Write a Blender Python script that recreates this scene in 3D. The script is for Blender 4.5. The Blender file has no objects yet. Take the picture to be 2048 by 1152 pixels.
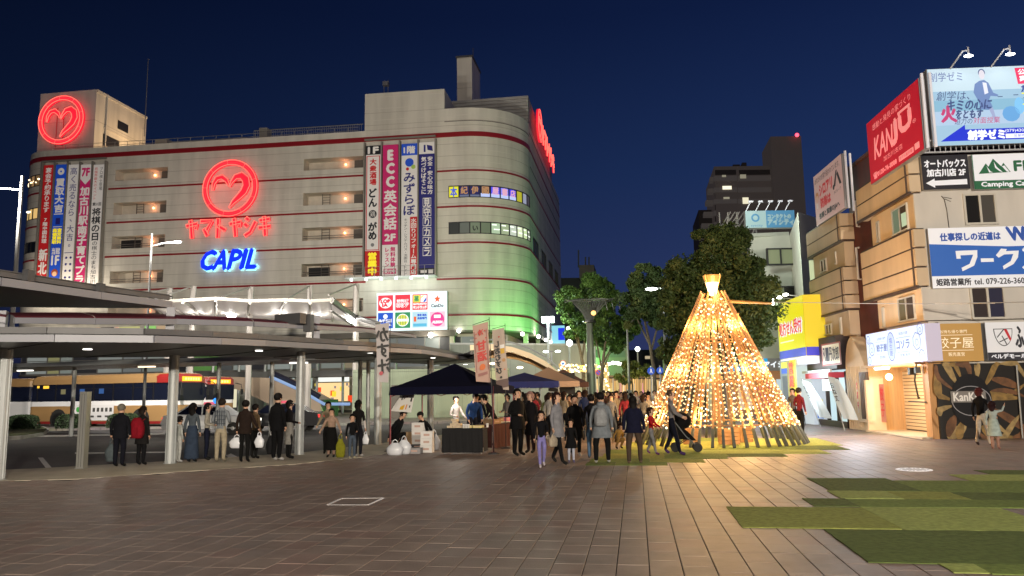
import bpy, math, random
from math import sin, cos, pi, radians, sqrt, atan2
from mathutils import Vector, Matrix
scene = bpy.context.scene
COL = scene.collection
rnd = random.Random(7)

# ------------------------------------------------------------------ camera
F, PIT, ROL, YAW, HC = 1550.0, .1341, .01534, .1556, 1.66
def _rot(v):
 c, s = cos(YAW), sin(YAW); return (v[0]*c-v[1]*s, v[0]*s+v[1]*c, v[2])
_d0 = (0, sin(PIT), -cos(PIT))
CR = _rot(tuple(cos(ROL)*a+sin(ROL)*b for a, b in zip((1, 0, 0), _d0)))
CD = _rot(tuple(-sin(ROL)*a+cos(ROL)*b for a, b in zip((1, 0, 0), _d0)))
CF = _rot((0, cos(PIT), sin(PIT)))
cam = bpy.data.cameras.new('camera'); camo = bpy.data.objects.new('camera', cam); COL.objects.link(camo)
cam.sensor_width = 36; cam.lens = F/2048*36; cam.clip_start = .1; cam.clip_end = 3000
camo.matrix_world = Matrix(((CR[0], -CD[0], -CF[0], 0), (CR[1], -CD[1], -CF[1], 0), (CR[2], -CD[2], -CF[2], HC), (0, 0, 0, 1)))
scene.camera = camo

# ------------------------------------------------------------------ dusk sky
world = bpy.data.worlds.new("World"); scene.world = world; world.use_nodes = True
wn = world.node_tree; bg = wn.nodes['Background']
geo = wn.nodes.new('ShaderNodeTexCoord'); sep = wn.nodes.new('ShaderNodeSeparateXYZ')
wn.links.new(geo.outputs['Generated'], sep.inputs[0])
ramp = wn.nodes.new('ShaderNodeValToRGB'); cr = ramp.color_ramp
cr.elements[0].position = 0.0; cr.elements[0].color = (.030, .036, .108, 1)
cr.elements[1].position = 1.0; cr.elements[1].color = (.0012, .0022, .016, 1)
for p_, c_ in ((.12, (.021, .035, .112, 1)), (.27, (.0105, .025, .088, 1)), (.45, (.0045, .0115, .050, 1)), (.7, (.0022, .0050, .028, 1))):
 e = cr.elements.new(p_); e.color = c_
wn.links.new(sep.outputs['Z'], ramp.inputs[0])
# brighter towards the side where the sun went down (right), darker away from it
dot = wn.nodes.new('ShaderNodeVectorMath'); dot.operation = 'DOT_PRODUCT'; dot.inputs[1].default_value = (.93, .37, 0)
wn.links.new(geo.outputs['Generated'], dot.inputs[0])
mr = wn.nodes.new('ShaderNodeMapRange'); mr.inputs[1].default_value = -.5; mr.inputs[2].default_value = 1.0
mr.inputs[3].default_value = .22; mr.inputs[4].default_value = 1.45
wn.links.new(dot.outputs['Value'], mr.inputs[0])
mul = wn.nodes.new('ShaderNodeVectorMath'); mul.operation = 'SCALE'
wn.links.new(ramp.outputs[0], mul.inputs[0]); wn.links.new(mr.outputs[0], mul.inputs['Scale'])
wn.links.new(mul.outputs[0], bg.inputs[0]); bg.inputs[1].default_value = 1.0
sun = bpy.data.lights.new('afterglow_sun', 'SUN'); sun.energy = .012; sun.angle = radians(20); sun.color = (1, .8, .7)
suno = bpy.data.objects.new('afterglow_sun', sun); COL.objects.link(suno); suno.rotation_euler = (radians(80), 0, radians(110))
vs = scene.view_settings; vs.view_transform = 'Standard'; vs.look = 'None'; vs.exposure = 0; vs.gamma = 1; vs.use_curve_mapping = False
cy = scene.cycles; cy.use_denoising = True; cy.max_bounces = 5; cy.diffuse_bounces = 3; cy.glossy_bounces = 3
cy.transparent_max_bounces = 6; cy.sample_clamp_indirect = 4; cy.sample_clamp_direct = 0; cy.use_light_tree = True
cy.caustics_reflective = False; cy.caustics_refractive = False

# ------------------------------------------------------------------ pixel helpers (2048 x 1152 picture)
def ray(px, py):
 a, b = (px-1024)/F, (py-576)/F
 return tuple(CF[i]+a*CR[i]+b*CD[i] for i in range(3))
def G(px, py, z=0.0):
 d = ray(px, py); t = (z-HC)/d[2]; return Vector((d[0]*t, d[1]*t, z))
def atd(px, py, Z):
 d = ray(px, py); return Vector((d[0]*Z, d[1]*Z, HC+d[2]*Z))
def onplane(px, py, p, q):
 d = ray(px, py); nx, ny = -(q[1]-p[1]), q[0]-p[0]
 t = (nx*p[0]+ny*p[1])/(nx*d[0]+ny*d[1]); return Vector((d[0]*t, d[1]*t, HC+d[2]*t))
def proj(p):
 v = (p[0], p[1], p[2]-HC); X, Y, Z = (sum(a*b for a, b in zip(v, q)) for q in (CR, CD, CF))
 return 1024+F*X/Z, 576+F*Y/Z, Z
def zat(px, py, x, y):          # height at plan point seen on image row py
 return onplane(px, py, (x, y), (x+CR[0], y+CR[1]))[2]

# ------------------------------------------------------------------ materials
_mc = {}
def M(name, col=(.5, .5, .5), rough=.6, metal=0., es=0., noise=0., nsc=6., bump=0., spec=.5, ecol=None, bsc=None, nosample=False, sss=0, stretch=None):
 key = (name, col, rough, metal, es, noise, nsc, bump, ecol)
 if key in _mc: return _mc[key]
 m = bpy.data.materials.new(name); m.use_nodes = True; nt = m.node_tree; b = nt.nodes['Principled BSDF']
 c4 = (*col, 1)
 b.inputs['Base Color'].default_value = c4; b.inputs['Roughness'].default_value = rough
 b.inputs['Metallic'].default_value = metal; b.inputs['Specular IOR Level'].default_value = spec
 if es:
  b.inputs['Emission Color'].default_value = (*(ecol or col), 1); b.inputs['Emission Strength'].default_value = es
 if noise or bump:
  tc = nt.nodes.new('ShaderNodeTexCoord'); n = nt.nodes.new('ShaderNodeTexNoise')
  n.inputs['Scale'].default_value = nsc; n.inputs['Detail'].default_value = 5
  if stretch:
   mp = nt.nodes.new('ShaderNodeMapping'); mp.inputs['Scale'].default_value = stretch
   nt.links.new(tc.outputs['Object'], mp.inputs[0]); nt.links.new(mp.outputs[0], n.inputs['Vector'])
  elif name.startswith('paving_slab'):
   gn = nt.nodes.new('ShaderNodeNewGeometry'); nt.links.new(gn.outputs['Position'], n.inputs['Vector']); n.inputs['Detail'].default_value = 9; n.inputs['Roughness'].default_value = .65
  else: nt.links.new(tc.outputs['Object'], n.inputs['Vector'])
  if noise:
   r = nt.nodes.new('ShaderNodeMapRange'); r.inputs[1].default_value = .3; r.inputs[2].default_value = .7
   r.inputs[3].default_value = 1-noise; r.inputs[4].default_value = 1+noise
   nt.links.new(n.outputs['Fac'], r.inputs[0])
   v = nt.nodes.new('ShaderNodeVectorMath'); v.operation = 'SCALE'; v.inputs[0].default_value = col
   nt.links.new(r.outputs[0], v.inputs['Scale']); nt.links.new(v.outputs[0], b.inputs['Base Color'])
  if bump:
   n2 = nt.nodes.new('ShaderNodeTexNoise'); n2.inputs['Scale'].default_value = bsc or nsc*4
   nt.links.new(tc.outputs['Object'], n2.inputs['Vector'])
   bp = nt.nodes.new('ShaderNodeBump'); bp.inputs['Strength'].default_value = bump; bp.inputs['Distance'].default_value = .02
   nt.links.new(n2.outputs['Fac'], bp.inputs['Height']); nt.links.new(bp.outputs[0], b.inputs['Normal'])
 if nosample: m.cycles.emission_sampling = 'NONE'
 _mc[key] = m
 return m
def E(col, s=1.0, samp=False):   # something that glows (lit sign face, lamp)
 return M('glow', tuple(c*.12 for c in col), .5, 0, s, ecol=col, nosample=not samp)
def hexc(h):
 h = h.lstrip('#'); v = [int(h[i:i+2], 16)/255 for i in (0, 2, 4)]
 return tuple(((c+.055)/1.055)**2.4 if c > .04045 else c/12.92 for c in v)

# ------------------------------------------------------------------ mesh building
class MB:
 def __init__(s): s.v = []; s.f = []; s.mi = []; s.mats = []
 def _m(s, m):
  if m is None: return 0
  if m not in s.mats: s.mats.append(m)
  return s.mats.index(m)
 def add(s, vs, fs, m=None):
  o = len(s.v); s.v += [tuple(v) for v in vs]; s.f += [tuple(i+o for i in f) for f in fs]; s.mi += [s._m(m)]*len(fs); return s
 def box(s, c, d, rz=0, m=None, T=None):
  x, y, z = d[0]/2, d[1]/2, d[2]/2; vs = []
  for k in (-z, z):
   for a, b in ((-x, -y), (x, -y), (x, y), (-x, y)):
    p = Vector((a*cos(rz)-b*sin(rz)+c[0], a*sin(rz)+b*cos(rz)+c[1], k+c[2]))
    vs.append(T @ p if T else p)
  return s.add(vs, [(3, 2, 1, 0), (4, 5, 6, 7), (0, 1, 5, 4), (1, 2, 6, 5), (2, 3, 7, 6), (3, 0, 4, 7)], m)
 def hexa(s, P, m=None):      # 8 points: bottom ring then top ring
  return s.add(P, [(3, 2, 1, 0), (4, 5, 6, 7), (0, 1, 5, 4), (1, 2, 6, 5), (2, 3, 7, 6), (3, 0, 4, 7)], m)
 def prism(s, pts, z0, z1, m=None):   # plan outline, ccw
  n = len(pts); b = [(p[0], p[1], z0(p) if callable(z0) else z0) for p in pts]; t = [(p[0], p[1], z1(p) if callable(z1) else z1) for p in pts]
  return s.add(b+t, [tuple(range(n-1, -1, -1)), tuple(range(n, 2*n))]+[(i, (i+1) % n, n+(i+1) % n, n+i) for i in range(n)], m)
 def tube(s, pts, r, n=8, m=None, cap=True):
  pts = [Vector(p) for p in pts]; k = len(pts); vs = []; rr = r if isinstance(r, (list, tuple)) else [r]*k
  ref = None
  for i, p in enumerate(pts):
   t = (pts[min(i+1, k-1)]-pts[max(i-1, 0)]); t = t.normalized() if t.length > 1e-9 else Vector((0, 0, 1))
   if ref is None: ref = Vector((0, 0, 1)) if abs(t.z) < .9 else Vector((1, 0, 0))
   a = t.cross(ref); a = a.normalized() if a.length > 1e-6 else Vector((1, 0, 0)); b = t.cross(a); ref = a.cross(t)
   for j in range(n):
    th = 2*pi*j/n; vs.append(p+(a*cos(th)+b*sin(th))*rr[i])
  fs = [(i*n+j, i*n+(j+1) % n, (i+1)*n+(j+1) % n, (i+1)*n+j) for i in range(k-1) for j in range(n)]
  if cap: fs += [tuple(range(n)), tuple(range((k-1)*n+n-1, (k-1)*n-1, -1))]
  return s.add(vs, fs, m)
 def lathe(s, prof, c=(0, 0, 0), n=16, m=None, sx=1, sy=1):
  k = len(prof); vs = [(c[0]+r*cos(2*pi*j/n)*sx, c[1]+r*sin(2*pi*j/n)*sy, c[2]+z) for r, z in prof for j in range(n)]
  fs = [(i*n+j, i*n+(j+1) % n, (i+1)*n+(j+1) % n, (i+1)*n+j) for i in range(k-1) for j in range(n)]
  fs += [tuple(range(n-1, -1, -1)), tuple(range((k-1)*n, k*n))]
  return s.add(vs, fs, m)
 def ball(s, c, r, n=10, k=6, m=None, sc=(1, 1, 1)):
  vs = [(c[0], c[1], c[2]-r*sc[2])]; 
  for i in range(1, k):
   a = -pi/2+pi*i/k
   for j in range(n):
    th = 2*pi*j/n; vs.append((c[0]+r*cos(a)*cos(th)*sc[0], c[1]+r*cos(a)*sin(th)*sc[1], c[2]+r*sin(a)*sc[2]))
  vs.append((c[0], c[1], c[2]+r*sc[2])); L = len(vs)-1
  fs = [(0, 1+(j+1) % n, 1+j) for j in range(n)]
  fs += [(1+i*n+j, 1+i*n+(j+1) % n, 1+(i+1)*n+(j+1) % n, 1+(i+1)*n+j) for i in range(k-2) for j in range(n)]
  fs += [(L, 1+(k-2)*n+j, 1+(k-2)*n+(j+1) % n) for j in range(n)]
  return s.add(vs, fs, m)
 def build(s, name, mat=None, parent=None, smooth=False, loc=None, rz=0, **tags):
  me = bpy.data.meshes.new(name); me.from_pydata(s.v, [], s.f)
  ms = s.mats if s.mats else [mat]
  for m in ms:
   if m: me.materials.append(m)
  if s.mats and len(ms) > 1: me.polygons.foreach_set('material_index', s.mi)
  if smooth: me.polygons.foreach_set('use_smooth', [True]*len(me.polygons))
  me.update()
  o = bpy.data.objects.new(name, me); COL.objects.link(o)
  if parent:
   o.parent = parent
   if loc is None and parent.type == 'EMPTY' and parent.name not in LOCALS:
    o.matrix_parent_inverse = (Matrix.Translation(parent.location) @ Matrix.Rotation(parent.rotation_euler.z, 4, 'Z')).inverted()
  if loc is not None: o.location = loc
  o.rotation_euler.z = rz
  for k, v in tags.items(): o[k] = v
  return o
LOCALS = set()
def _parts(s, name, mat=None, parent=None, maxn=300, **tags):
 # every connected piece becomes an object of its own
 par = list(range(len(s.v)))
 def find(a):
  while par[a] != a: par[a] = par[par[a]]; a = par[a]
  return a
 for f in s.f:
  r = find(f[0])
  for i in f[1:]: par[find(i)] = r
 g = {}
 for k, f in enumerate(s.f): g.setdefault(find(f[0]), []).append(k)
 out = []; groups = list(g.values())
 def sub(ks):
  m = MB(); mp = {}; m.mats = s.mats
  for k in ks:
   m.f.append(tuple(mp.setdefault(i, len(mp)) for i in s.f[k])); m.mi.append(s.mi[k])
  m.v = [None]*len(mp)
  for i, j in mp.items(): m.v[j] = s.v[i]
  return m
 for ks in groups[:maxn]: out.append(sub(ks).build(name, mat, parent, **tags))
 if len(groups) > maxn: out.append(sub([k for ks in groups[maxn:] for k in ks]).build(name+'_rest', mat, parent, kind='stuff'))
 return out
MB.parts = _parts
def thing(name, label, cat, loc=(0, 0, 0), rz=0, group=None, loc_children=False):
 o = bpy.data.objects.new(name, None); COL.objects.link(o); o.location = loc; o.rotation_euler.z = rz; o.empty_display_size = .2
 o['label'] = label; o['category'] = cat
 if group: o['group'] = group
 if loc_children: LOCALS.add(o.name)
 return o
def tag(o, label=None, cat=None, group=None, kind=None):
 if label: o['label'] = label
 if cat: o['category'] = cat
 if group: o['group'] = group
 if kind: o['kind'] = kind
 return o
def local(o, p):                # world point into an (unscaled, z-rotated) empty's frame
 d = Vector(p)-Vector(o.location); a = -o.rotation_euler.z
 return Vector((d.x*cos(a)-d.y*sin(a), d.x*sin(a)+d.y*cos(a), d.z))
def inst(src, name, parent=None, loc=(0, 0, 0), rot=(0, 0, 0), scale=None):   # share mesh data
 o = src.copy(); o.name = name; COL.objects.link(o); o.parent = parent; o.location = loc; o.rotation_euler = rot
 if scale: o.scale = scale
 return o
def copy_tree(o, parent=None, loc=None, rz=None, label=None):
 c = o.copy(); COL.objects.link(c); c.parent = parent
 if loc is not None: c.location = loc
 if rz is not None: c.rotation_euler.z = rz
 if label: c['label'] = label
 for ch in list(o.children): copy_tree(ch, c)
 return c
def lamp(p, power, col=(1, .95, .9), r=.15, parent=None, name='lamp_light', spot=None, rot=None):
 l = bpy.data.lights.new(name, 'SPOT' if spot else 'POINT'); l.energy = power; l.color = col; l.shadow_soft_size = r
 o = bpy.data.objects.new(name, l); COL.objects.link(o); o.location = p
 if spot: l.spot_size = radians(spot); l.spot_blend = .6
 if rot: o.rotation_euler = rot
 if parent:
  o.parent = parent
  if parent.type == 'EMPTY' and parent.name not in LOCALS: o.matrix_parent_inverse = (Matrix.Translation(parent.location) @ Matrix.Rotation(parent.rotation_euler.z, 4, 'Z')).inverted()
 return o

# ------------------------------------------------------------------ lettering
_gc = {}
def glyphs(t):
 if t in _gc: return _gc[t]
 cu = bpy.data.curves.new('letters', 'FONT'); cu.body = t; cu.size = 1; cu.resolution_u = 2; cu.fill_mode = 'FRONT'
 ob = bpy.data.objects.new('letters', cu); me = bpy.data.meshes.new_from_object(ob)
 v = [tuple(x.co[:2]) for x in me.vertices]; f = [tuple(p.vertices) for p in me.polygons]
 bpy.data.objects.remove(ob); bpy.data.curves.remove(cu); bpy.data.meshes.remove(me)
 if not v: v = [(0, 0)]
 xs = [a[0] for a in v]; ys = [a[1] for a in v]
 _gc[t] = (v, f, (min(xs), min(ys), max(xs), max(ys)))
 return _gc[t]
class Panel:
 """flat sign face: o = top-left corner, u to the right, w down, all in the parent's frame"""
 def __init__(s, parent, o, u, w, W, H, step=.012):
  s.p, s.o, s.u, s.w = parent, Vector(o), Vector(u).normalized(), Vector(w).normalized()
  s.n = s.w.cross(s.u).normalized(); s.W, s.H, s.step = W, H, step; s.b = {}; s.lay = 1
 def at(s, x, y, l): return s.o+s.u*(x*s.W)+s.w*(y*s.H)+s.n*(l*s.step)
 def mb(s, name, mat): return s.b.setdefault((name, mat), MB())
 def poly(s, pts, mat, l=1, name='print'):
  s.mb(name, mat).add([s.at(x, y, l) for x, y in pts], [tuple(range(len(pts)-1, -1, -1))]); return s
 def rect(s, x0, y0, x1, y1, mat, l=1, name='print'): return s.poly([(x0, y0), (x1, y0), (x1, y1), (x0, y1)], mat, l, name)
 def disc(s, x, y, r, mat, l=1, name='print', n=20, ry=None, a0=0, a1=2*pi):   # r in width units
  ry = ry if ry is not None else r*s.W/s.H
  full = abs(a1-a0-2*pi) < 1e-6
  return s.poly([(x+r*cos(a0+(a1-a0)*i/(n if full else n-1)), y+ry*sin(a0+(a1-a0)*i/(n if full else n-1))) for i in range(n)], mat, l, name)
 def ring(s, x, y, r, t, mat, l=1, name='print', n=24, ry=None):
  k = s.W/s.H; ry = ry if ry is not None else r*k
  vs = []
  for i in range(n):
   a = 2*pi*i/n; vs += [s.at(x+r*cos(a), y+ry*sin(a), l), s.at(x+(r-t)*cos(a), y+(ry-t*k)*sin(a), l)]
  s.mb(name, mat).add(vs, [(2*i, 2*i+1, (2*i+3) % (2*n), (2*i+2) % (2*n)) for i in range(n)]); return s
 def line(s, x0, y0, x1, y1, t, mat, l=1, name='print'):   # t in metres
  a = Vector((x0*s.W, y0*s.H)); b = Vector((x1*s.W, y1*s.H)); d = (b-a).normalized(); q = Vector((-d.y, d.x))*t/2
  return s.poly([((p.x)/s.W, (p.y)/s.H) for p in (a+q, a-q, b-q, b+q)], mat, l, name)
 def text(s, t, x0, y0, x1, y1, mat, l=2, bold=0, vert=False, mirror=False, slant=0, rot=0, name='lettering', fit=True):
  mb = s.mb(name, mat)
  cells = []
  if vert:
   h = (y1-y0)/len(t)
   for i, ch in enumerate(t):
    if ch != ' ': cells.append((ch, x0, y0+h*(i+.06), x1, y0+h*(i+.94)))
  else: cells = [(t, x0, y0, x1, y1)]
  for ch, a0, b0, a1, b1 in cells:
   v, f, (gx0, gy0, gx1, gy1) = glyphs(ch)
   w, h = (a1-a0)*s.W, (b1-b0)*s.H; gw, gh = max(gx1-gx0, 1e-3), max(gy1-gy0, 1e-3)
   if vert:
    if ch == 'ー' : v = [(y, x) for x, y in v]; f = [tuple(reversed(q)) for q in f]; gx0, gy0, gx1, gy1 = gy0, gx0, gy1, gx1; gw, gh = gh, gw
    k = h/max(gh, .86); kx = w/max(gw, .92); k = min(k, kx*1.6); kx = min(kx, k*1.3)
   else: kx, k = w/gw, h/gh
   if not fit: kx = k = min(kx, k)
   cx, cyy = (gx0+gx1)/2, (gy0+gy1)/2; mx, my = (a0+a1)/2, (b0+b1)/2
   ci, si = cos(rot), sin(rot)
   reps = [(0, 0, 0)] if not bold else [(-bold, 0, 0), (bold, 0, .25), (0, -bold, .5), (0, bold, .75)]
   for dx, dy, dl in reps:
    vs = []
    for x, y in v:
     X, Y = (x-cx)*kx+dx, (y-cyy)*k+dy
     X += Y*slant
     if mirror: X = -X
     X, Y = X*ci-Y*si, X*si+Y*ci
     vs.append(s.o+s.u*(mx*s.W+X)+s.w*(my*s.H-Y)+s.n*((l+dl)*s.step))
    mb.add(vs, f)
  return s
 def flush(s):
  for (name, mat), mb in s.b.items():
   if mb.f: mb.build(name, mat, s.p)
  s.b = {}
# ================================================================== DEPARTMENT STORE
TH = .0235; A0 = Vector((-21.0, 80.83)); FD = Vector((cos(TH), sin(TH))); FN = Vector((sin(TH), -cos(TH)))
SL, RL_, SR, RR_ = -47.2, 5.0, 2.81, 6.9
_cl = A0+FD*SL-FN*RL_; _crr = A0+FD*SR-FN*RR_
SE = SR+RR_*(pi/2-TH)
def rot2(v, a): return Vector((v.x*cos(a)-v.y*sin(a), v.x*sin(a)+v.y*cos(a)))
def WP(s, off=0.0):
 if s < SL:
  a = (SL-s)/RL_
  if a <= pi/2: return _cl+rot2(FN, -a)*(RL_+off)
  n = rot2(FN, -pi/2); return _cl+n*(RL_+off)-FN*((a-pi/2)*RL_)
 if s <= SR: return A0+FD*s+FN*off
 if s <= SE: return _crr+rot2(FN, (s-SR)/RR_)*(RR_+off)
 n = Vector((1, 0)); return _crr+n*(RR_+off)+Vector((0, 1))*(s-SE)
def SU(px, py):      # front plane: pixel -> (s, z)
 p = onplane(px, py, A0, A0+FD); return (p.x-A0.x)/cos(TH), p.z
def SPX(px, py, lo, hi):
 for _ in range(50):
  m = (lo+hi)/2; q = WP(m); z = zat(px, py, q.x, q.y)
  if proj((q.x, q.y, z))[0] < px: lo = m
  else: hi = m
 q = WP(m); return m, zat(px, py, q.x, q.y)
def brk(a, b):       # subdivide a range of s finely on the curves
 out = [a]; s = a
 while s < b-1e-6:
  inarc = (s < SL and s >= SL-RL_*pi/2-.01) or (SR-1e-6 <= s < SE)
  st = .6 if inarc else 50
  n = min(b, s+st)
  for q in (SL-RL_*pi/2, SL, SR, SE):
   if s < q-1e-6 < n: n = q
  out.append(n); s = n
 return out
def strip(mb, s0, s1, z0, z1, off, th, m=None):     # solid band following the wall
 B = brk(s0, s1)
 for a, b in zip(B, B[1:]):
  p = [WP(a, off), WP(b, off), WP(b, off-th), WP(a, off-th)]
  mb.hexa([(q.x, q.y, z0) for q in p]+[(q.x, q.y, z1) for q in p], m)

def cladding(name, col, jz=1.345, jx=0, dark=.55):
 m = bpy.data.materials.new(name); m.use_nodes = True; nt = m.node_tree; b = nt.nodes['Principled BSDF']; L = nt.links.new
 tc = nt.nodes.new('ShaderNodeTexCoord'); sp = nt.nodes.new('ShaderNodeSeparateXYZ'); L(tc.outputs['Object'], sp.inputs[0])
 def joint(sock, per, w):
  a = nt.nodes.new('ShaderNodeMath'); a.operation = 'DIVIDE'; L(sock, a.inputs[0]); a.inputs[1].default_value = per
  f = nt.nodes.new('ShaderNodeMath'); f.operation = 'FRACT'; L(a.outputs[0], f.inputs[0])
  c = nt.nodes.new('ShaderNodeMath'); c.operation = 'LESS_THAN'; L(f.outputs[0], c.inputs[0]); c.inputs[1].default_value = w/per
  return c.outputs[0]
 j = joint(sp.outputs['Z'], jz, .05)
 if jx:
  j2 = joint(sp.outputs['X'], jx, .03); mx = nt.nodes.new('ShaderNodeMath'); mx.operation = 'MAXIMUM'; L(j, mx.inputs[0]); L(j2, mx.inputs[1]); j = mx.outputs[0]
 n = nt.nodes.new('ShaderNodeTexNoise'); n.inputs['Scale'].default_value = .35; n.inputs['Detail'].default_value = 6
 mp = nt.nodes.new('ShaderNodeMapping'); mp.inputs['Scale'].default_value = (2.2, 2.2, .3); L(tc.outputs['Object'], mp.inputs[0]); L(mp.outputs[0], n.inputs[0])
 r = nt.nodes.new('ShaderNodeMapRange'); r.inputs[1].default_value = .3; r.inputs[2].default_value = .7; r.inputs[3].default_value = .80; r.inputs[4].default_value = 1.08; L(n.outputs['Fac'], r.inputs[0])
 v = nt.nodes.new('ShaderNodeVectorMath'); v.operation = 'SCALE'; v.inputs[0].default_value = col; L(r.outputs[0], v.inputs['Scale'])
 mi = nt.nodes.new('ShaderNodeMix'); mi.data_type = 'RGBA'; L(j, mi.inputs[0]); L(v.outputs[0], mi.inputs[6]); mi.inputs[7].default_value = (*[c*dark for c in col], 1)
 L(mi.outputs[2], b.inputs['Base Color']); b.inputs['Roughness'].default_value = .62
 # fine vertical ribs of the sheet metal
 w = nt.nodes.new('ShaderNodeTexWave'); w.inputs['Scale'].default_value = 2.2; w.bands_direction = 'X'; L(tc.outputs['Object'], w.inputs[0])
 bp = nt.nodes.new('ShaderNodeBump'); bp.inputs['Strength'].default_value = .12; bp.inputs['Distance'].default_value = .05; L(w.outputs['Fac'], bp.inputs['Height']); L(bp.outputs[0], b.inputs['Normal'])
 return m
CLAD = cladding('white_cladding', (.74, .70, .62), dark=1.0)
CLAD2 = cladding('roof_block_cladding', (.68, .64, .57), 4)
LOUV = cladding('louvre_metal', (.42, .41, .40), .42, 0, .3)
REDST = M('red_enamel', (.30, .012, .02), .4)
FRAME = M('dark_window_frame', (.02, .02, .022), .4)
STEEL = M('galvanised_steel', (.42, .43, .44), .4, .7)
DGLASS = M('dark_glass', (.012, .014, .018), .08)
DECKIN = M('parking_deck_concrete', (.62, .56, .47), .8, noise=.15, nsc=.8)
WARM = (1, .62, .28)

store = thing('department_store', 'long white seven-storey department store with red stripes, rounded corners and neon signs', 'department store', (-40, 84, 0))
Zs = [30.11, 25.97, 21.92, 17.90, 13.93, 10.01]
s729, s889 = SU(729, 300)[0], SU(889, 300)[0]
zTop, zPent, zArc = 31.15, SU(729, 188)[1], 33.15
opens = []     # s0,s1,z0,z1,type
rowz = [(SU(729, b)[1], SU(729, a)[1]) for a, b in ((311.3, 334.7), (380.3, 405.5), (450.6, 476.6), (523.5, 549.5))]
rowz.append((rowz[3][0]-4.04, rowz[3][1]-4.04))
colL = (SU(229, 380)[0], SU(334, 380)[0]); colR = (SU(606, 400)[0], SU(728.5, 400)[0])
for i, (z0, z1) in enumerate(rowz):
 opens.append((*colL, z0, z1, 'deck', i)); opens.append((*colR, z0, z1, 'deck', i))
sl0, sl1 = SL-RL_*pi/2+.2, SU(89, 430)[0]
for i, (a, b) in enumerate(((347, 370.6), (413.5, 436.6), (481.6, 503.4), (547, 570))):
 opens.append((sl0, sl1, SU(88, b)[1], SU(88, a)[1], 'bandL', i))
sr0, sr1 = SU(897, 400)[0], SPX(1060, 430, SR, SE+1)[0]
for i, (a, b) in enumerate(((372, 396.4), (444.5, 468.8))):
 opens.append((sr0, sr1, SU(897, b)[1], SU(897, a)[1], 'bandR', i))
for a, b in ((1066, 1077), (1082.5, 1092), (1096.5, 1104.5), (1108, 1115)):
 s0 = SPX(a, 480, SE-.5, SE+40)[0]; s1 = SPX(b, 500, SE-.5, SE+40)[0]
 z1 = SPX(1066, 472.4, SE-.5, SE+40)[1]; opens.append((s0, s1, z1-2.0, z1, 'side', 0))
def wall(mb, s0, s1, z0, z1, ops, off=0.0):
 S = sorted(set(brk(s0, s1)+[v for o in ops for v in (o[0], o[1]) if s0 < v < s1])); Zz = sorted({z0, z1}|{v for o in ops for v in (o[2], o[3]) if z0 < v < z1})
 for a, b in zip(S, S[1:]):
  for c, d in zip(Zz, Zz[1:]):
   ms, mz = (a+b)/2, (c+d)/2
   if any(o[0] < ms < o[1] and o[2] < mz < o[3] for o in ops): continue
   p, q = WP(a, off), WP(b, off); mb.add([(p.x, p.y, c), (q.x, q.y, c), (q.x, q.y, d), (p.x, p.y, d)], [(0, 1, 2, 3)])
wb = MB(); zB = 8.35
CJ = sorted({round(Zs[0]+.27-1.347*k, 3) for k in range(-1, 17)}|{zB, zTop, zArc, zPent}); CJ = [z for k, z in enumerate(CJ) if k == 0 or z-CJ[k-1] > .25]
for a_, b_ in zip(CJ, CJ[1:]):
 cb_ = MB()
 for s0_, s1_, zt_ in ((-75, s729, zTop), (s729, s889, zPent), (s889, 50, zArc)):
  if a_ < zt_-.1: wall(cb_, s0_, s1_, a_+.02, min(b_, zt_)-.02, opens)
 cb_.build('cladding_course', CLAD, store)
wall(wb, -75, s729, zB, zTop, opens, -.08); wall(wb, s729, s889, zB, zPent, opens, -.08); wall(wb, s889, 50, zB, zArc, opens, -.08)
wallo = wb.build('wall', M('cladding_backing', (.46, .42, .36), .8), store)
# solid core behind (roof, back) kept just inside the parapet
rb = MB()
plan = [WP(s, -.35) for s in brk(-75, 50)]
rb.prism([(p.x, p.y) for p in plan], 30.2, 30.6)
rb.build('roof', M('roof_deck', (.2, .2, .2), .9), store)
rb = MB(); a, b = WP(50), WP(-75); rb.box(((a.x+b.x)/2, max(a.y, b.y)+.2, 20), (a.x-b.x, .3, 24)); rb.build('rear_wall', CLAD2, store)
pp = MB()      # parapet inner faces with thickness
strip(pp, -75, s729, 30.6, zTop, -.09, .3); strip(pp, s889+.4, 50, 30.6, zArc, -.09, .3); pp.parts('parapet', CLAD2, store)
# red stripes: heavy one on top, thin ones at every storey; they stop at the banner columns
bl0, bl1 = SU(90, 400)[0], SU(216, 400)[0]; br0, br1 = SU(733, 400)[0], SU(873, 400)[0]
for i, z in enumerate(Zs):
 m = MB(); h = .27 if i == 0 else .1
 if i == 0:
  strip(m, -74, SE+.3, z-h, z+h, .06, .055); strip(m, SE+.3, 49.9, z-.12, z+.12, .05, .045)
 else:
  segs = [(-74, bl0), (bl1, br0), (br1, 49.9)] if i < 5 else [(SU(757, 600)[0]-6, 49.9)]
  for a, b in segs: strip(m, a, b, z-h, z+h, .05, .045)
 m.parts('stripe', REDST, store)
m = MB(); strip(m, SE+.3, 49.9, 32.1, 32.2, .04, .035); strip(m, SE+.3, 49.9, 28.0, 28.1, .04, .035); strip(m, s889, SE, 31.6, 31.66, .03, .025); m.parts('joint_line', M('dark_joint', (.1, .08, .07), .6), store)
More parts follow.
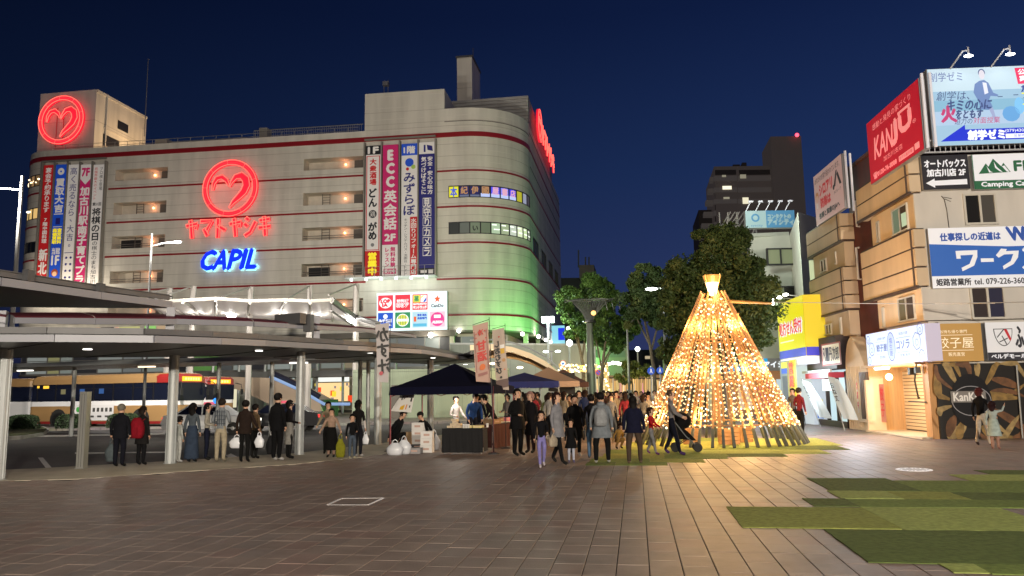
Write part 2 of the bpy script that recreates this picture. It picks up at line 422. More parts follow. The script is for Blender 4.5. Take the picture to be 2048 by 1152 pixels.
# recessed parking openings with their little lamps
dr = MB(); side = MB()
for (s0, s1, z0, z1, ty, i) in opens:
 if ty == 'deck':
  D = 1.6; m = MB(); a, b, c, d = WP(s0), WP(s1), WP(s1, -D), WP(s0, -D)
  P = lambda p, z: (p.x, p.y, z)
  m.add([P(a, z0), P(b, z0), P(c, z0), P(d, z0), P(a, z1), P(b, z1), P(c, z1), P(d, z1)], [(0, 1, 2, 3), (7, 6, 5, 4), (3, 2, 6, 7), (0, 3, 7, 4), (2, 1, 5, 6)])
  m.build('parking_opening', DECKIN, store)
  r = MB(); fr = (.50 if s0 > -30 else .60)
  sx = s0+(s1-s0)*fr
  if i in (1, 3) or (i == 2):     # ladder, pipe and mesh inside
   for q in (-.22, .22):
    p = WP(sx+q*2-1.2, -.9); r.tube([(p.x, p.y, z0), (p.x, p.y, z1)], .04, 5)
   for k in range(5):
    p, q = WP(sx-1.64, -.9), WP(sx-.76, -.9); z = z0+.15+k*.3; r.tube([(p.x, p.y, z), (q.x, q.y, z)], .025, 4)
  if i >= 2:
   for zz in (.25, .5):
    p, q = WP(s0+.1, -.05), WP(s1-.1, -.05); r.tube([(p.x, p.y, z0+zz), (q.x, q.y, z0+zz)], .03, 4)
  p = WP(s1-1.2, -D+.06); r.box((p.x, p.y, z0+.75), (1.0, .1, 1.3), TH)
  if r.f: r.parts('deck_fitting', M('dark_pipe', (.12, .11, .10), .6), store)
  if (i == 2 and s0 < -30) or (i == 3 and s0 > -30):
   q = MB(); p = WP(s0+1.5, -D+.2); q.box((p.x, p.y, (z0+z1)/2-.1), (2.4, .2, 1.2), TH); q.build('dark_doorway', FRAME, store)
  lb = MB(); p = WP(s0+(s1-s0)*.62, -D+.15); lb.ball((p.x, p.y, z1-.45), .13); lo = lb.build('wall_lamp', E((1, .30, .12), 10), store)
  lamp((p.x+FN.x*.35, p.y+FN.y*.35, z1-.5), 7 if i < 4 else 4, (1, .5, .28), .12, store)
 elif ty in ('bandL', 'bandR', 'side'):
  n = {'bandL': 8, 'bandR': 10, 'side': 3}[ty]
  S = [s0+(s1-s0)*k/n for k in range(n+1)]
  # window interior
  strip_in = MB(); strip(strip_in, s0, s1, z0, z0+.08, -.1, 2.0); strip(strip_in, s0, s1, z1-.08, z1, -.1, 2.0)
  lit = (ty == 'bandL' and i in (0, 1, 3)) or ty == 'bandR'
  strip_in.parts('window_reveal', M('window_reveal', (.3, .29, .26), .7), store)
  f = MB()
  strip(f, s0, s1, z0, z0+.09, .02, .12); strip(f, s0, s1, z1-.09, z1, .02, .12)
  for s in S:
   strip(f, s-.06 if s > s0 else s, s+.06 if s < s1 else s+.001, z0, z1, .02, .12)
  fo = f.build('window', FRAME, store)
  for k in range(n):
   pm = MB(); B = brk(S[k]+.06, S[k+1]-.06)
   for a, b in zip(B, B[1:]):
    p, q = WP(a, -.06), WP(b, -.06); pm.add([(p.x, p.y, z0+.09), (q.x, q.y, z0+.09), (q.x, q.y, z1-.09), (p.x, p.y, z1-.09)], [(0, 1, 2, 3)])
   if ty == 'bandR' and i == 1:
    cl = [(.02, .022, .02), (.09, .10, .08), (.13, .16, .10), (.12, .15, .09), (.42, .55, .36), (.35, .42, .25), (.55, .62, .50), (.75, .85, .55), (.6, .75, .4), (.25, .28, .2)][k]; mt = E(cl, 1.0)
   elif ty == 'bandR':
    cl = [(.75, .72, .03), (.012, .012, .09), (.012, .012, .08), (.02, .02, .05), (.10, .10, .85), (.22, .24, .9), (.05, .05, .8), (.45, .42, .03), (.30, .32, .42), (.06, .05, .06)][k]; mt = E(cl, 1.0)
   elif ty == 'bandL' and i == 1: mt = E([(.5, .33, .1), (.55, .36, .12), (.7, .45, .16), (.9, .6, .25), (.75, .5, .18), (.7, .45, .15), (.72, .46, .16), (.75, .5, .2)][k], 1)
   elif ty == 'bandL' and i == 0: mt = E([(.02, .012, .006), (.05, .03, .012), (.12, .07, .03), (.22, .12, .045), (.10, .06, .025), (.25, .14, .06), (.12, .07, .03), (.2, .11, .05)][k], 1)
   else: mt = DGLASS
   pm.build('pane', mt, fo)
   if ty == 'bandR' and i == 1 and k >= 4:      # ceiling tubes and shelves seen in the lit shop
    q = MB(); 
    for zz, aa, bb in ((z1-.35, .12, .6), (z0+.5, .3, .9)):
     sa, sb = S[k]+(S[k+1]-S[k])*aa, S[k]+(S[k+1]-S[k])*bb; strip(q, sa, sb, zz, zz+.13, -.03, .01)
    q.build('ceiling_tube', E((.95, 1, .9), 1.3), fo)
   if ty == 'bandR' and i == 0 and 1 <= k <= 6:
    q = MB(); strip(q, S[k]+.07, S[k+1]-.07, z0+.1, z0+(.32 if k < 3 else .5), -.03, .01); q.build('lower_pane', E((.12, .14, .22) if k < 3 else (.5, .6, .95), 1), fo)
  if ty == 'bandR' and i == 0:
   for k, ch in enumerate('本紀伊國屋書店'):
    c0, c1 = S[k]+.14, S[k+1]-.14; p, q = WP(c0, .0), WP(c1, .0); d = (q-p)
    pn = Panel(store, (p.x, p.y, z1-.14), (d.x, d.y, 0), (0, 0, -1), d.length, z1-z0-(.24 if k == 0 else .55), .02)
    pn.text(ch, .08, .02, .92, .98, E((.05, .1, .6) if k == 0 else (.42, .22, .10) if k < 4 else (.75, .4, .55), 1), 1, .03); pn.flush()
  if ty == 'bandR' and i == 1:
   q = Panel(store, (*WP(S[2], 0), z1-.4), (*(WP(S[3])-WP(S[2])), 0), (0, 0, -1), 1.1, 1.0, .02); q.text('い', .3, .1, .8, .6, FRAME, 1, .03); q.flush()
  if ty == 'bandL' and i == 0:
   q = MB(); r2 = random.Random(3)
   for k in range(14):
    s = s0+(s1-s0)*r2.uniform(.3, .97); p = WP(s, -.02); q.ball((p.x, p.y, z1-r2.uniform(.25, 1.0)), r2.uniform(.05, .12), 8, 5)
   q.parts('room_light', E((1, .72, .4), 4), store)
  if ty == 'bandL' and i == 1:
   q = MB(); p = WP(s0+(s1-s0)*.62, -.02); q.ball((p.x, p.y, z1-.35), .22, 8, 5, sc=(1.6, 1, .6)); q.parts('room_light', E((1, .9, .7), 3), store)
# ---------------- roof blocks
pb = MB()      # front block between px 729 and 889, flush with the facade, thickness 6 m
a, b = WP(s729, -.1), WP(s889, -.1); c, d = WP(s889, -7), WP(s729, -7)
pb.hexa([(q.x, q.y, 30.3) for q in (a, b, c, d)]+[(q.x, q.y, zPent-.02) for q in (a, b, c, d)])
pb.build('roof_block', CLAD2, store)
cx = WP(SE).x; lv = MB(); yl = 88.3
zl = zat(1060, 191, cx-.1, yl); xl = onplane(880, 205, (0, yl), (1, yl)).x
lv.hexa([(xl, yl, 30.3), (cx-.1, yl, 30.3), (cx-.1, yl+26, 30.3), (xl, yl+26, 30.3), (xl, yl, zl), (cx-.1, yl, zl), (cx-.1, yl+26, zl), (xl, yl+26, zl)])
lv.build('louvre_screen', LOUV, store)
ls = MB()
nz = int((zl-31)/.42)
for k in range(nz): ls.box(((xl+cx)/2, yl-.06, 31.2+k*.42), (cx-xl-.2, .1, .07))
ls.parts('louvre_slat', M('louvre_slat', (.5, .49, .47), .5), store)
ch = MB(); p0, p1 = onplane(914, 150, (0, 92), (1, 92)), onplane(944, 150, (0, 92), (1, 92)); zc = onplane(930, 115, (0, 92), (1, 92)).z
ch.box(((p0.x+p1.x)/2, 92+2.6, (30.5+zc)/2), (p1.x-p0.x, 5.2, zc-30.5)); ch.build('chimney_tower', CLAD2, store)
cp = MB(); cp.box(((p0.x+p1.x)/2, 94.6, zc+.12), (p1.x-p0.x+.25, 5.45, .24)); cp.tube([((p0.x+p1.x)/2+.6, 94.6, zc), ((p0.x+p1.x)/2+.6, 94.6, zc+2.4)], .05, 5); cp.parts('tower_cap', M('dark_flashing', (.08, .08, .09), .5), store)
# left sign tower
yt = 83.4; q0, q1 = onplane(78, 240, (0, yt), (1, yt)), onplane(190, 240, (0, yt), (1, yt)); zt = onplane(190, 179, (0, yt), (1, yt)).z
q2 = onplane(293, 240, (q1.x, 0), (q1.x, 1)); dep = q2.y-yt
tb = MB(); W_ = q1.x-q0.x; tb.box(((q0.x+q1.x)/2, yt+dep/2, (30.4+zt)/2), (W_, dep, zt-30.4)); towo = tb.build('sign_tower', CLAD2, store)
td = MB()
for (y0, y1, z0, z1) in ((.42, .62, -3.6, -2.5), (.16, .46, -6.6, -5.2)):
 td.box((q1.x+.02, yt+dep*(y0+y1)/2, zt+(z0+z1)/2), (.12, dep*(y1-y0), z1-z0))
td.parts('tower_opening', FRAME, store)
td = MB(); td.box((q1.x+.08, yt+dep*.5, zt-.15), (.14, dep, .3)); td.box((q1.x+.06, yt+dep*.56, zt-4.4), (.1, dep*.8, .12)); td.tube([(q1.x+.12, yt+1.9, 31), (q1.x+.12, yt+1.9, zt)], .1, 6); td.box((q1.x+.05, yt+dep*.93, zt-4), (.2, .25, 4)); td.parts('tower_trim', CLAD2, store)
lamp((q1.x+6, yt+6, 31.4), 2600, (1, .66, .34), .4, store)
fx = MB(); fx.box((q1.x+6, yt+6, 30.9), (.5, .4, .35)); fx.build('roof_floodlight', STEEL, store)
# roof rail, small plant, masts
rl = MB(); sA = SU(95, 330)[0]
s = sA
while s < s729-1:
 p = WP(s, -.8); rl.tube([(p.x, p.y, 30.6), (p.x, p.y, 31.95)], .035, 4); s += 1.6
for z in (31.95, 31.55):
 p, q = WP(sA, -.8), WP(s729-1, -.8); rl.tube([(p.x, p.y, z), (q.x, q.y, z)], .03, 4)
s = SU(500, 280)[0]
while s < s729-.5:
 p = WP(s, -.9); rl.tube([(p.x, p.y, 30.6), (p.x, p.y, 32.3)], .02, 4); s += .22
p, q = WP(SU(500, 280)[0], -.9), WP(s729-.5, -.9); rl.tube([(p.x, p.y, 32.3), (q.x, q.y, 32.3)], .05, 4)
rl.build('roof_rail', M('roof_rail', (.35, .33, .3), .5, .3), store)
pl = MB()
for px, w, h in ((300, 1.6, 1.4), (345, 3.5, .9), (392, 3.0, .9), (446, 3.6, .9), (508, 1.0, 2.0), (560, 5.0, .6)):
 s = SU(px, 280)[0]; p = WP(s, -2.8); pl.box((p.x, p.y, 30.6+h/2+.5), (w, 1.2, h), TH)
pl.parts('rooftop_plant', M('plant_box', (.36, .33, .29), .6, noise=.2, nsc=1), store)
an = MB()
for px, y0, y1, yy in ((291, 228, 118, 88), (776, 180, 160, 84), (768, 180, 170, 84)):
 p = onplane(px, y0, (0, yy), (1, yy)); z = onplane(px, y1, (0, yy), (1, yy)).z; an.tube([(p.x, yy, p.z-3), (p.x, yy, z)], .05, 5)
p = onplane(772, 168, (0, 84), (1, 84)); an.box((p.x, 84, p.z), (.7, .5, .5)); an.parts('antenna', M('thin_pole', (.15, .15, .17), .5), store)
# ---------------- lower storeys
lw = MB(); s0g, s1g = -60, SR+1
strip(lw, -75, s889+1.2, 7.75, 8.35, .25, .7); strip(lw, s889+1.2, 49.5, 8.2, 8.36, .02, 3.2)
lw.build('soffit', M('soffit_metal', (.16, .14, .12), .5), store)
# upper shop window row (first floor above ground)
wn_ = MB(); s = -60.; k = 0; r2 = random.Random(11)
cols1 = [((.30, .36, .30), .7), ((.22, .28, .24), .7), ((.32, .75, .18), .9), ((.03, .03, .035), .5), ((.75, .50, .30), .8), ((.62, .60, .28), .9), ((.35, .62, .2), .9), ((.30, .3, .27), .6), ((.5, .36, .26), .7), ((.8, .66, .42), .9)]
fr = MB()
while s < s889+2:
 w = r2.choice((1.6, 2.4, 3.1)); c, st = cols1[k % len(cols1)]; st *= r2.uniform(.6, 1.1)
 m = MB(); strip(m, s, s+w-.15, 7.0, 9.7 if False else 7.74, -1.2, .1)
 for z0_, z1_ in ((4.6, 7.7),):
  mm = MB(); strip(mm, s, s+w-.12, z0_, z1_, -.5, .08); mm.build('shop_window', E(tuple(v*.42 for v in c) if k % 7 == 5 else [(.24, .26, .24), (.15, .16, .155), (.27, .30, .27), (.03, .03, .032)][k % 4], st), store)
 strip(fr, s+w-.12, s+w, 4.5, 7.75, -.42, .2); s += w; k += 1
strip(fr, -60, s889+2, 4.35, 4.6, -.3, .3); strip(fr, -60, s889+2, 6.0, 6.08, -.4, .1)
fr.parts('shop_mullion', M('shop_mullion', (.2, .19, .18), .5), store)
# green / yellow lit band just below the red stripe (behind the bus canopy)
k = 0; s = SU(15, 650)[0]
gseg = [(15, 42, (.20, .18, .15)), (46, 72, (.32, .36, .33)), (74, 92, (.40, .46, .40)), (94, 120, (.35, .75, .2)), (122, 134, (.28, .33, .3)), (136, 176, (.015, .015, .02)), (192, 200, (.85, .5, .3)), (202, 228, (.06, .05, .05)), (231, 238, (.85, .5, .35)), (239, 280, (.62, .60, .25)), (290, 312, (.36, .75, .2)), (314, 340, (.6, .42, .25))]
for a, b, c in gseg:
 m = MB(); sa, sb = SU(a, 650)[0], SU(b, 650)[0]; strip(m, sa, sb, 8.5, 9.75, .04, .1); m.build('lit_panel', E(c, .8), store)
# ground floor: lit shop fronts and piers
gf = MB(); strip(gf, -72, 12, 0, 4.3, -3.0, .2); gf.build('ground_floor_wall', M('ground_wall', (.38, .37, .34), .7, noise=.1), store)
for a, b, y0, y1, c, st in ((410, 432, 765, 815, (.8, .76, .55), 1), (436, 452, 770, 815, (.85, .85, .75), 1), (456, 478, 778, 815, (.8, .74, .5), 1), (560, 572, 756, 790, (.8, .75, .5), .8), (576, 588, 756, 800, (.5, .62, .6), .8), (610, 624, 756, 800, (.45, .55, .5), .8), (632, 698, 765, 803, (1, .66, .30), 1.1), (706, 742, 772, 812, (.95, .55, .14), 1.0)):
 yv = 78.2; p, q = onplane(a, y1, (0, yv), (1, yv)), onplane(b, y0, (0, yv), (1, yv))
 m = MB(); m.box(((p.x+q.x)/2, yv, (p.z+q.z)/2), (q.x-p.x, .2, q.z-p.z)); o = m.build('shop_front', E(c, st), store)
yv = 77.9; r2 = random.Random(5)
m = MB(); p, q = onplane(632, 764, (0, yv), (1, yv)), onplane(698, 750, (0, yv), (1, yv)); m.box(((p.x+q.x)/2, yv, (p.z+q.z)/2), (q.x-p.x, .15, q.z-p.z)); m.build('shop_fascia', E((.95, .97, .92), 1), store)
m = MB(); m2 = MB(); m3 = MB()
for k in range(26):
 px, py = r2.uniform(634, 740), r2.uniform(768, 806); p = onplane(px, py, (0, yv), (1, yv)); r = r2.uniform(.12, .42)
 (m, m2, m3)[k % 3].box((p.x, yv-.02*k, p.z), (r*1.3, .02, r*1.6))
m.parts('goods', E((.95, .08, .02), 1), store); m2.parts('goods', E((.95, .75, .05), 1), store); m3.parts('goods', E((.35, .3, .28), .8), store)
# corner shop front under the soffit (right of the sign)
yv_ = [(905, 664, 962, 690, (.35, .33, .2)), (966, 668, 996, 690, (.5, .48, .36)), (1010, 668, 1040, 690, (.55, .52, .38)), (1044, 672, 1058, 690, (.16, .08, .05))]
for a, t, b, bt, c in yv_:
 s0 = SPX(a, 680, SR-4, SE+1)[0]; s1 = SPX(b, 680, SR-4, SE+1)[0]; m = MB(); strip(m, s0, s1, 5.3, 8.15, -2.6, .1); m.build('corner_window', E(c, .8), store)
m = MB(); strip(m, s889-1.2, 49, 5.2, 8.2, -2.75, .2); m.build('corner_wall', M('brown_wall', (.16, .07, .045), .6), store)
m = MB()
for px in (903, 960, 1000, 1008, 1060, 1084, 1100): 
 s = SPX(px, 680, SR-6, SE+40)[0]; p = WP(s, -.5); m.box((p.x, p.y, 4.3), (.5, .5, 8))
m.parts('corner_pier', M('corner_pier', (.5, .45, .36), .6), store)
m = MB(); ml = []
for px, py in ((863, 670), (919, 662), (1040, 668), (1071, 673), (1086, 680), (1096, 684), (1105, 688), (1114, 692), (1123, 694)):
 s = SPX(px, py, SR-8, SE+45)[0]; p = WP(s, .35); z = zat(px, py, p.x, p.y); m = MB(); m.ball((p.x, p.y, z), .22 if px != 863 else .3, 10, 6); m.build('globe_lamp', E((1, .97, .88), 9), store); ml.append((p, z))
for k in (0, 3, 6): lamp((ml[k][0].x+.3, ml[k][0].y-.6, ml[k][1]-.4), 260, (1, .95, .8), .25, store)
# green floodlight washing the rounded corner
s = SPX(1030, 668, SR, SE+2)[0]
for px, pw in ((985, 700), (1030, 2600), (1075, 3400)):
 s = SPX(px, 668, SR, SE+40)[0]; p = WP(s, 5.5); lamp((p.x, p.y, 5.2), pw, (.22, 1, .20), .6, store)
 m = MB(); m.box((p.x, p.y, 4.8), (.3, .3, .2)); m.tube([(p.x, p.y, 4.8), (p.x, p.y, 0)], .05, 5); m.build('green_floodlight', E((.2, 1, .25), 3), store)
# blue sign box at the corner
s = SPX(1104, 670, SE, SE+40)[0]; p = WP(s, .9); m = MB(); z = zat(1104, 670, p.x, p.y); m.box((p.x, p.y, z), (1.8, .3, 2.6)); m.build('corner_sign', E((.3, .75, .9), .9), store)
m = MB(); m.box((p.x+.45, p.y-.2, z+.1), (.9, .1, 1.7)); m.build('corner_sign_panel', E((.01, .03, .8), 1), store)

# ---------------- neon roundels
NEON = E((1, .035, .05), 1.3); NEONL = E((1, .11, .08), 2.2); NRED = M('sign_red', (.55, .02, .04), .5, es=.85, ecol=(1, .014, .04))
def heart_pts(n=40):
 # left lobe tip -> notch -> right lobe -> sweeping tail, as centre line + half width
 P = [(-.62, -.05, .02), (-.60, .18, .05), (-.48, .36, .07), (-.30, .40, .075), (-.14, .28, .06), (-.05, .12, .03), (0, .05, .02),
  (.06, .2, .04), (.2, .38, .08), (.40, .42, .11), (.56, .28, .125), (.60, .06, .12), (.50, -.16, .11), (.32, -.34, .09), (.14, -.50, .06), (0, -.70, .015)]
 return P
def roundel(name, c, u, w, r, group=None, parent=None, depth=.25, label=None):
 c, u, w = Vector(c), Vector(u).normalized(), Vector(w).normalized(); n = w.cross(u).normalized()*-1
 n = (-w).cross(u); n = u.cross(-w).normalized()   # outward (u right, w down)
 P3 = lambda x, y, d=0: c+u*x*r-w*y*r+n*d
 t = thing(name, label, 'neon sign', c-n*.1)
 base = MB(); N = 44
 vs = []
 for i in range(N):
  a = 2*pi*i/N
  for q, d in ((1.0, 0), (.82, 0), (.82, depth), (1.0, depth)): vs.append(P3(q*cos(a), q*sin(a), d))
 fs = []
 for i in range(N):
  for k in range(4): fs.append((4*i+k, 4*i+(k+1) % 4, 4*((i+1) % N)+(k+1) % 4, 4*((i+1) % N)+k))
 base.add(vs, fs); base.build('ring', NRED, t)
 for q, m_ in ((.985, NEONL), (.83, NEONL), (.905, NEON)):
  tb_ = MB(); tb_.tube([P3(q*cos(2*pi*i/N), q*sin(2*pi*i/N), depth+.06) for i in range(N+1)], r*.017, 5, cap=False); tb_.build('neon_tube', m_, t)
 sp = MB()
 for i in range(9):
  a = 2*pi*i/9+.3; sp.tube([P3(.83*cos(a), .83*sin(a), depth+.05), P3(.98*cos(a), .98*sin(a), depth+.05)], r*.008, 4)
 sp.parts('neon_spoke', NEONL, t)
 hp = heart_pts(); h = MB(); L, R_ = [], []
 for i, (x, y, hw) in enumerate(hp):
  x0, y0, _ = hp[max(i-1, 0)]; x1, y1, _ = hp[min(i+1, len(hp)-1)]; dx, dy = x1-x0, y1-y0; q = sqrt(dx*dx+dy*dy) or 1
  nx, ny = -dy/q, dx/q; L.append((x+nx*hw, y+ny*hw)); R_.append((x-nx*hw, y-ny*hw))
 vs = [P3(x, y, .0) for x, y in L]+[P3(x, y, .0) for x, y in R_]+[P3(x, y, depth) for x, y in L]+[P3(x, y, depth) for x, y in R_]; k = len(hp)
 fs = [(2*k+i, 2*k+i+1, 3*k+i+1, 3*k+i) for i in range(k-1)]+[(i, i+1, 2*k+i+1, 2*k+i) for i in range(k-1)]+[(k+i, k+i+1, 3*k+i+1, 3*k+i) for i in range(k-1)]
 h.add(vs, fs); h.build('heart', NRED, t)
 for side_ in (L, R_):
  tb_ = MB(); tb_.tube([P3(x, y, depth+.05) for x, y in side_], r*.016, 5); tb_.build('neon_tube', NEONL, t)
 return t, P3
UF = (FD.x, FD.y, 0); DN = (0, 0, -1)
def fpt(px, py, off): p = onplane(px, py, A0+FN*off, A0+FN*off+FD); return p
c = fpt(462, 377, .35); r = (fpt(462, 320, .35)-fpt(462, 433, .35)).length/2
roundel('neon_roundel', c, UF, DN, r, label='large red neon ring with a heart above the katakana name on the white wall')
pT = onplane(125, 241, (0, yt-.35), (1, yt-.35)); rT = (onplane(125, 193, (0, yt-.35), (1, yt-.35))-onplane(125, 289, (0, yt-.35), (1, yt-.35))).length/2
tn, P3 = roundel('neon_roundel', pT, (1, 0, 0), DN, rT, label='red neon ring with a heart on the square roof tower at far left')
st_ = MB()
for q in (-.25, .05): 
 a, b = P3(q-.02, .55, -.1), P3(q-.02, -1.05, -.1); st_.tube([a, b], .05, 5)
st_.parts('support_rod', M('neon_rod', (.4, .05, .06), .5), tn)
# side roundel and katakana on the right flank
xs = cx+.35; pS = onplane(1076, 252, (xs, 0), (xs, 1)); rS = abs(onplane(1073, 214, (xs, 0), (xs, 1)).z-onplane(1078, 288, (xs, 0), (xs, 1)).z)/2
roundel('neon_roundel', pS, (0, 1, 0), DN, rS, label='red neon ring seen edge-on at the top of the right flank')
lamp((xs+2, pS.y+4, pS.z), 60, (1, .08, .1), .5, store)

def neon_text(name, txt, o, u, W, H, label, col_mat, tube=None, depth=.22, slant=0, bold=.06, font_w=None):
 t = thing(name, label, 'neon sign', o)
 pn = Panel(t, o, u, DN, W, H, depth)
 n = len(txt)
 for i, ch_ in enumerate(txt):
  v, f, (gx0, gy0, gx1, gy1) = glyphs(ch_)
  a, b = i/n+.008, (i+1)/n-.008
  pp_ = Panel(t, o, u, DN, W, H, depth); pp_.text(ch_, a, 0, b, 1, col_mat, 1, bold, slant=slant, name='letter'); pp_.flush()
 return t
# katakana shop name built as double neon tube strokes
KATA = {'ヤ': [[(.05, .68), (.92, .78), (.80, .50)], [(.38, .98), (.55, .02)]],
  'マ': [[(.04, .90), (.95, .90), (.52, .38)], [(.32, .50), (.62, .12)]],
  'ト': [[(.28, 1.0), (.28, .0)], [(.28, .62), (.88, .38)]],
  'シ': [[(.18, .98), (.42, .84)], [(.06, .68), (.32, .52)], [(.12, .04), (.55, .22), (.95, .76)]],
  'キ': [[(.10, .80), (.90, .86)], [(.04, .42), (.96, .48)], [(.45, 1.0), (.58, .0)]]}
def katakana(name, txt, o, u, W, H, label):
 o, u = Vector(o), Vector(u).normalized(); n = u.cross(Vector((0, 0, 1))); t = thing(name, label, 'neon sign', o)
 cw = W/len(txt)
 for i, ch_ in enumerate(txt):
  base = MB(); edge = MB()
  for stroke in KATA[ch_]:
   pts = [o+u*(i*cw+x*cw*.86)+Vector((0, 0, -H+y*H))+n*.2 for x, y in stroke]
   for k in range(len(pts)-1):
    a, b = pts[k], pts[k+1]; d = (b-a).normalized(); q = d.cross(n).normalized()
    hw = .21*H/2.2
    base.hexa([a-q*hw-n*.12, a+q*hw-n*.12, b+q*hw-n*.12, b-q*hw-n*.12, a-q*hw, a+q*hw, b+q*hw, b-q*hw])
   off = [[], []]
   for k, p in enumerate(pts):
    d = (pts[min(k+1, len(pts)-1)]-pts[max(k-1, 0)]).normalized(); q = d.cross(n).normalized()
    for z_, sg in enumerate((-1, 1)): off[z_].append(p+q*hw*.85*sg+n*.06)
   loop = off[0]+off[1][::-1]+[off[0][0]]
   edge.tube(loop, .055*H/2.2, 4, cap=False)
  base.build('letter', NRED, t); edge.build('neon_tube', NEONL, t)
 return t
a, b = fpt(374, 444, .3), fpt(548, 432, .3); hh = (fpt(460, 434, .3)-fpt(460, 472, .3)).length
katakana('neon_lettering', 'ヤマトヤシキ', (a.x, a.y, (a.z+b.z)/2+.05), UF, (b-a).length, hh, 'red katakana shop name in neon under the big heart ring')
y0s, y1s = pS.y+rS*1.05, onplane(1104, 330, (xs, 0), (xs, 1)).y
katakana('neon_lettering', 'ヤマトヤシキ', (xs, y0s, pS.z+rS*.55), (0, 1, 0), y1s-y0s+1, rS*1.25, 'red katakana neon letters running along the right flank of the store')
# blue letters with a cyan halo on the wall
BLUE = E((.004, .03, 1), 1.25); a, b = fpt(404, 500, .45), fpt(517, 500, .45); z0_ = fpt(460, 501, .45).z; hC = z0_-fpt(460, 538, .45).z
cap = thing('blue_wall_letters', 'blue slanted CAPIL letters with a pale cyan halo low on the white wall', 'lit sign', (a.x, a.y, z0_))
for i, ch_ in enumerate('CAPIL'):
 xs_ = [0, .235, .50, .72, .82][i]; xe = [.24, .475, .70, .78, 1][i]
 pn = Panel(cap, (a.x, a.y, z0_), UF, DN, (b-a).length, hC, .1); pn.text(ch_, xs_+.01, 0, xe, 1, BLUE, 1, .13, slant=.25, name='letter'); pn.flush()
 o_ = onplane(0, 0, A0, A0+FD)
 pn = Panel(cap, (a.x-FN.x*.25, a.y-FN.y*.25, z0_), UF, DN, (b-a).length, hC, .02); pn.text(ch_, xs_+.01, 0, xe, 1, E((.30, .80, .88), 2.0, True), 1, .22, slant=.25, name='halo_back'); pn.flush()
lamp((c.x+FN.x*1.5, c.y+FN.y*1.5, c.z), 60, (1, .07, .1), 1.2, store)
lamp((pT.x, pT.y-1.5, pT.z), 80, (1, .07, .1), 1.2, store)
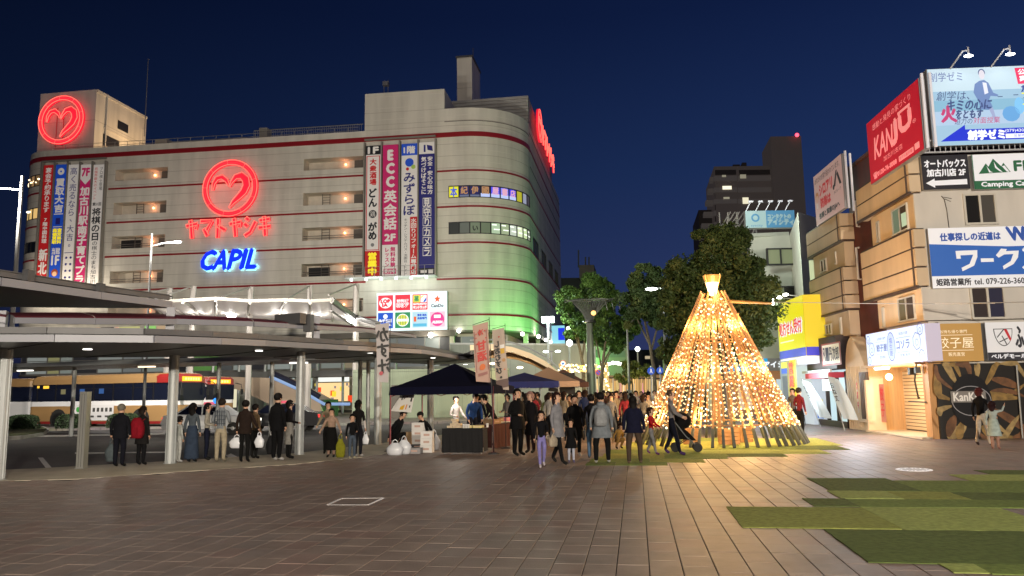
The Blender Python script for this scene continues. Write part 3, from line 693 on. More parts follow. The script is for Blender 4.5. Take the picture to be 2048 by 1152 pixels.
# ---------------- vertical banners and the tenant sign on the facade
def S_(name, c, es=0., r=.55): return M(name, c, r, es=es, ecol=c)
bw, bk, br, bbl, bm, by_, bp, bg_ = [S_('banner_'+n, c, e) for n, c, e in (('white', (.62, .58, .54), .28), ('black', (.01, .01, .015), .1), ('red', (.42, .01, .012), .32), ('blue', (.01, .06, .42), .38), ('magenta', (.42, .012, .10), .36), ('yellow', (.75, .62, .02), .6), ('indigo', (.012, .012, .12), .34), ('green', (.3, .4, .08), .3))]  # floodlighting on the banners put into their colours as glow
BAN = [
(94, 115, 333, 585, 'dark red hanging banner with white writing, leftmost of the left row', br, [('T', '宴会予約承ります', .2, .02, .8, .38, bw, .02), ('T', '7階中国料理', .22, .42, .78, .62, bw, .02), ('T', '新北京', .12, .66, .88, .97, bw, .05)]),
(118, 140, 332, 588, 'blue hanging banner with a white hexagon, yellow writing and a printed woman', bbl, [('D', .5, .055, .30, bw), ('D', .5, .055, .08, bbl), ('T', '買取大吉', .12, .11, .88, .38, bw, .05), ('R', .1, .385, .9, .392, bw), ('R', .3, .42, .7, .47, bp), ('R', .1, .485, .9, .49, bw), ('T', '高価買取', .10, .50, .48, .62, by_, .04), ('T', '査定無料', .52, .50, .9, .62, by_, .04), ('H', '当館', .15, .65, .85, .70, bw, .02), ('H', '1F', .18, .71, .82, .78, bw, .06), ('D', .5, .84, .3, S_('print_hair', (.25, .05, .02), .3)), ('D', .5, .85, .2, S_('print_skin', (.6, .35, .2), .4)), ('R', .2, .89, .85, .95, bp), ('R', .1, .95, .9, 1, by_)]),
(143.5, 165, 332, 590, 'white hanging banner with thin blue writing, third of the left row', bw, [('T', '高く売るなら、大吉。', .18, .02, .82, .66, bp, .0), ('R', .1, .68, .9, .684, bp)]+[('D', .3+.4*(k % 2), .72+.05*(k//2), .10, bp) for k in range(10)]),
(168, 189, 332, 593, 'magenta hanging banner with a white 7F arrow, fourth of the left row', bm, [('P', [(0, 0), (1, 0), (1, .11), (.5, .155), (0, .11)], bw), ('H', '7F', .14, .03, .86, .09, bm, .06), ('T', '加古川駅南子育てプラザ', .08, .17, .92, .99, bw, .05)]),
(193, 215, 332, 596, 'white hanging banner with black brush writing, right end of the left row', bw, [('T', '将棋界最大のイベント', .12, .02, .40, .27, br, .0), ('T', 'プロ棋士登場', .6, .02, .88, .2, bk, .0), ('H', '第51回', .12, .29, .88, .315, bk, .01), ('T', '将棋の日', .12, .33, .88, .58, bk, .03), ('T', 'の棋士のまち加古川', .24, .58, .76, .90, bk, .0), ('R', .02, .905, .98, 1, bk), ('H', '11月', .15, .912, .7, .94, bw, .01), ('H', '22.23', .12, .95, .88, .985, bw, .02)]),
(735, 764, 295, 553.5, 'white pub banner in a red frame with yellow block below, first in right row', bw, [('R', 0, 0, 1, .07, bk), ('H', '1F', .15, .012, .85, .06, bw, .06), ('R', .04, .08, .96, .085, br), ('R', .04, .80, .96, .805, br), ('R', .04, .08, .10, .80, br), ('R', .90, .08, .96, .80, br), ('T', '大衆酒場', .28, .10, .72, .31, br, .03), ('T', 'どん', .22, .33, .78, .48, bk, .05), ('D', .5, .53, .27, bk), ('T', '鶏', .33, .505, .67, .555, bw, .0), ('T', 'がめ', .22, .59, .78, .73, bk, .05), ('D', .5, .765, .12, S_('grey_print', (.2, .2, .2), .1)), ('R', 0, .81, 1, 1, br), ('T', '営業中', .12, .82, .88, .995, by_, .06)]),
(768.5, 799, 293, 552, 'magenta English school banner with large white ECC, second of the right row', bm, [('T', 'ECC', .15, .03, .85, .34, bw, .10), ('T', '英会話', .10, .35, .90, .66, bw, .05), ('H', '2F', .16, .69, .84, .74, bw, .06), ('R', 0, .77, 1, 1, bw), ('T', '無料体験', .54, .785, .84, .94, bm, .02), ('T', 'レッスン', .18, .79, .46, .94, bm, .02), ('R', .1, .95, .9, .99, bm), ('H', '受付中', .16, .955, .84, .985, bw, .02)]),
(805.6, 837, 291, 553, 'white renovation banner with a blue ball, third in right row', bw, [('R', 0, 0, 1, .09, bbl), ('H', '1階', .15, .02, .85, .075, bw, .04), ('D', .5, .145, .27, bbl), ('D', .75, .18, .14, bg_), ('D', .38, .195, .10, br), ('T', 'みずらぼ', .14, .22, .86, .55, bp, .03), ('R', .55, .56, 1, 1, br), ('T', '水回りリフォーム専門店', .6, .57, .95, .99, bw, .02), ('T', 'キッチン・システムバス・洗面台・トイレ', .12, .57, .44, .99, bk, .0)]),
(840.5, 871, 288, 551, 'dark blue security camera banner with boxed white letters, right end of the right row', bp, [('R', 0, 0, 1, .09, bw), ('P', [(.3, .02), (.42, .02), (.42, .075), (.3, .075)], bp), ('P', [(.5, .02), (.85, .03), (.9, .07), (.55, .06)], bp), ('T', '安全・安心の味方', .55, .11, .88, .40, bw, .02), ('T', '気づけばそこに', .14, .11, .47, .40, bw, .02)]+[('R', .24, .425+.074*k, .78, .49+.074*k, bw) for k in range(6)]+[('R', .27, .43+.074*k, .75, .485+.074*k, bp) for k in range(6)]+[('T', '見守りカメラ', .30, .427, .72, .866, bw, .03), ('R', 0, .95, 1, 1, bk), ('R', .1, .965, .5, .985, bw), ('R', .6, .96, .9, .99, bw)])]
BFR = M('banner_frame', (.30, .28, .25), .5, .3)
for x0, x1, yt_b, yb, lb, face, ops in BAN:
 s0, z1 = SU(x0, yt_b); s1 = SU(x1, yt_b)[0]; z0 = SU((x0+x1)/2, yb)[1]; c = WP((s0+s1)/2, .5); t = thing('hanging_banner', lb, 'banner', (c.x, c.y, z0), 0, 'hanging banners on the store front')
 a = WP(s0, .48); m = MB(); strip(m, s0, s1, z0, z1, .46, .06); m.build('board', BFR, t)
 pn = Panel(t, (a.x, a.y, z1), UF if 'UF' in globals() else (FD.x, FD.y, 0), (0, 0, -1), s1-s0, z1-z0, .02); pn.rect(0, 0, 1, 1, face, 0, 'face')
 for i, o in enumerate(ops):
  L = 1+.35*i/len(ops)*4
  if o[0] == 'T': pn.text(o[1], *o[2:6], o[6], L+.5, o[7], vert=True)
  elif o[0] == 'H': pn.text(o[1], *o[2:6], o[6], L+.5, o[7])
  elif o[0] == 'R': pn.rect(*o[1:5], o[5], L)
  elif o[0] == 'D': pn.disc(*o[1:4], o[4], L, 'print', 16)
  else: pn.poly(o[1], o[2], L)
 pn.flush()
bs = thing('banner_frames', 'tall grey steel frames and catwalk carrying the hanging banners', 'frame', (*WP(-10, .3), 13)); m = MB()
for X, yt_b, yb in ((91, 326, 590), (116, 326, 590), (142, 326, 590), (166.5, 326, 590), (191, 325, 590), (217, 324, 590), (732, 288, 556), (766, 286, 556), (802, 284, 556), (838.5, 282, 556), (873, 280, 556)):
 s, z1 = SU(X, yt_b); z0 = SU(X, yb)[1]; strip(m, s-.07, s+.07, z0, z1, .6, .5)
for X0, X1, y in ((91, 217, 327), (732, 873, 284)): z = SU(X0, y)[1]; strip(m, SU(X0, y)[0], SU(X1, y)[0], z, z+.15, .6, .3)
m.parts('upright', BFR, bs); m = MB(); s0, s1, z = SU(700, 556)[0], SU(876, 556)[0], SU(780, 557)[1]; strip(m, s0, s1, z-.12, z, 1.7, 1.6); m.build('catwalk', S_('lit_white_steel', (.6, .62, .6), .3), bs); m = MB()
for h in (.55, 1.1): strip(m, s0, s1, z+h-.03, z+h, 1.7, .05)
k = s0
while k < s1: strip(m, k, k+.05, z, z+1.1, 1.7, .05); k += 1.1
m.parts('catwalk_rail', BFR, bs)
for k in range(6): p = WP(s0+(s1-s0)*(k+.5)/6, 1.9); m = MB(); m.box((p.x, p.y, z-.3), (.2, .3, .25)); m.build('floodlight', E((.9, 1, .95), 3), bs)
for X, zz in ((100, 14.2), (150, 14.2), (200, 14.2)): p = WP(SU(X, 500)[0], 2.6); lamp((p.x, p.y, zz), 300, (1, .88, .7), .3, bs)
for X in (760, 840): p = WP(SU(X, 500)[0], 2.4); lamp((p.x, p.y, z-.8), 130, (.85, 1, .92), .3, bs)
s0, z1 = SU(757, 588); s1, z0 = SU(897, 660); p = WP(s0, .6); c = WP((s0+s1)/2, .5); t = thing('tenant_sign', 'bright white tenant board with eight square shop logos in two rows', 'lit sign', (c.x, c.y, z0)); m = MB(); strip(m, s0, s1, z0, z1, .58, .55); m.build('box', BFR, t)
pn = Panel(t, (p.x, p.y, z1), (FD.x, FD.y, 0), (0, 0, -1), s1-s0, z1-z0, .02); e = lambda c, s=1: E(c, s); ew = E((.80, .95, .98), 1.2, True); er, eb, eg, ey, ek, eo = e((.85, .03, .06)), e((.01, .10, .62)), e((.02, .28, .10)), e((.9, .85, .1)), e((.08, .08, .1)), e((.9, .12, .02))
pn.rect(0, 0, 1, 1, ew, 0, 'face'); W8 = e((1, 1, 1), 1.1)
def cell(i, j, m=.03): return .02+i*.245, .06+j*.46, .02+i*.245+.215, .06+j*.46+.41
for i, j, c in ((0, 0, er), (1, 0, er), (2, 0, er), (0, 1, eb), (1, 1, eg), (2, 1, e((.5, .75, .85))), (3, 1, e((.9, .6, .72)))): pn.rect(*cell(i, j), c, 1)
q = lambda i, j, x, y: (.02+i*.245+.215*x, .06+j*.46+.41*y)
def qr(i, j, x0, y0, x1, y1, c, l=2): pn.rect(*q(i, j, x0, y0), *q(i, j, x1, y1), c, l)
def qt(i, j, s, x0, y0, x1, y1, c, l=3, b=.02): pn.text(s, *q(i, j, x0, y0), *q(i, j, x1, y1), c, l, b)
pn.disc(*q(0, 0, .5, .5), .09, W8, 2, ry=.14); qt(0, 0, 'LOP', .2, .28, .8, .5, er, b=.05); qt(0, 0, 'IA', .3, .54, .65, .74, er, b=.05)
qt(1, 0, '食生活ロピア', .12, .3, .88, .46, W8, b=.05); qt(1, 0, 'ロピア', .12, .52, .88, .78, W8, b=.10)
qr(2, 0, .06, .06, .5, .52, ey); qt(2, 0, '薬', .14, .12, .42, .46, eg, 3, .05); qr(2, 0, .54, .06, .94, .52, W8); pn.poly([q(2, 0, .56, .3), q(2, 0, .78, .08), q(2, 0, .7, .08), q(2, 0, .56, .16)], ey, 3); pn.poly([q(2, 0, .7, .5), q(2, 0, .92, .2), q(2, 0, .92, .4), q(2, 0, .84, .5)], eb, 3); qt(2, 0, 'MATSUMOTO', .06, .58, .94, .68, W8); qt(2, 0, 'サンドラッグ', .06, .74, .94, .94, W8, b=.06)
pn.poly([q(3, 0, .5+.24*(1 if k % 2 == 0 else .42)*sin(k*pi/5), .34-.26*(1 if k % 2 == 0 else .42)*cos(k*pi/5)) for k in range(10)], eo, 2); qt(3, 0, 'CanDo', .1, .66, .9, .86, ek, b=.02)
pn.disc(*q(0, 1, .5, .24), .032, W8, 2); qt(0, 1, 'みずらぼ', .08, .42, .92, .62, W8, b=.05); qt(0, 1, 'リフォーム', .12, .7, .88, .84, W8, b=.03)
pn.disc(*q(1, 1, .5, .5), .088, W8, 2); pn.disc(*q(1, 1, .5, .5), .076, ey, 2.5)
for k in range(5): qr(1, 1, .24+k*.11, .2, .28+k*.11, .8, eg, 3)
qr(1, 1, .16, .42, .84, .58, W8, 3.5)
qr(2, 1, .1, .3, .26, .62, eo); qt(2, 1, '整骨 鍼灸', .34, .14, .94, .28, eb); qt(2, 1, '美容専門', .34, .34, .94, .48, eb); qr(2, 1, .06, .74, .94, .93, e((.1, .5, .75)), 2)
pn.disc(*q(3, 1, .5, .5), .096, e((.85, .04, .30)), 2); qr(3, 1, .28, .22, .72, .42, W8, 3); qt(3, 1, 'ALBION', .18, .60, .82, .76, W8, b=.03); pn.flush()
# ================================================================== GROUND
m = MB(); m.box((0, 0, -.24), (3000, 3000, .2)); g = m.build('ground', M('asphalt', (.055, .055, .058), .75, noise=.25, nsc=.7, bump=.3, bsc=60)); tag(g, kind='structure')
KF = [(-60, 2), (-30, 11.2), (-20, 15.2), (-14.6, 17.2), (-12.2, 19.25), (-9.85, 21.95), (-8.7, 26.1), (-7.7, 32), (-6.6, 45), (-6, 70), (-6, 120)]
KN = [(-60, -1.5), (-30, 8.6), (-20, 12.4), (-13.5, 14.5), (-11.6, 15.05), (-9.9, 16.85), (-8.3, 18.4), (-7.3, 20.4), (-6.6, 24.5), (-6, 32)]
m = MB(); m.prism([(-60, -40), (30, -40), (30, 120)]+[(x, y) for x, y in KF[::-1]], -.14, -.012)
pz = m.build('plaza_base', M('mortar', (.022, .018, .016), .95)); tag(pz, kind='structure')
# paving slabs: 0.307 x 0.614, running bond; nearest ones are single pieces
SW, SLN = .307, .46
PX = G(1284, 936).x
def inside(x, y):
 def yk(K, x):
  for (a, b), (c, d) in zip(K, K[1:]):
   if a <= x <= c: return b+(d-b)*(x-a)/(c-a)
  return None
 y_ = yk(KN[:9], x)
 return not (x < -6.7 and (y_ is None or y > y_-.1))
def slab_mat(name, c, r=.54):
 m = M(name, c, r, noise=.24, nsc=1.6, bump=.12, bsc=40, spec=.32); return m
SM = [slab_mat('paving_slab_brown', (.235, .182, .155)), slab_mat('paving_slab_red', (.240, .170, .145)), slab_mat('paving_slab_grey', (.222, .180, .158)), slab_mat('paving_slab_pale', (.255, .200, .168))]
slabs = []
r2 = random.Random(21)
i0, i1 = int((-15-PX)/SW), int((13-PX)/SW)
for i in range(i0, i1):
 off = r2.choice((0, .5))
 for j in range(4, 66):
  x, y = PX+(i+.5)*SW, (j+off)*SLN
  if y < 2.6 or y > 29 or not inside(x, y): continue
  p = proj((x, y, 0))
  if not (-60 < p[0] < 2110 and p[1] < 1230): continue
  if x > 8.7 and y > 26: continue
  slabs.append((p[2], x, y, r2.randrange(4) if r2.random() < .5 else 0))
slabs.sort()
def slabmesh(mb, x, y, dz=0, m=None):
 a, b = SW/2-.0055, SLN/2-.0038; c = .0018
 vs = [(x-a, y-b, -.012), (x+a, y-b, -.012), (x+a, y+b, -.012), (x-a, y+b, -.012), (x-a, y-b, -c+dz), (x+a, y-b, -c+dz), (x+a, y+b, -c+dz), (x-a, y+b, -c+dz),
  (x-a+c, y-b+c*.5, dz), (x+a-c, y-b+c*.5, dz), (x+a-c, y+b-c*.5, dz), (x-a+c, y+b-c*.5, dz)]
 mb.add(vs, [(0, 1, 5, 4), (1, 2, 6, 5), (2, 3, 7, 6), (3, 0, 4, 7), (4, 5, 9, 8), (5, 6, 10, 9), (6, 7, 11, 10), (7, 4, 8, 11), (8, 9, 10, 11)], m)
src = []
for k in range(4):
 mb = MB(); slabmesh(mb, 0, 0); o = mb.build('paving_slab', SM[k], pz, loc=(slabs[k][1], slabs[k][2], 0)); src.append(o)
for n_, (_, x, y, k) in enumerate(slabs[4:300]): inst(src[k], 'paving_slab', pz, (x, y, r2.uniform(-.0012, .0012)))
mb = MB(); mb.mats = list(SM)
for _, x, y, k in slabs[300:]: slabmesh(mb, x, y, r2.uniform(-.001, .001), SM[k])
o = mb.build('paving_slabs_beyond', None, pz, kind='stuff')
def paving_mat(name, col, sx, sy, rough=.6, rz=0, joint=.4):
 m = bpy.data.materials.new(name); m.use_nodes = True; nt = m.node_tree; b = nt.nodes['Principled BSDF']; L = nt.links.new
 tc = nt.nodes.new('ShaderNodeTexCoord'); br = nt.nodes.new('ShaderNodeTexBrick'); br.inputs['Scale'].default_value = 1
 br.inputs['Brick Width'].default_value = sy; br.inputs['Row Height'].default_value = sx; br.inputs['Mortar Size'].default_value = .008
 br.inputs['Color1'].default_value = (*col, 1); br.inputs['Color2'].default_value = (*[c*.85 for c in col], 1); br.inputs['Mortar'].default_value = (*[c*joint for c in col], 1)
 mp = nt.nodes.new('ShaderNodeMapping'); mp.inputs['Rotation'].default_value = (0, 0, pi/2+rz); L(tc.outputs['Object'], mp.inputs[0]); L(mp.outputs[0], br.inputs['Vector'])
 n = nt.nodes.new('ShaderNodeTexNoise'); n.inputs['Scale'].default_value = .8; L(tc.outputs['Object'], n.inputs[0])
 mx = nt.nodes.new('ShaderNodeMix'); mx.data_type = 'RGBA'; mx.blend_type = 'MULTIPLY'; mx.inputs[0].default_value = .5; L(br.outputs[0], mx.inputs[6]); L(n.outputs['Color'], mx.inputs[7])
 L(mx.outputs[2], b.inputs['Base Color']); b.inputs['Roughness'].default_value = rough; return m
PAV = paving_mat('plaza_paving', (.25, .20, .17), .307, .614)
far = [(x+.05, y) for x, y in KN[8:]]+[(-6, 120), (30, 120), (30, 28.85), (-6.2, 28.85)]
m = MB(); m.prism([(-6.15, 29.1), (30, 29.1), (30, 120), (-6, 120)], -.0118, -.001); o = m.build('far_paving', PAV); tag(o, kind='structure')
m = MB(); m.prism([(-60, -40), (30, -40), (30, 2.4), (-60, 2.4)], -.0118, -.001); o = m.build('near_paving', PAV); tag(o, kind='structure')
m = MB(); m.prism([(-15, 2.4), (-15, 14), (-20, 12.3), (-30, 8.5), (-47, 2.4)], -.0118, -.001); o = m.build('side_paving', PAV); tag(o, kind='structure')
m = MB(); m.prism([(8.75, 26.1), (30, 26.1), (30, 29.05), (8.75, 29.05)], -.0116, -.0012); o = m.build('shop_forecourt', PAV); tag(o, kind='structure')
m = MB(); KS = KN[1:]; KB = KF[1:9]
strip_pts = [(x, y) for x, y in KS]+[(-7.75, 31.9)]+[(x, y-.0) for x, y in KB[::-1][1:]]
m.prism(strip_pts, -.0117, .004); o = m.build('pale_kerb_strip', M('pale_concrete', (.36, .32, .25), .7, noise=.2, nsc=1.2, bump=.2)); tag(o, kind='structure')
# road markings and island
WL = M('road_paint', (.6, .6, .58), .6, noise=.15, nsc=5)
def quadpx(name, pts, z, mat, kind='structure', th=.006):
 P = [G(x, y, z) for x, y in pts]; m = MB(); m.hexa([(p.x, p.y, z-th) for p in P]+[(p.x, p.y, z) for p in P]); o = m.build(name, mat); tag(o, kind=kind); return o
quadpx('road_marking', [(92, 936), (104, 936), (86, 915), (76, 915)], -.13, WL)
quadpx('road_marking', [(480, 931), (500, 926), (462, 907), (452, 911)], -.13, WL)
quadpx('road_marking', [(150, 907), (330, 905), (330, 903), (150, 905)], -.13, WL)
quadpx('road_marking', [(0, 872), (330, 866), (330, 869), (0, 875)], -.13, WL)
isl = [G(x, y, -.14) for x, y in ((-60, 893), (0, 882), (40, 879), (85, 872), (98, 864), (85, 856), (20, 850), (-60, 848))]
m = MB(); m.prism([(p.x, p.y) for p in isl], -.14, .02); o = m.build('traffic_island', M('kerb_concrete', (.3, .29, .27), .8, noise=.2, nsc=2)); tag(o, kind='structure')
c0 = sum((Vector(p) for p in isl), Vector())/len(isl)
m = MB(); m.prism([((p.x-c0.x)*.94+c0.x, (p.y-c0.y)*.9+c0.y) for p in isl], .02, .06); gr = m.build('island_grass', M('island_grass', (.05, .06, .02), .9, noise=.4, nsc=3, bump=.8, bsc=30)); tag(gr, kind='structure')
pv = [G(x, y, -.14) for x, y in ((98, 862), (1000, 845), (1000, 826), (-60, 836), (-60, 845))]
m = MB(); m.prism([(p.x, p.y) for p in pv], -.14, .0); o = m.build('bus_bay_pavement', paving_mat('bay_paving', (.22, .2, .18), .3, .3)); tag(o, kind='structure')
# artificial turf
def turf_mat(name, c):
 m = M(name, c, .95, noise=.22, nsc=14, bump=1.0, bsc=220, spec=.15); return m
TD = [turf_mat('turf_dark', (.145, .200, .060)), turf_mat('turf_light', (.42, .50, .15)), turf_mat('turf_olive', (.35, .39, .10)), turf_mat('turf_mid', (.22, .30, .08))]
TN = ['dark green', 'light green', 'olive green', 'mid green']
def turf(nl, nr, fy, k, label, group='artificial turf mats laid on the paving', xr=None):
 a = G(*nl); b = G(*nr); f = G(nl[0], fy)
 x1 = xr if xr is not None else b.x
 y1 = G(nl[0]-(nl[1]-fy)*0, fy).y
 m = MB(); g_ = .004; z = .015
 x0, y0 = a.x, a.y
 # slightly ragged top sheet on a thin backing
 nx, ny = max(2, int((x1-x0)/.12)), max(2, int((y1-y0)/.12)); nx, ny = min(nx, 60), min(ny, 30)
 vs = []; rr = random.Random(int(x0*100))
 for j in range(ny+1):
  for i in range(nx+1):
   e = (i in (0, nx) or j in (0, ny))
   vs.append((x0+g_+(x1-x0-2*g_)*i/nx+(rr.uniform(-.006, .006) if e else 0), y0+g_+(y1-y0-2*g_)*j/ny+(rr.uniform(-.006, .006) if e else 0), z+rr.uniform(-.002, .002)-(.005 if e else 0)))
 fs = [(j*(nx+1)+i, j*(nx+1)+i+1, (j+1)*(nx+1)+i+1, (j+1)*(nx+1)+i) for j in range(ny) for i in range(nx)]
 n0 = len(vs); ring = [i for i in range(nx+1)]+[(j)*(nx+1)+nx for j in range(1, ny+1)]+[ny*(nx+1)+i for i in range(nx-1, -1, -1)]+[j*(nx+1) for j in range(ny-1, 0, -1)]
 for i in ring: vs.append((vs[i][0], vs[i][1], .001))
 R = len(ring); fs += [(n0+q, n0+(q+1) % R, ring[(q+1) % R], ring[q]) for q in range(R)]
 m.add(vs, fs); o = m.build('turf_mat', TD[k]); tag(o, label, 'turf mat', group); return o
turf((1484, 1056), (1811, 1062), 1014.5, 2, 'olive turf mat whose left corner points at the bare paving, middle of the right side')
turf((1811, 1062), (2048, 1065), 1016, 1, 'light green turf mat right of the olive one, cut by the right frame edge', xr=G(2150, 1066).x)
turf((1737, 1126.5), (2048, 1136), 1060.5, 0, 'large dark green turf mat in the lower right corner', xr=G(1811, 1062).x+2.4)
turf((1908, 1147), (1985, 1149), 1129, 1, 'small light green turf piece at the bottom edge, nearest the camera')
turf((1985, 1150), (2048, 1152), 1129, 3, 'mid green turf piece in the bottom right corner', xr=G(2200, 1150).x)
turf((1662, 982.5), (1850, 985), 957, 0, 'dark turf strip whose left tip lies farthest from the camera')
turf((1850, 985), (2048, 988), 962, 3, 'mid green turf strip in line with the farthest dark strip', xr=G(2180, 990).x)
turf((1682, 998), (1811, 999.5), 982.5, 1, 'light turf strip between two dark strips, left half')
turf((1811, 999.5), (1950, 1002), 984, 2, 'yellowish turf strip between two dark strips, right half')
turf((1950, 1002), (2048, 1004), 985.5, 0, 'dark turf end piece right of the yellowish strip', xr=G(2160, 1004).x)
turf((1628, 1013.5), (1722, 1014.8), 997.5, 0, 'short dark turf strip just behind the olive mat')
turf((1722, 1015), (2048, 1020), 999, 3, 'mid green turf strip behind the light green mat', xr=G(2150, 1020).x)
turf((1945, 963), (2048, 964), 950, 1, 'light turf strip near the right frame edge, beside the round drain', xr=G(2150, 964).x)
turf((1985, 950), (2048, 951), 941, 0, 'dark turf strip at the right frame edge, farthest of its patch', xr=G(2150, 951).x)
rows = [(931, 925, [(1170, 1230, 0), (1230, 1336, 3)]), (925, 918, [(1178, 1300, 3), (1300, 1412, 2)]), (918, 913.8, [(1190, 1330, 2), (1330, 1458, 3)]),
  (913.8, 908, [(1205, 1330, 2), (1330, 1460, 3), (1460, 1578, 0)]), (908, 900, [(1215, 1400, 3), (1400, 1560, 1), (1560, 1664, 1)]), (900, 892, [(1240, 1450, 2), (1450, 1600, 3), (1600, 1702, 0)]),
  (892, 884, [(1262, 1480, 2), (1480, 1690, 1)]), (884, 877, [(1280, 1500, 3), (1500, 1660, 1)])]
q = 0; ords = ['nearest row', 'second row', 'third row', 'fourth row', 'fifth row', 'sixth row', 'seventh row', 'farthest row']
for ri, (yn, yf, segs) in enumerate(rows):
 for si, (a, b, k) in enumerate(segs):
  turf((a, yn), (b, yn), yf, k, '%s turf under the light tree, %s, %s piece' % (TN[k], ords[ri], 'left' if si == 0 else 'right' if si == len(segs)-1 else 'middle'), 'turf mats around the light tree')
# inspection cover frame and round drain
t = thing('inspection_cover', 'square inspection cover with a shiny steel frame set in the dark paving', 'manhole cover', G(710, 1003), 0)
P = [G(655, 1010, .002), G(737, 1010, .002), G(767, 996.5, .002), G(684, 997, .002)]
m = MB(); 
for a, b in zip(P, P[1:]+P[:1]):
 d = (b-a).normalized(); n = Vector((-d.y, d.x, 0))*.02; m.hexa([a-n, a+n, b+n, b-n]+[v+Vector((0, 0, .006)) for v in (a-n, a+n, b+n, b-n)])
m.parts('frame_bar', M('glint_steel', (.85, .78, .72), .25, 1.0, es=.25), t)  # glint of the frame put in as a faint glow
m = MB(); m.hexa([p+Vector((0, 0, -.002)) for p in P]+[p+Vector((0, 0, .001)) for p in P]); m.build('cover_plate', SM[0], t)
t = thing('round_drain', 'round pale drain cover lying in the paving near the turf', 'drain cover', G(1828, 939.5), 0)
c = G(1828, 939.5); rx = (G(1864, 939.5)-G(1792, 939.5)).length/2
m = MB(); m.lathe([(rx, -.004), (rx, .006), (rx*.92, .009), (rx*.92, .004)], (c.x, c.y, 0), 28); m.build('cover', M('pale_drain', (.78, .78, .82), .4, es=.35, ecol=(.8, .82, .9)), t)  # cover brightened by a glow, though it holds no lamp
m = MB()
for i in range(-4, 5):
 for j in range(-4, 5):
  if i*i+j*j < 17: m.box((c.x+i*rx*.2, c.y+j*rx*.2, .007), (rx*.11, rx*.11, .006))
m.parts('stud', M('drain_stud', (.35, .35, .38), .5), t)

# ------- lamps that light the square (added posts behind the camera, street lamps along the bus bays)
def street_lamp(base, h, arm, label, power=0, col=(1, .96, .88), head_r=.28, poleR=.08, group=None, armdir=(1, 0), armh=None, es=8, mat=None):
 t = thing('street_lamp', label, 'street lamp', base, 0, group); m = MB(); b = Vector(base)
 m.tube([b, b+Vector((0, 0, h*.5)), b+Vector((0, 0, h))], [poleR, poleR*.8, poleR*.5], 8); m.tube([b, b+Vector((0, 0, .5))], poleR*1.5, 8); pm = mat or M('lamp_post_metal', (.12, .125, .13), .5, .3)
 m.parts('pole', pm, t); ad = Vector((*armdir, 0)).normalized(); ah = armh if armh is not None else h-.35
 m = MB(); st = b+Vector((0, 0, ah)); en = st+ad*arm+Vector((0, 0, .15)); m.tube([st, st+ad*arm*.5+Vector((0, 0, .12)), en], .035, 6); m.build('arm', pm, t)
 m = MB(); m.ball(tuple(en), head_r, 12, 6, sc=(1.5, .8, .35)); m.build('lamp_head', pm, t)
 m = MB(); m.ball((en.x, en.y, en.z-.05), head_r*.9, 12, 6, sc=(1.35, .72, .3)); m.build('lamp_glass', E(col, es), t)
 if power: lamp((en.x, en.y, en.z-.35), power, col, .2, t)
 return t
# ================================================================== WALKWAY CANOPIES (left)
PALE = M('pale_painted_steel', (.34, .36, .36), .42, .1, noise=.08, nsc=2)
FASC = M('canopy_fascia', (.26, .265, .295), .5, .1)
UNDER = M('canopy_underside', (.085, .088, .084), .38, .2)
BEAM = M('gutter_beam', (.12, .12, .125), .55, .1, noise=.1, nsc=2)
def onpath(px, P):
 d = ray(px, 600)
 for (ax, ay), (bx, by) in zip(P, P[1:]):
  ex, ey = bx-ax, by-ay; det = d[0]*(-ey)+d[1]*ex
  if abs(det) < 1e-9: continue
  u = (d[0]*ay-d[1]*ax)/(d[1]*ex-d[0]*ey) if abs(d[1]*ex-d[0]*ey) > 1e-9 else -1
  x, y = ax+ex*u, ay+ey*u
  if -1e-6 <= u <= 1+1e-6 and (x*d[0]+y*d[1]) > 0: return x, y
 return None
def quadstrip(mb, A, B, z0, z1, m=None):      # slab between two matching plan lines
 for i in range(len(A)-1):
  z = (lambda p: z0(p)) if callable(z0) else (lambda p: z0)
  p = [A[i], A[i+1], B[i+1], B[i]]
  mb.hexa([(q[0], q[1], z0) for q in p]+[(q[0], q[1], z1) for q in p], m)
def resample(P, n):
 P = [Vector(p) for p in P]; L = [0]
 for a, b in zip(P, P[1:]): L.append(L[-1]+(b-a).length)
 out = []
 for k in range(n):
  t = L[-1]*k/(n-1); i = max(j for j in range(len(L)) if L[j] <= t+1e-9); i = min(i, len(P)-2)
  u = (t-L[i])/max(L[i+1]-L[i], 1e-9); out.append(P[i].lerp(P[i+1], u))
 return out
can = thing('walkway_canopy', 'low curved walkway canopy on round posts along the bus stands', 'canopy', (-9.5, 19, 0))
ez = lambda x: 2.75+.27*max(0, min(1, (x-430)/260))
FR = [Vector((-25, 7.2, 2.75))]+[G(x, y, ez(x)) for x, y in ((0, 683), (200, 683), (340, 685), (500, 690), (600, 695), (700, 700), (850, 707), (940, 722))]+[Vector((-6.1, 29.5, 3.0)), Vector((-6.4, 33, 3.0))]
BK = [Vector((-30, 12, 2.75))]+[G(x, y, ez(x)) for x, y in ((10, 715), (340, 713), (480, 712), (600, 716), (740, 722), (840, 728))]+[Vector((-9.4, 33.5, 3.02)), Vector((-9.4, 36, 3.02))]
FRs, BKs = resample(FR, 26), resample(BK, 26)
m = MB()
for i in range(25): m.add([FRs[i], FRs[i+1], BKs[i+1], BKs[i]], [(0, 3, 2, 1)])
m.build('underside', UNDER, can)
m = MB(); up_ = lambda v, h: v+Vector((0, 0, h))
MID = [a.lerp(b, .5) for a, b in zip(FRs, BKs)]
for i in range(25):
 for A, B, za, zb in ((FRs, MID, .15, .27), (MID, BKs, .27, .15)): m.add([up_(A[i], za), up_(A[i+1], za), up_(B[i+1], zb), up_(B[i], zb)], [(0, 1, 2, 3)])
m.build('roof_sheet', BEAM, can, smooth=True)
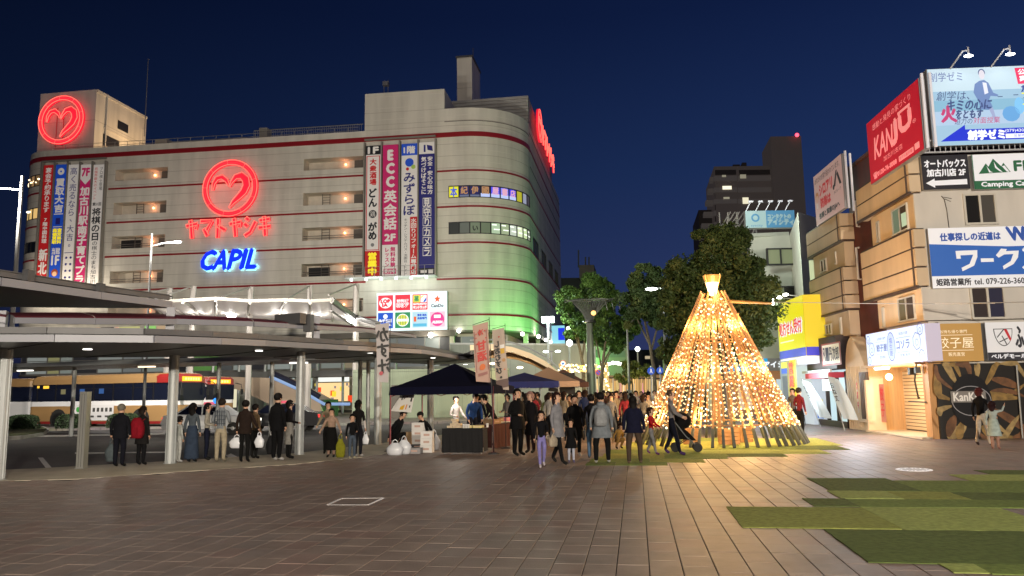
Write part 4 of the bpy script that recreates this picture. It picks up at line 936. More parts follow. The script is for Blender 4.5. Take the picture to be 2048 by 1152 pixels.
def edge_band(P, z0, z1, out=.05, inn=.0, name='fascia', mat=FASC, parent=can, n=None):
 for i in range(0, len(P)-1, 3):
  seg = P[i:i+4]; m = MB()
  for a, b in zip(seg, seg[1:]):
   d = (b-a).normalized(); nrm = Vector((d.y, -d.x, 0)).normalized(); e = d*.004 if b is seg[-1] else Vector((0, 0, 0))
   q = [a+nrm*out, b-e+nrm*out, b-e-nrm*inn, a-nrm*inn]; m.hexa([up_(v, z0) for v in q]+[up_(v, z1) for v in q])
  m.build(name, mat, parent)
edge_band(FRs, -.01, .13, .05, .03); edge_band(BKs, -.01, .13, .0, .06)
edge_band([a.lerp(b, .06) for a, b in zip(FRs, BKs)], .17, .30, .06, .06, 'gutter_beam', BEAM)
m = MB()
for k in range(1, 25, 2): a, b = FRs[k], BKs[k]; m.tube([up_(a, -.005), up_(b, -.005)], .012, 4)
m.parts('ceiling_joint', M('joint_dark', (.05, .05, .05), .7), can)
posts = [G(-5, 960), G(340, 927), G(598, 909), G(755, 889), Vector((-8.3, 31, 0))]
for p, hp in zip(posts, (2.75, 2.75, 2.92, 3.02, 3.02)):
 m = MB(); m.lathe([(.16, 0), (.16, .02), (.118, .025), (.115, hp)], (p.x, p.y, 0), 14)
 for k in range(8):
  a = 2*pi*k/8; m.tube([(p.x+.116*cos(a), p.y+.116*sin(a), .03), (p.x+.113*cos(a), p.y+.113*sin(a), hp)], .018, 4)
 m.build('post', PALE, can)
DLc = (1, .97, .88)
for px, py in ((175, 699), (518, 702), (740, 706), (866, 716), (931, 729), (345, 700)):
 c = G(px, py, ez(px)-.012); 
 if px != 345:
  m = MB(); m.lathe([(.095, -.006), (.095, .01)], tuple(c), 14); m.build('downlight', E(DLc, 3.5), can)
 lamp((c.x, c.y, c.z-.03), 36, (1, .88, .68), .08, can, spot=150)
# short square stub posts and the raised second tier with neon red put into its metal band
tier = thing('raised_canopy', 'raised metal roof tier with a rolled edge, standing on stub posts above the walkway', 'canopy', (-10, 21, 2.9))
PP = [(-26, 6.5)]+[(p.x, p.y) for p in posts[:4]]+[(-8.2, 30), (-8, 40)]
ti = [(-60, 640, 606), (20, 648, 621), (180, 650, 621), (345, 650, 624), (500, 654, 631), (620, 660, 640), (700, 664, 646), (745, 667, 652), (820, 676, 664)]
lo, up = [], []
for px, a, b in ti:
 x, y = onpath(px, PP); lo.append(Vector((x, y, zat(px, a, x, y)))); up.append(Vector((x, y, zat(px, b, x, y))))
for i in range(len(lo)-1):
 a, b = lo[i], lo[i+1]; c, d = up[i+1], up[i]; t_ = Vector((b.x-a.x, b.y-a.y, 0)).normalized(); n_ = Vector((t_.y, -t_.x, 0)); e = t_*.01
 b = b-e; c = c-e; h = lambda v, q: v+Vector((0, 0, q))
 fa, fb = (d.z-a.z)*.42, (c.z-b.z)*.42
 m = MB(); m.hexa([a+n_*.28, b+n_*.28, b+n_*.2, a+n_*.2, h(a, fa)+n_*.28, h(b, fb)+n_*.28, h(b, fb)+n_*.2, h(a, fa)+n_*.2]); m.build('tier_fascia', FASC, tier)
 m = MB(); K = 5
 for k in range(K):
  u0, u1 = k/K, (k+1)/K; o0, o1 = .26-.9*u0*u0, .26-.9*u1*u1
  m.add([h(a, fa+(d.z-a.z-fa)*u0)+n_*o0, h(b, fb+(c.z-b.z-fb)*u0)+n_*o0, h(b, fb+(c.z-b.z-fb)*u1)+n_*o1, h(a, fa+(d.z-a.z-fa)*u1)+n_*o1], [(0, 1, 2, 3)])
 m.build('tier_roof', M('neon_tinted_roof', (.13, .028, .04), .42, .2), tier, smooth=False)  # red neon reflection put into the roof colour
for px, y0, y1, w in ((343, 615, 662, .2), (634, 632, 666, .18), (5, 622, 672, .22)):
 x, y = onpath(px, PP); z1, z0 = zat(px, y0, x, y), 2.98; m = MB(); m.box((x, y, (z0+z1)/2), (w, w, z1-z0), .5); m.build('stub_post', FASC, tier)
m = MB(); x, y = onpath(600, PP); z = zat(600, 640, x, y); m.box((x-.15, y-.3, z), (.95, .25, .3), -.3); m.box((x+.28, y, z-.1), (.22, .25, .5)); m.parts('bracket', M('dark_bracket', (.09, .09, .095), .5, .3), tier)
# high canopy at upper left
hi = thing('high_canopy', 'high dark canopy entering the picture from the left edge above the bus stands', 'canopy', (-13, 17, 0))
zH = 4.0
f_ = [G(-260, 540, zH), G(-60, 563, zH), G(0, 570, zH), G(200, 597, zH), G(343, 614.5, zH)]; b_ = [G(-260, 613, zH), G(-60, 614, zH), G(0, 614, zH), G(200, 616, zH), G(346, 616.5, zH)]
m = MB()
for i in range(4): m.add([f_[i], f_[i+1], b_[i+1], b_[i]], [(0, 3, 2, 1)])
m.build('underside', UNDER, hi)
m = MB()
for i in range(4): m.add([q+Vector((0, 0, .3)) for q in (f_[i], f_[i+1], b_[i+1], b_[i])], [(0, 1, 2, 3)])
m.build('roof_sheet', BEAM, hi)
for lst, nm, z0, z1, o0, mt in ((f_, 'fascia', -.02, .15, .05, FASC), (f_, 'gutter_beam', .19, .33, -.05, BEAM)):
 for i in range(4):
  a, b = lst[i], lst[i+1]; d = (b-a).normalized(); n_ = Vector((d.y, -d.x, 0)); b = b-d*.02; q = [a+n_*o0, b+n_*o0, b+n_*(o0-.08), a+n_*(o0-.08)]
  m = MB(); m.hexa([v+Vector((0, 0, z0)) for v in q]+[v+Vector((0, 0, z1)) for v in q]); m.build(nm, mt, hi)
m = MB(); a = f_[2].lerp(f_[3], .25); m.box((a.x, a.y, zH+.28), (.14, .2, .24)); a = f_[3]; m.box((a.x, a.y, zH+.26), (.1, .2, .2)); m.parts('beam_clamp', M('dark_bracket', (.09, .09, .095), .5, .3), hi)
# ---- bus bay canopy, far one
bb = thing('bus_bay_canopy', 'long flat bus bay canopy on thin posts behind the buses', 'canopy', (-25, 35, 0))
f2 = [G(x, y, 3.1) for x, y in ((-120, 741), (10, 735), (200, 729), (480, 721), (690, 717), (760, 716))]; 
m = MB()
for a, b in zip(f2, f2[1:]):
 m.hexa([a, b, b+Vector((0, 4.2, 0)), a+Vector((0, 4.2, 0))]+[v+Vector((0, 0, .12)) for v in (a, b, b+Vector((0, 4.2, 0)), a+Vector((0, 4.2, 0)))])
m.build('roof_slab', UNDER, bb)
m = MB()
for a, b in zip(f2, f2[1:]):
 m.hexa([a+Vector((0, -.05, -.02)), b+Vector((0, -.05, -.02)), b, a]+[v+Vector((0, 0, .16)) for v in (a+Vector((0, -.05, 0)), b+Vector((0, -.05, 0)), b, a)])
m.build('edge_trim', PALE, bb)
for px in (158, 443, 548, 722, 738):
 x, y = onpath(px, [(p.x, p.y+1.8) for p in f2]); m = MB(); m.tube([(x, y, 0), (x, y, 3.1)], .09, 8); m.build('post', PALE, bb)
for px in (60, 300, 600):
 x, y = onpath(px, [(p.x, p.y+2.4) for p in f2]); m = MB(); m.box((x, y, 3.06), (.8, .12, .05)); m.build('tube_light', E((1, .75, .5) if px == 300 else (1, .95, .85), 2.5), bb); lamp((x, y, 3.02), 180, (1, .9, .75), .1, bb, spot=160)
aw = thing('store_awning', 'dark flat awning beam along the shop fronts under the membrane roof', 'awning', (-26, 68, 0))
a, b = atd(345, 752, 68), atd(775, 744, 68); m = MB(); d = b-a; m.hexa([a+Vector((0, 0, -.3)), b+Vector((0, 0, -.3)), b+Vector((0, 3, -.3)), a+Vector((0, 3, -.3)), a+Vector((0, 0, .25)), b+Vector((0, 0, .25)), b+Vector((0, 3, .25)), a+Vector((0, 3, .25))]); m.build('beam', M('dark_awning', (.05, .052, .05), .5), aw)
a, b = a+Vector((0, 2, 1.5)), b+Vector((0, 2, 1.5)); m = MB(); m.hexa([a+Vector((0, 0, -.12)), b+Vector((0, 0, -.12)), b+Vector((0, .3, -.12)), a+Vector((0, .3, -.12)), a, b, b+Vector((0, .3, 0)), a+Vector((0, .3, 0))]); m.build('upper_rail', FASC, aw)
for k in range(9): 
 q = a.lerp(b, k/8); m = MB(); m.tube([(q.x, q.y+.2, 0), (q.x, q.y+.2, q.z)], .12, 6); m.build('column', PALE, aw)
# escalator housing
es_ = thing('escalator', 'covered escalator with a curved brushed-metal underside going down to the right', 'escalator', atd(520, 800, 62)*1)
es_.location.z = 0
pts = [(392, 752), (548, 756), (600, 783), (640, 805), (645, 822), (592, 826), (545, 811), (500, 790), (455, 771), (392, 762)]
P = [atd(x, y, 60) for x, y in pts]; n = len(P); m = MB()
m.add(P+[p+Vector((0, 3.4, 0)) for p in P], [tuple(range(n-1, -1, -1)), tuple(range(n, 2*n))]+[(i, (i+1) % n, n+(i+1) % n, n+i) for i in range(n)])
m.build('housing', M('brushed_bronze', (.42, .33, .25), .35, .6), es_)
m = MB(); m.tube([atd(x, y, 59.9) for x, y in ((540, 753), (600, 780), (648, 808), (700, 808))], .12, 5); m.build('handrail', E((.30, .45, .75), .8), es_)
m = MB(); m.tube([atd(x, y, 60.2) for x, y in ((548, 747), (610, 776), (640, 794))], .2, 5); m.build('handrail', M('rail_black', (.01, .01, .02), .3), es_)
m = MB(); a = atd(592, 826, 60.5); b = atd(650, 806, 60.5); m.hexa([(a.x, a.y, 0), (b.x, a.y, 0), (b.x, a.y+3, 0), (a.x, a.y+3, 0), (a.x, a.y, a.z+1), (b.x, a.y, a.z+1), (b.x, a.y+3, a.z+1), (a.x, a.y+3, a.z+1)]); m.build('side_wall', M('dark_panel', (.05, .045, .04), .5), es_)
# ---- white membrane roof
mem = thing('membrane_roof', 'white stretched membrane roof on steel ribs, hung from masts by the store', 'membrane roof', (-22, 52, 0))
MEMB = M('white_membrane', (.74, .71, .66), .6, es=.20, ecol=(1, .88, .82), noise=.05, nsc=.5)  # lamplight on the cloth put in as a faint glow
zn = 7.6
near = [(285, 609), (304, 604), (366, 601), (431, 597), (500, 602), (571, 600), (620, 602), (663, 600)]
fary = [(330, 631), (372, 630), (400, 632), (431, 634), (494, 636), (556, 637), (621, 638), (665, 638)]
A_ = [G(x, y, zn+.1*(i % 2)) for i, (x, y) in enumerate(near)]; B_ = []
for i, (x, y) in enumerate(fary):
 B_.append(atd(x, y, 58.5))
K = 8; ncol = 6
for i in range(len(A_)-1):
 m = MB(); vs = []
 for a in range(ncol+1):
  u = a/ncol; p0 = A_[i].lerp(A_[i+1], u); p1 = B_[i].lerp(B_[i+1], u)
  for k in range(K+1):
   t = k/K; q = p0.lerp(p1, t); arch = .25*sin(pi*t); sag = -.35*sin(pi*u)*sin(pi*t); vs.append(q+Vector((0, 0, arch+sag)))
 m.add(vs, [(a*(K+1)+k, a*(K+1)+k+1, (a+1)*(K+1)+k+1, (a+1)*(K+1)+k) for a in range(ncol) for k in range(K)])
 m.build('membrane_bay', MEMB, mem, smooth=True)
for i in range(len(A_)):
 m = MB(); m.tube([A_[i].lerp(B_[i], k/10)+Vector((0, 0, .25*sin(pi*k/10)-.12)) for k in range(11)], .11, 5); m.build('rib', M('white_rib', (.55, .52, .48), .5), mem)
m = MB(); m.tube(A_, .12, 6); m.build('edge_tube', M('white_rib', (.55, .52, .48), .5), mem)
# right tail falling towards the street
C_ = [A_[-1], atd(709, 634, 56), atd(757, 648, 54)]; D_ = [B_[-1], atd(700, 646, 58), atd(750, 655, 56)]
m = MB()
for i in range(2): m.add([C_[i], C_[i+1], D_[i+1], D_[i]], [(0, 1, 2, 3)])
m.build('membrane_tail', MEMB, mem)
m = MB(); m.tube(C_, .2, 6); m.build('tail_truss', M('truss_grey', (.22, .22, .22), .5), mem)
m = MB(); m.tube([p+Vector((0, 0, -.7)) for p in C_], .07, 5); m.build('tail_truss', M('truss_grey', (.22, .22, .22), .5), mem)
MAST = M('mast_grey', (.38, .36, .34), .5)
for px, yt_, rx_, ry_ in ((340, 577, 250, 596), (387, 572, 306, 600), (502, 574, 433, 597), (620, 571, 571, 600), (713, 568, 657, 590)):
 p = atd(px, yt_, 57); m = MB(); m.tube([(p.x, p.y, 0), (p.x, p.y, p.z)], .22, 7); m.build('mast', MAST, mem)
 q = atd(rx_, ry_, 51); m = MB(); m.tube([p, q], .06, 5); m.build('tie_rod', MAST, mem)
for px, py, Z, pw in ((340, 606, 52, 30), (463, 632, 56, 110), (702, 640, 56, 90), (400, 640, 56, 70), (560, 642, 56, 80), (248, 671, 36, 160), (640, 642, 56, 70)):
 p = atd(px, py, Z)
 if px in (463, 702, 248, 340): m = MB(); m.ball(tuple(p), .22 if px != 248 else .16, 8, 5, sc=(1.6, 1, 1)); m.build('floodlight', E((1, .97, .92), 22), mem)
 lamp((p.x, p.y-.3, p.z-(.1 if px != 248 else .3)), pw, (1, .95, .88), .2, mem)
# red lit reveal at far left on the facade (dark red recess)
# ---- pedestrian deck with a warm arch roof, right of the bus stands
dk = thing('arch_roof', 'cream curved arch roof with a warm wooden ceiling falling to the right', 'arch roof', atd(1050, 790, 46))
dk.location.z = 0
ap = [(940, 690), (985, 688), (1025, 694), (1060, 706), (1092, 723), (1117, 744), (1136, 768)]
P = [atd(x, y, 44) for x, y in ap]; BKV = Vector((-1.0, 9, 0))
m = MB()
for a, b in zip(P, P[1:]): m.hexa([a+Vector((0, 0, -.3)), b+Vector((0, 0, -.3)), b+Vector((0, .35, -.3)), a+Vector((0, .35, -.3)), a, b, b+Vector((0, .35, 0)), a+Vector((0, .35, 0))])
m.build('arch_edge', M('cream_steel', (.72, .58, .38), .5), dk)
m = MB()
for a, b in zip(P, P[1:]): m.hexa([v+Vector((0, .36, -.2)) for v in (a, b, b+BKV, a+BKV)]+[v+Vector((0, .36, -.05)) for v in (a, b, b+BKV, a+BKV)])
m.build('roof_shell', M('warm_ceiling', (.42, .28, .14), .5), dk)
m = MB()
for a, b in zip(P, P[1:]):
 if 1: m.tube([a+Vector((0, 0, .25)), b+Vector((0, 0, .25))], .05, 5)
m.build('edge_rail', PALE, dk)
for k in range(1, 6):
 y = .36+k*1.5; m = MB(); m.tube([p+Vector((-1.0*k/6, y, -.35)) for p in P], .07, 4); m.build('ceiling_beam', M('ceiling_beam', (.2, .13, .07), .5), dk)
for px, py, Z in ((985, 727, 50), (1003, 742, 52), (1040, 735, 49)):
 p = atd(px, py, Z); m = MB(); m.ball(tuple(p), .15, 8, 5, sc=(1.4, 1, .5)); m.build('ceiling_lamp', E((1, .82, .5), 8), dk); lamp((p.x, p.y, p.z-.4), 160, (1, .72, .38), .2, dk)
wl = thing('deck_parapet', 'plain pale parapet wall of the raised pedestrian deck behind the arch roof', 'wall', atd(1090, 790, 66)); wl.location.z = 0
a, b = atd(900, 689, 66), atd(1185, 691, 66); lo_ = 0
m = MB(); m.hexa([(a.x, a.y, lo_), (b.x, b.y, lo_), (b.x, b.y+.4, lo_), (a.x, a.y+.4, lo_), (a.x, a.y, a.z), (b.x, b.y, b.z), (b.x, b.y+.4, b.z), (a.x, a.y+.4, a.z)]); m.build('wall_panel', cladding('parapet_panels', (.27, .30, .27), 6, 2.1, .7), wl)
m = MB(); m.hexa([(a.x, a.y-.05, a.z), (b.x, b.y-.05, b.z), (b.x, b.y+.45, b.z), (a.x, a.y+.45, a.z), (a.x, a.y-.05, a.z+.15), (b.x, b.y-.05, b.z+.15), (b.x, b.y+.45, b.z+.15), (a.x, a.y+.45, a.z+.15)]); m.build('coping', PALE, wl)
lamp((b.x-4, b.y-10, 7), 260, (.8, 1, .75), .3, wl)
bgw = thing('station_wing', 'low greenish panelled wing behind the navy tent', 'building', atd(860, 800, 54)); bgw.location.z = 0
a, b = atd(705, 790, 54), atd(1010, 790, 54); m = MB(); m.hexa([(a.x, a.y, 0), (b.x, b.y, 0), (b.x, b.y+2, 0), (a.x, a.y+2, 0), (a.x, a.y, 3.4), (b.x, b.y, 3.4), (b.x, b.y+2, 3.4), (a.x, a.y+2, 3.4)]); m.build('wall', cladding('green_panels', (.22, .27, .19), 3.2, 2.4, .6), bgw)
for px0, px1, y0, y1 in ((778, 798, 770, 850), (960, 968, 775, 830)):
 p, q = atd(px0, y1, 53.8), atd(px1, y0, 53.8); m = MB(); m.box(((p.x+q.x)/2, p.y, (p.z+q.z)/2), (q.x-p.x, .1, q.z-p.z)); m.build('door', M('brown_door', (.06, .05, .035), .5), bgw)
lamp((atd(850, 700, 48).x, atd(850, 700, 48).y, 5), 140, (.9, 1, .8), .4, bgw)

# ================================================================== BUSES, CAR, HEDGES
TAN = M('bus_tan_paint', (.26, .155, .065), .4); BWH = M('bus_white_paint', (.62, .62, .64), .35); BRED = M('bus_red_paint', (.22, .014, .014), .4)
GLS = M('bus_window_glass', (.006, .008, .018), .12); TYRE = M('tyre_rubber', (.012, .012, .012), .8); RIM = M('wheel_rim', (.45, .45, .45), .4, .5)
def rrect(x0, x1, y0, y1, r, n=4):
 out = []
 for cx_, cy_, a0 in ((x1-r, y0+r, -pi/2), (x1-r, y1-r, 0), (x0+r, y1-r, pi/2), (x0+r, y0+r, pi)):
  for k in range(n+1): a = a0+pi/2*k/n; out.append((cx_+r*cos(a), cy_+r*sin(a)))
 return out
def layered(name, x0, x1, w, zs, mat, parent, r=.35):
 """zs: list of (z, inset)"""
 m = MB(); vs = []; n = None
 for z, ins in zs:
  P = rrect(x0+ins, x1-ins, -w/2+ins, w/2-ins, max(r-ins*.3, .1)); n = len(P); vs += [(x, y, z) for x, y in P]
 k = len(zs); fs = [(i*n+j, i*n+(j+1) % n, (i+1)*n+(j+1) % n, (i+1)*n+j) for i in range(k-1) for j in range(n)]+[tuple(range(n-1, -1, -1)), tuple(range((k-1)*n, k*n))]
 m.add(vs, fs); return m.build(name, mat, parent)
def wheel(parent, x, y, r, w=.26, side=-1):
 m = MB(); m.lathe([(r*.6, -w/2), (r*.95, -w/2), (r, -w/2+.04), (r, w/2-.04), (r*.95, w/2), (r*.6, w/2)], (0, 0, 0), 18)
 m.v = [(a+x, c*1+y, b+r) for a, b, c in m.v]; o = m.build('wheel', TYRE, parent)
 m = MB(); m.lathe([(r*.62, -.05), (r*.5, .0), (r*.2, .03), (r*.2, .07)], (0, 0, 0), 12); m.v = [(a+x, side*(c+w/2-.02)+y, b+r) for a, b, c in m.v]; m.build('rim', RIM, o)
def bus(label, rear, front, lower=TAN, upper=TAN, lit=False, s=1.0, frontcol=BRED, L=10.6, z=-.12, ad=True):
 d = Vector((front.x-rear.x, front.y-rear.y, 0)).normalized(); rz = atan2(d.y, d.x)
 t = thing('bus', label, 'bus', (front.x-d.x*L/2*s, front.y-d.y*L/2*s, z), rz, 'buses at the station stands', True); t.scale = (s, s, s); W = 2.4; x0, x1 = -L/2, L/2
 layered('lower_body', x0, x1, W, [(.32, .03), (.45, 0), (1.28, 0)], lower, t)
 layered('waist_band', x0, x1, W, [(1.28, 0), (1.55, 0)], BWH, t)
 layered('window_band', x0+.01, x1-.01, W-.02, [(1.55, 0), (2.52, .03)], GLS, t)
 layered('roof', x0, x1, W, [(2.52, 0), (2.82, .03), (3.0, .18), (3.05, .5)], upper, t)
 layered('skirt', x0-.02, x1+.02, W+.02, [(.28, .03), (.42, 0)], BRED if lower is TAN else BWH, t)
 layered('front_cap', x1-1.6, x1+.012, W+.02, [(2.5, 0), (2.84, .02), (2.98, .15)], frontcol, t)
 n = 6; ww = (L-2.2)/n
 for k in range(n+1):
  m = MB(); x = x0+.7+k*ww; m.box((x, -W/2-.004, 2.03), (.07, .02, .94)); m.build('window_pillar', M('pillar_black', (.01, .01, .012), .4), t)
 for k in range(n):
  m = MB(); m.box((x0+.7+(k+.5)*ww, -W/2-.002, 2.05), (ww-.12, .012, .82)); o = m.build('window', E((.30, .34, .45), .8) if lit and k < n-1 else GLS, t)
  m = MB(); m.box((x0+.7+(k+.5)*ww, -W/2-.012, 2.25), (ww-.12, .012, .025)); m.build('sash_bar', M('pillar_black', (.01, .01, .012), .4), o)
  if lit:
   rr = random.Random(k); 
   for q in range(3): m = MB(); m.box((x0+.7+(k+.2+.3*q)*ww, -W/2-.014, 1.95), (.28, .006, rr.uniform(.3, .6))); m.build('lit_reflection', E(rr.choice(((.6, .75, .3), (.75, .8, .95), (.1, .12, .3))), .8), o)
  elif k in (1, 2, 3):
   m = MB(); rr = random.Random(k+9); m.box((x0+.7+(k+.4)*ww, -W/2-.014, 2.1), (.35, .006, .28)); m.build('reflection_patch', E(rr.choice(((.25, .32, .28), (.04, .12, .35), (.22, .2, .1))), .7), o)
 m = MB(); m.box((x0+1.35, -W/2-.016, 2.38), (.42, .01, .16)); m.box((x0+.75, -W/2-.016, 2.4), (.16, .01, .13)); m.parts('side_route_display', E((1, .55, .05), 1.4), t)
 for x in (x0+2.4, x1-2.3):
  m = MB(); m.lathe([(.60, -.02), (.60, .02)], (0, 0, 0), 20); m.v = [(a+x, c-W/2-.01, b+.52) for a, b, c in m.v]; m.build('wheel_arch', M('arch_black', (.008, .008, .008), .8), t)
  wheel(t, x, -W/2+.1, .48); wheel(t, x, W/2-.1, .48, side=1)
 if ad:
  pn = Panel(t, (x0+3.4, -W/2-.01, 1.35), (1, 0, 0), DN, 3.0, .88, .008)
  pn.rect(0, 0, 1, 1, M('ad_panel', (.55, .55, .57), .5), 0, 'ad_panel').disc(.15, .3, .05, M('ad_green', (.05, .3, .06), .6)).disc(.25, .45, .035, M('ad_pink', (.5, .15, .25), .6)).disc(.3, .25, .03, M('ad_dark', (.05, .05, .05), .6))
  for k in range(5): pn.rect(.08+k*.18, .68, .18+k*.18, .8, M('ad_dark', (.05, .05, .05), .6), 1).rect(.5+k*.1, .2, .56+k*.1, .45, M('ad_dark', (.05, .05, .05), .6), 1)
  pn.flush()
 # front: windscreen, destination sign, lamps, mirror
 m = MB(); m.box((x1+.005, 0, 2.0), (.02, 2.1, .98)); m.build('windscreen', GLS, t)
 m = MB(); m.box((x1+.02, 0, 2.70), (.04, 1.5, .26)); o = m.build('destination_sign', E((1, .50, .02), 1.6), t)
 m = MB()
 for k in range(6): m.box((x1+.045, -.5+k*.2, 2.7), (.01, .12, .14))
 m.parts('sign_character', E((1, .85, .25), 1.6), o)
 for sgn in (-1, 1):
  m = MB(); m.box((x1+.0, sgn*.85, .8), (.05, .34, .16)); m.build('headlight', E((.6, .58, .5), .5), t)
  m = MB(); m.tube([(x1, sgn*1.15, 2.6), (x1+.45, sgn*1.3, 2.5), (x1+.5, sgn*1.32, 2.2)], .025, 5); m.box((x1+.5, sgn*1.32, 2.0), (.08, .16, .38)); m.build('mirror', M('arch_black', (.008, .008, .008), .8), t)
 m = MB(); m.box((x0+2.3, -W/2-.012, .72), (.85, .012, .5)); m.build('grille', M('brown_grille', (.1, .045, .02), .6), t)
 return t
bus('tan and white bus standing behind the steel pillar, its amber route sign lit', atd(100, 800, 50), atd(382, 800, 46.5), s=1.08, z=-.14, frontcol=BRED)
bus('white bus with orange roof and lit windows at the left edge', atd(-90, 800, 56), atd(92, 800, 54.5), lower=BWH, lit=True, s=1.08, z=-.13, ad=False, frontcol=TAN)
bus('dark red bus seen in part behind the front of the tan bus, amber sign lit', atd(320, 800, 58), atd(440, 800, 54), s=1.05, z=-.1, ad=False)
def car(label, c, rz, col, beacon=False):
 t = thing('car', label, 'car', c, rz, 'cars in the bus turning area', True)
 P = [(-2.1, .3), (2.1, .3), (2.15, .6), (2.0, .82), (1.1, .93), (.5, 1.38), (-.9, 1.44), (-1.6, 1.0), (-2.1, .95), (-2.18, .6)]
 m = MB(); vs = []; lay = [(-.84, .9), (-.78, 1.0), (.78, 1.0), (.84, .9)]
 for y, k in lay:
  vs += [(x, y*(1 if z < .95 else .86), .3+(z-.3)*(1 if k == 1 else .985)) for x, z in P]
 n = len(P); fs = [(i*n+j, (i+1)*n+j, (i+1)*n+(j+1) % n, i*n+(j+1) % n) for i in range(3) for j in range(n)]+[tuple(range(n)), tuple(range(4*n-1, 3*n-1, -1))]
 m.add(vs, fs); m.build('body', col, t)
 for pts in ([(1.02, .95), (.47, 1.32), (-.15, 1.36), (-.15, .96)], [(-.22, .96), (-.22, 1.36), (-.85, 1.37), (-1.45, 1.0)]):
  for sy in (-1, 1):
   m = MB(); m.hexa([(x, sy*(.80 if z < 1 else .735), z) for x, z in pts]+[(x, sy*(.82 if z < 1 else .755), z) for x, z in pts]); m.build('side_window', GLS, t)
 for x in (-1.3, 1.35):
  for sy in (-1, 1): wheel(t, x, sy*.74, .31, .2, sy)
 for sy in (-1, 1):
  m = MB(); m.box((2.1, sy*.6, .68), (.12, .3, .12)); m.build('headlight', E((1, .95, .8), 2), t)
  m = MB(); m.box((-2.14, sy*.6, .78), (.08, .26, .16)); m.build('tail_light', E((1, .03, .03), 1.2), t)
 m = MB(); m.box((-.2, 0, 1.5), (.3, .5, .12)); m.build('roof_lamp', E((1, .12, .2), .7), t)
 if beacon: m = MB(); m.ball((.0, .3, 1.62), .14, 8, 6); m.build('blue_beacon', E((.02, .25, 1), 1.8), t)
c = atd(425, 840, 38); car('white taxi with a red roof lamp and a blue beacon behind the waiting people', (c.x, c.y, -.14), .12, M('white_car_paint', (.6, .62, .64), .3), True)
c = atd(560, 842, 40); car('dark car with lit headlights partly hidden behind the man in the black suit', (c.x, c.y, -.14), 3.3, M('dark_car_paint', (.02, .02, .022), .25))
# clipped hedges: balls of small leaves
def leaf_cloud(mb, n, fn, size, rr, mats=None):
 for _ in range(n):
  p, nr = fn(rr); a = Vector((rr.gauss(0, 1), rr.gauss(0, 1), rr.gauss(0, 1))).normalized(); a = (a+nr*.6).normalized(); b = a.cross(Vector((rr.gauss(0, 1), rr.gauss(0, 1), rr.gauss(0, 1)))).normalized(); c_ = a.cross(b)
  s = size*rr.uniform(.6, 1.4); mb.add([p-b*s, p+c_*s*.45, p+b*s, p-c_*s*.45], [(0, 1, 2, 3)], rr.choice(mats) if mats else None)
HG = M('hedge_leaf', (.022, .045, .014), .7, noise=.4, nsc=6)
for px, w, lb in ((46, 58, 'left of the three, near the frame edge'), (146, 62, 'middle of the three, beside the steel pillar'), (246, 58, 'right of the three, behind the grey-haired man')):
 c = atd(px, 848, 43.5); rx = w/2/1550*43.5; t = thing('clipped_hedge', 'rounded clipped hedge on the traffic island, '+lb, 'hedge', (c.x, c.y, .05), 0, 'clipped hedges on the island', True)
 rr = random.Random(px); m = MB(); H = .78
 def fn(r, rx=rx):
  u, v, w_ = r.uniform(-1, 1), r.uniform(-1, 1), r.uniform(0, 1); 
  k = (abs(u)**4+abs(v)**4+abs(w_*1.0)**4)**.25; q = Vector((u/k*rx, v/k*.55, w_/k*H)); return q*r.uniform(.93, 1.02), Vector((u, v, w_)).normalized()
 leaf_cloud(m, 2200, fn, .05, rr); m.build('foliage', HG, t, loc=(0, 0, 0))
 m = MB(); m.lathe([(rx*.75, .0), (rx*.95, .2), (rx*.92, .55), (rx*.6, .72)], (0, 0, 0), 14, sy=.55/rx); m.build('inner_twigs', M('hedge_core', (.01, .016, .006), .9), t, loc=(0, 0, 0))
# ---- street lamps of the turning circle
b = atd(288, 800, 36); st = street_lamp((b.x, b.y, -.14), zat(296, 467, b.x, b.y)+.14, 1.35, 'tall grey street lamp with one lit curved arm in front of the white store', 0, (1, .93, .82), .15, armdir=(1, 0), armh=zat(296, 492, b.x, b.y)+.14)
b = atd(13, 800, 33); street_lamp((b.x, b.y, -.14), zat(24, 352, b.x, b.y)+.14, 1.8, 'tall pale lamp post at the left frame edge with twin arms', 0, (1, .93, .82), .22, poleR=.12, armdir=(-1, 0), armh=zat(24, 380, b.x, b.y)+.14, mat=M('pale_post', (.10, .10, .10), .5))
for px, py, Zf_, pw, nm in ((350, 489, 36, 15000, 'street_lamp'), (-40, 378, 33, 13000, 'street_lamp.001')):
 q = atd(px, py, Zf_); lamp((q.x, q.y+.1, q.z-.1), pw, (1, .92, .8), .15, bpy.data.objects[nm], spot=155, rot=(radians(98), 0, 0))  # spots turned on the store wall, added to brighten the facade
# steel pillar in front of the road
c = G(163, 937); w = 20/1550*17.8; t = thing('steel_pillar', 'short square stainless steel pillar standing at the kerb left of the grey-haired man', 'pillar', (c.x, c.y, 0), .1, loc_children=True)
h_ = zat(165, 785, c.x, c.y); m = MB(); m.box((0, 0, h_/2), (w*.8, w*.8, h_)); m.build('shaft', M('brushed_steel', (.55, .55, .52), .38, .85), t, loc=(0, 0, 0))
m = MB(); m.box((0, 0, h_+.01), (w*.84, w*.84, .02)); m.box((0, 0, .01), (w*.95, w*.95, .02)); m.parts('end_plate', M('brushed_steel2', (.45, .45, .43), .4, .8), t)
m = MB()
for k in (-1, 1): m.box((k*w*.14, -w*.4-.002, h_/2), (.006, .01, h_*.96))
m.parts('groove', M('groove', (.1, .1, .1), .6), t)
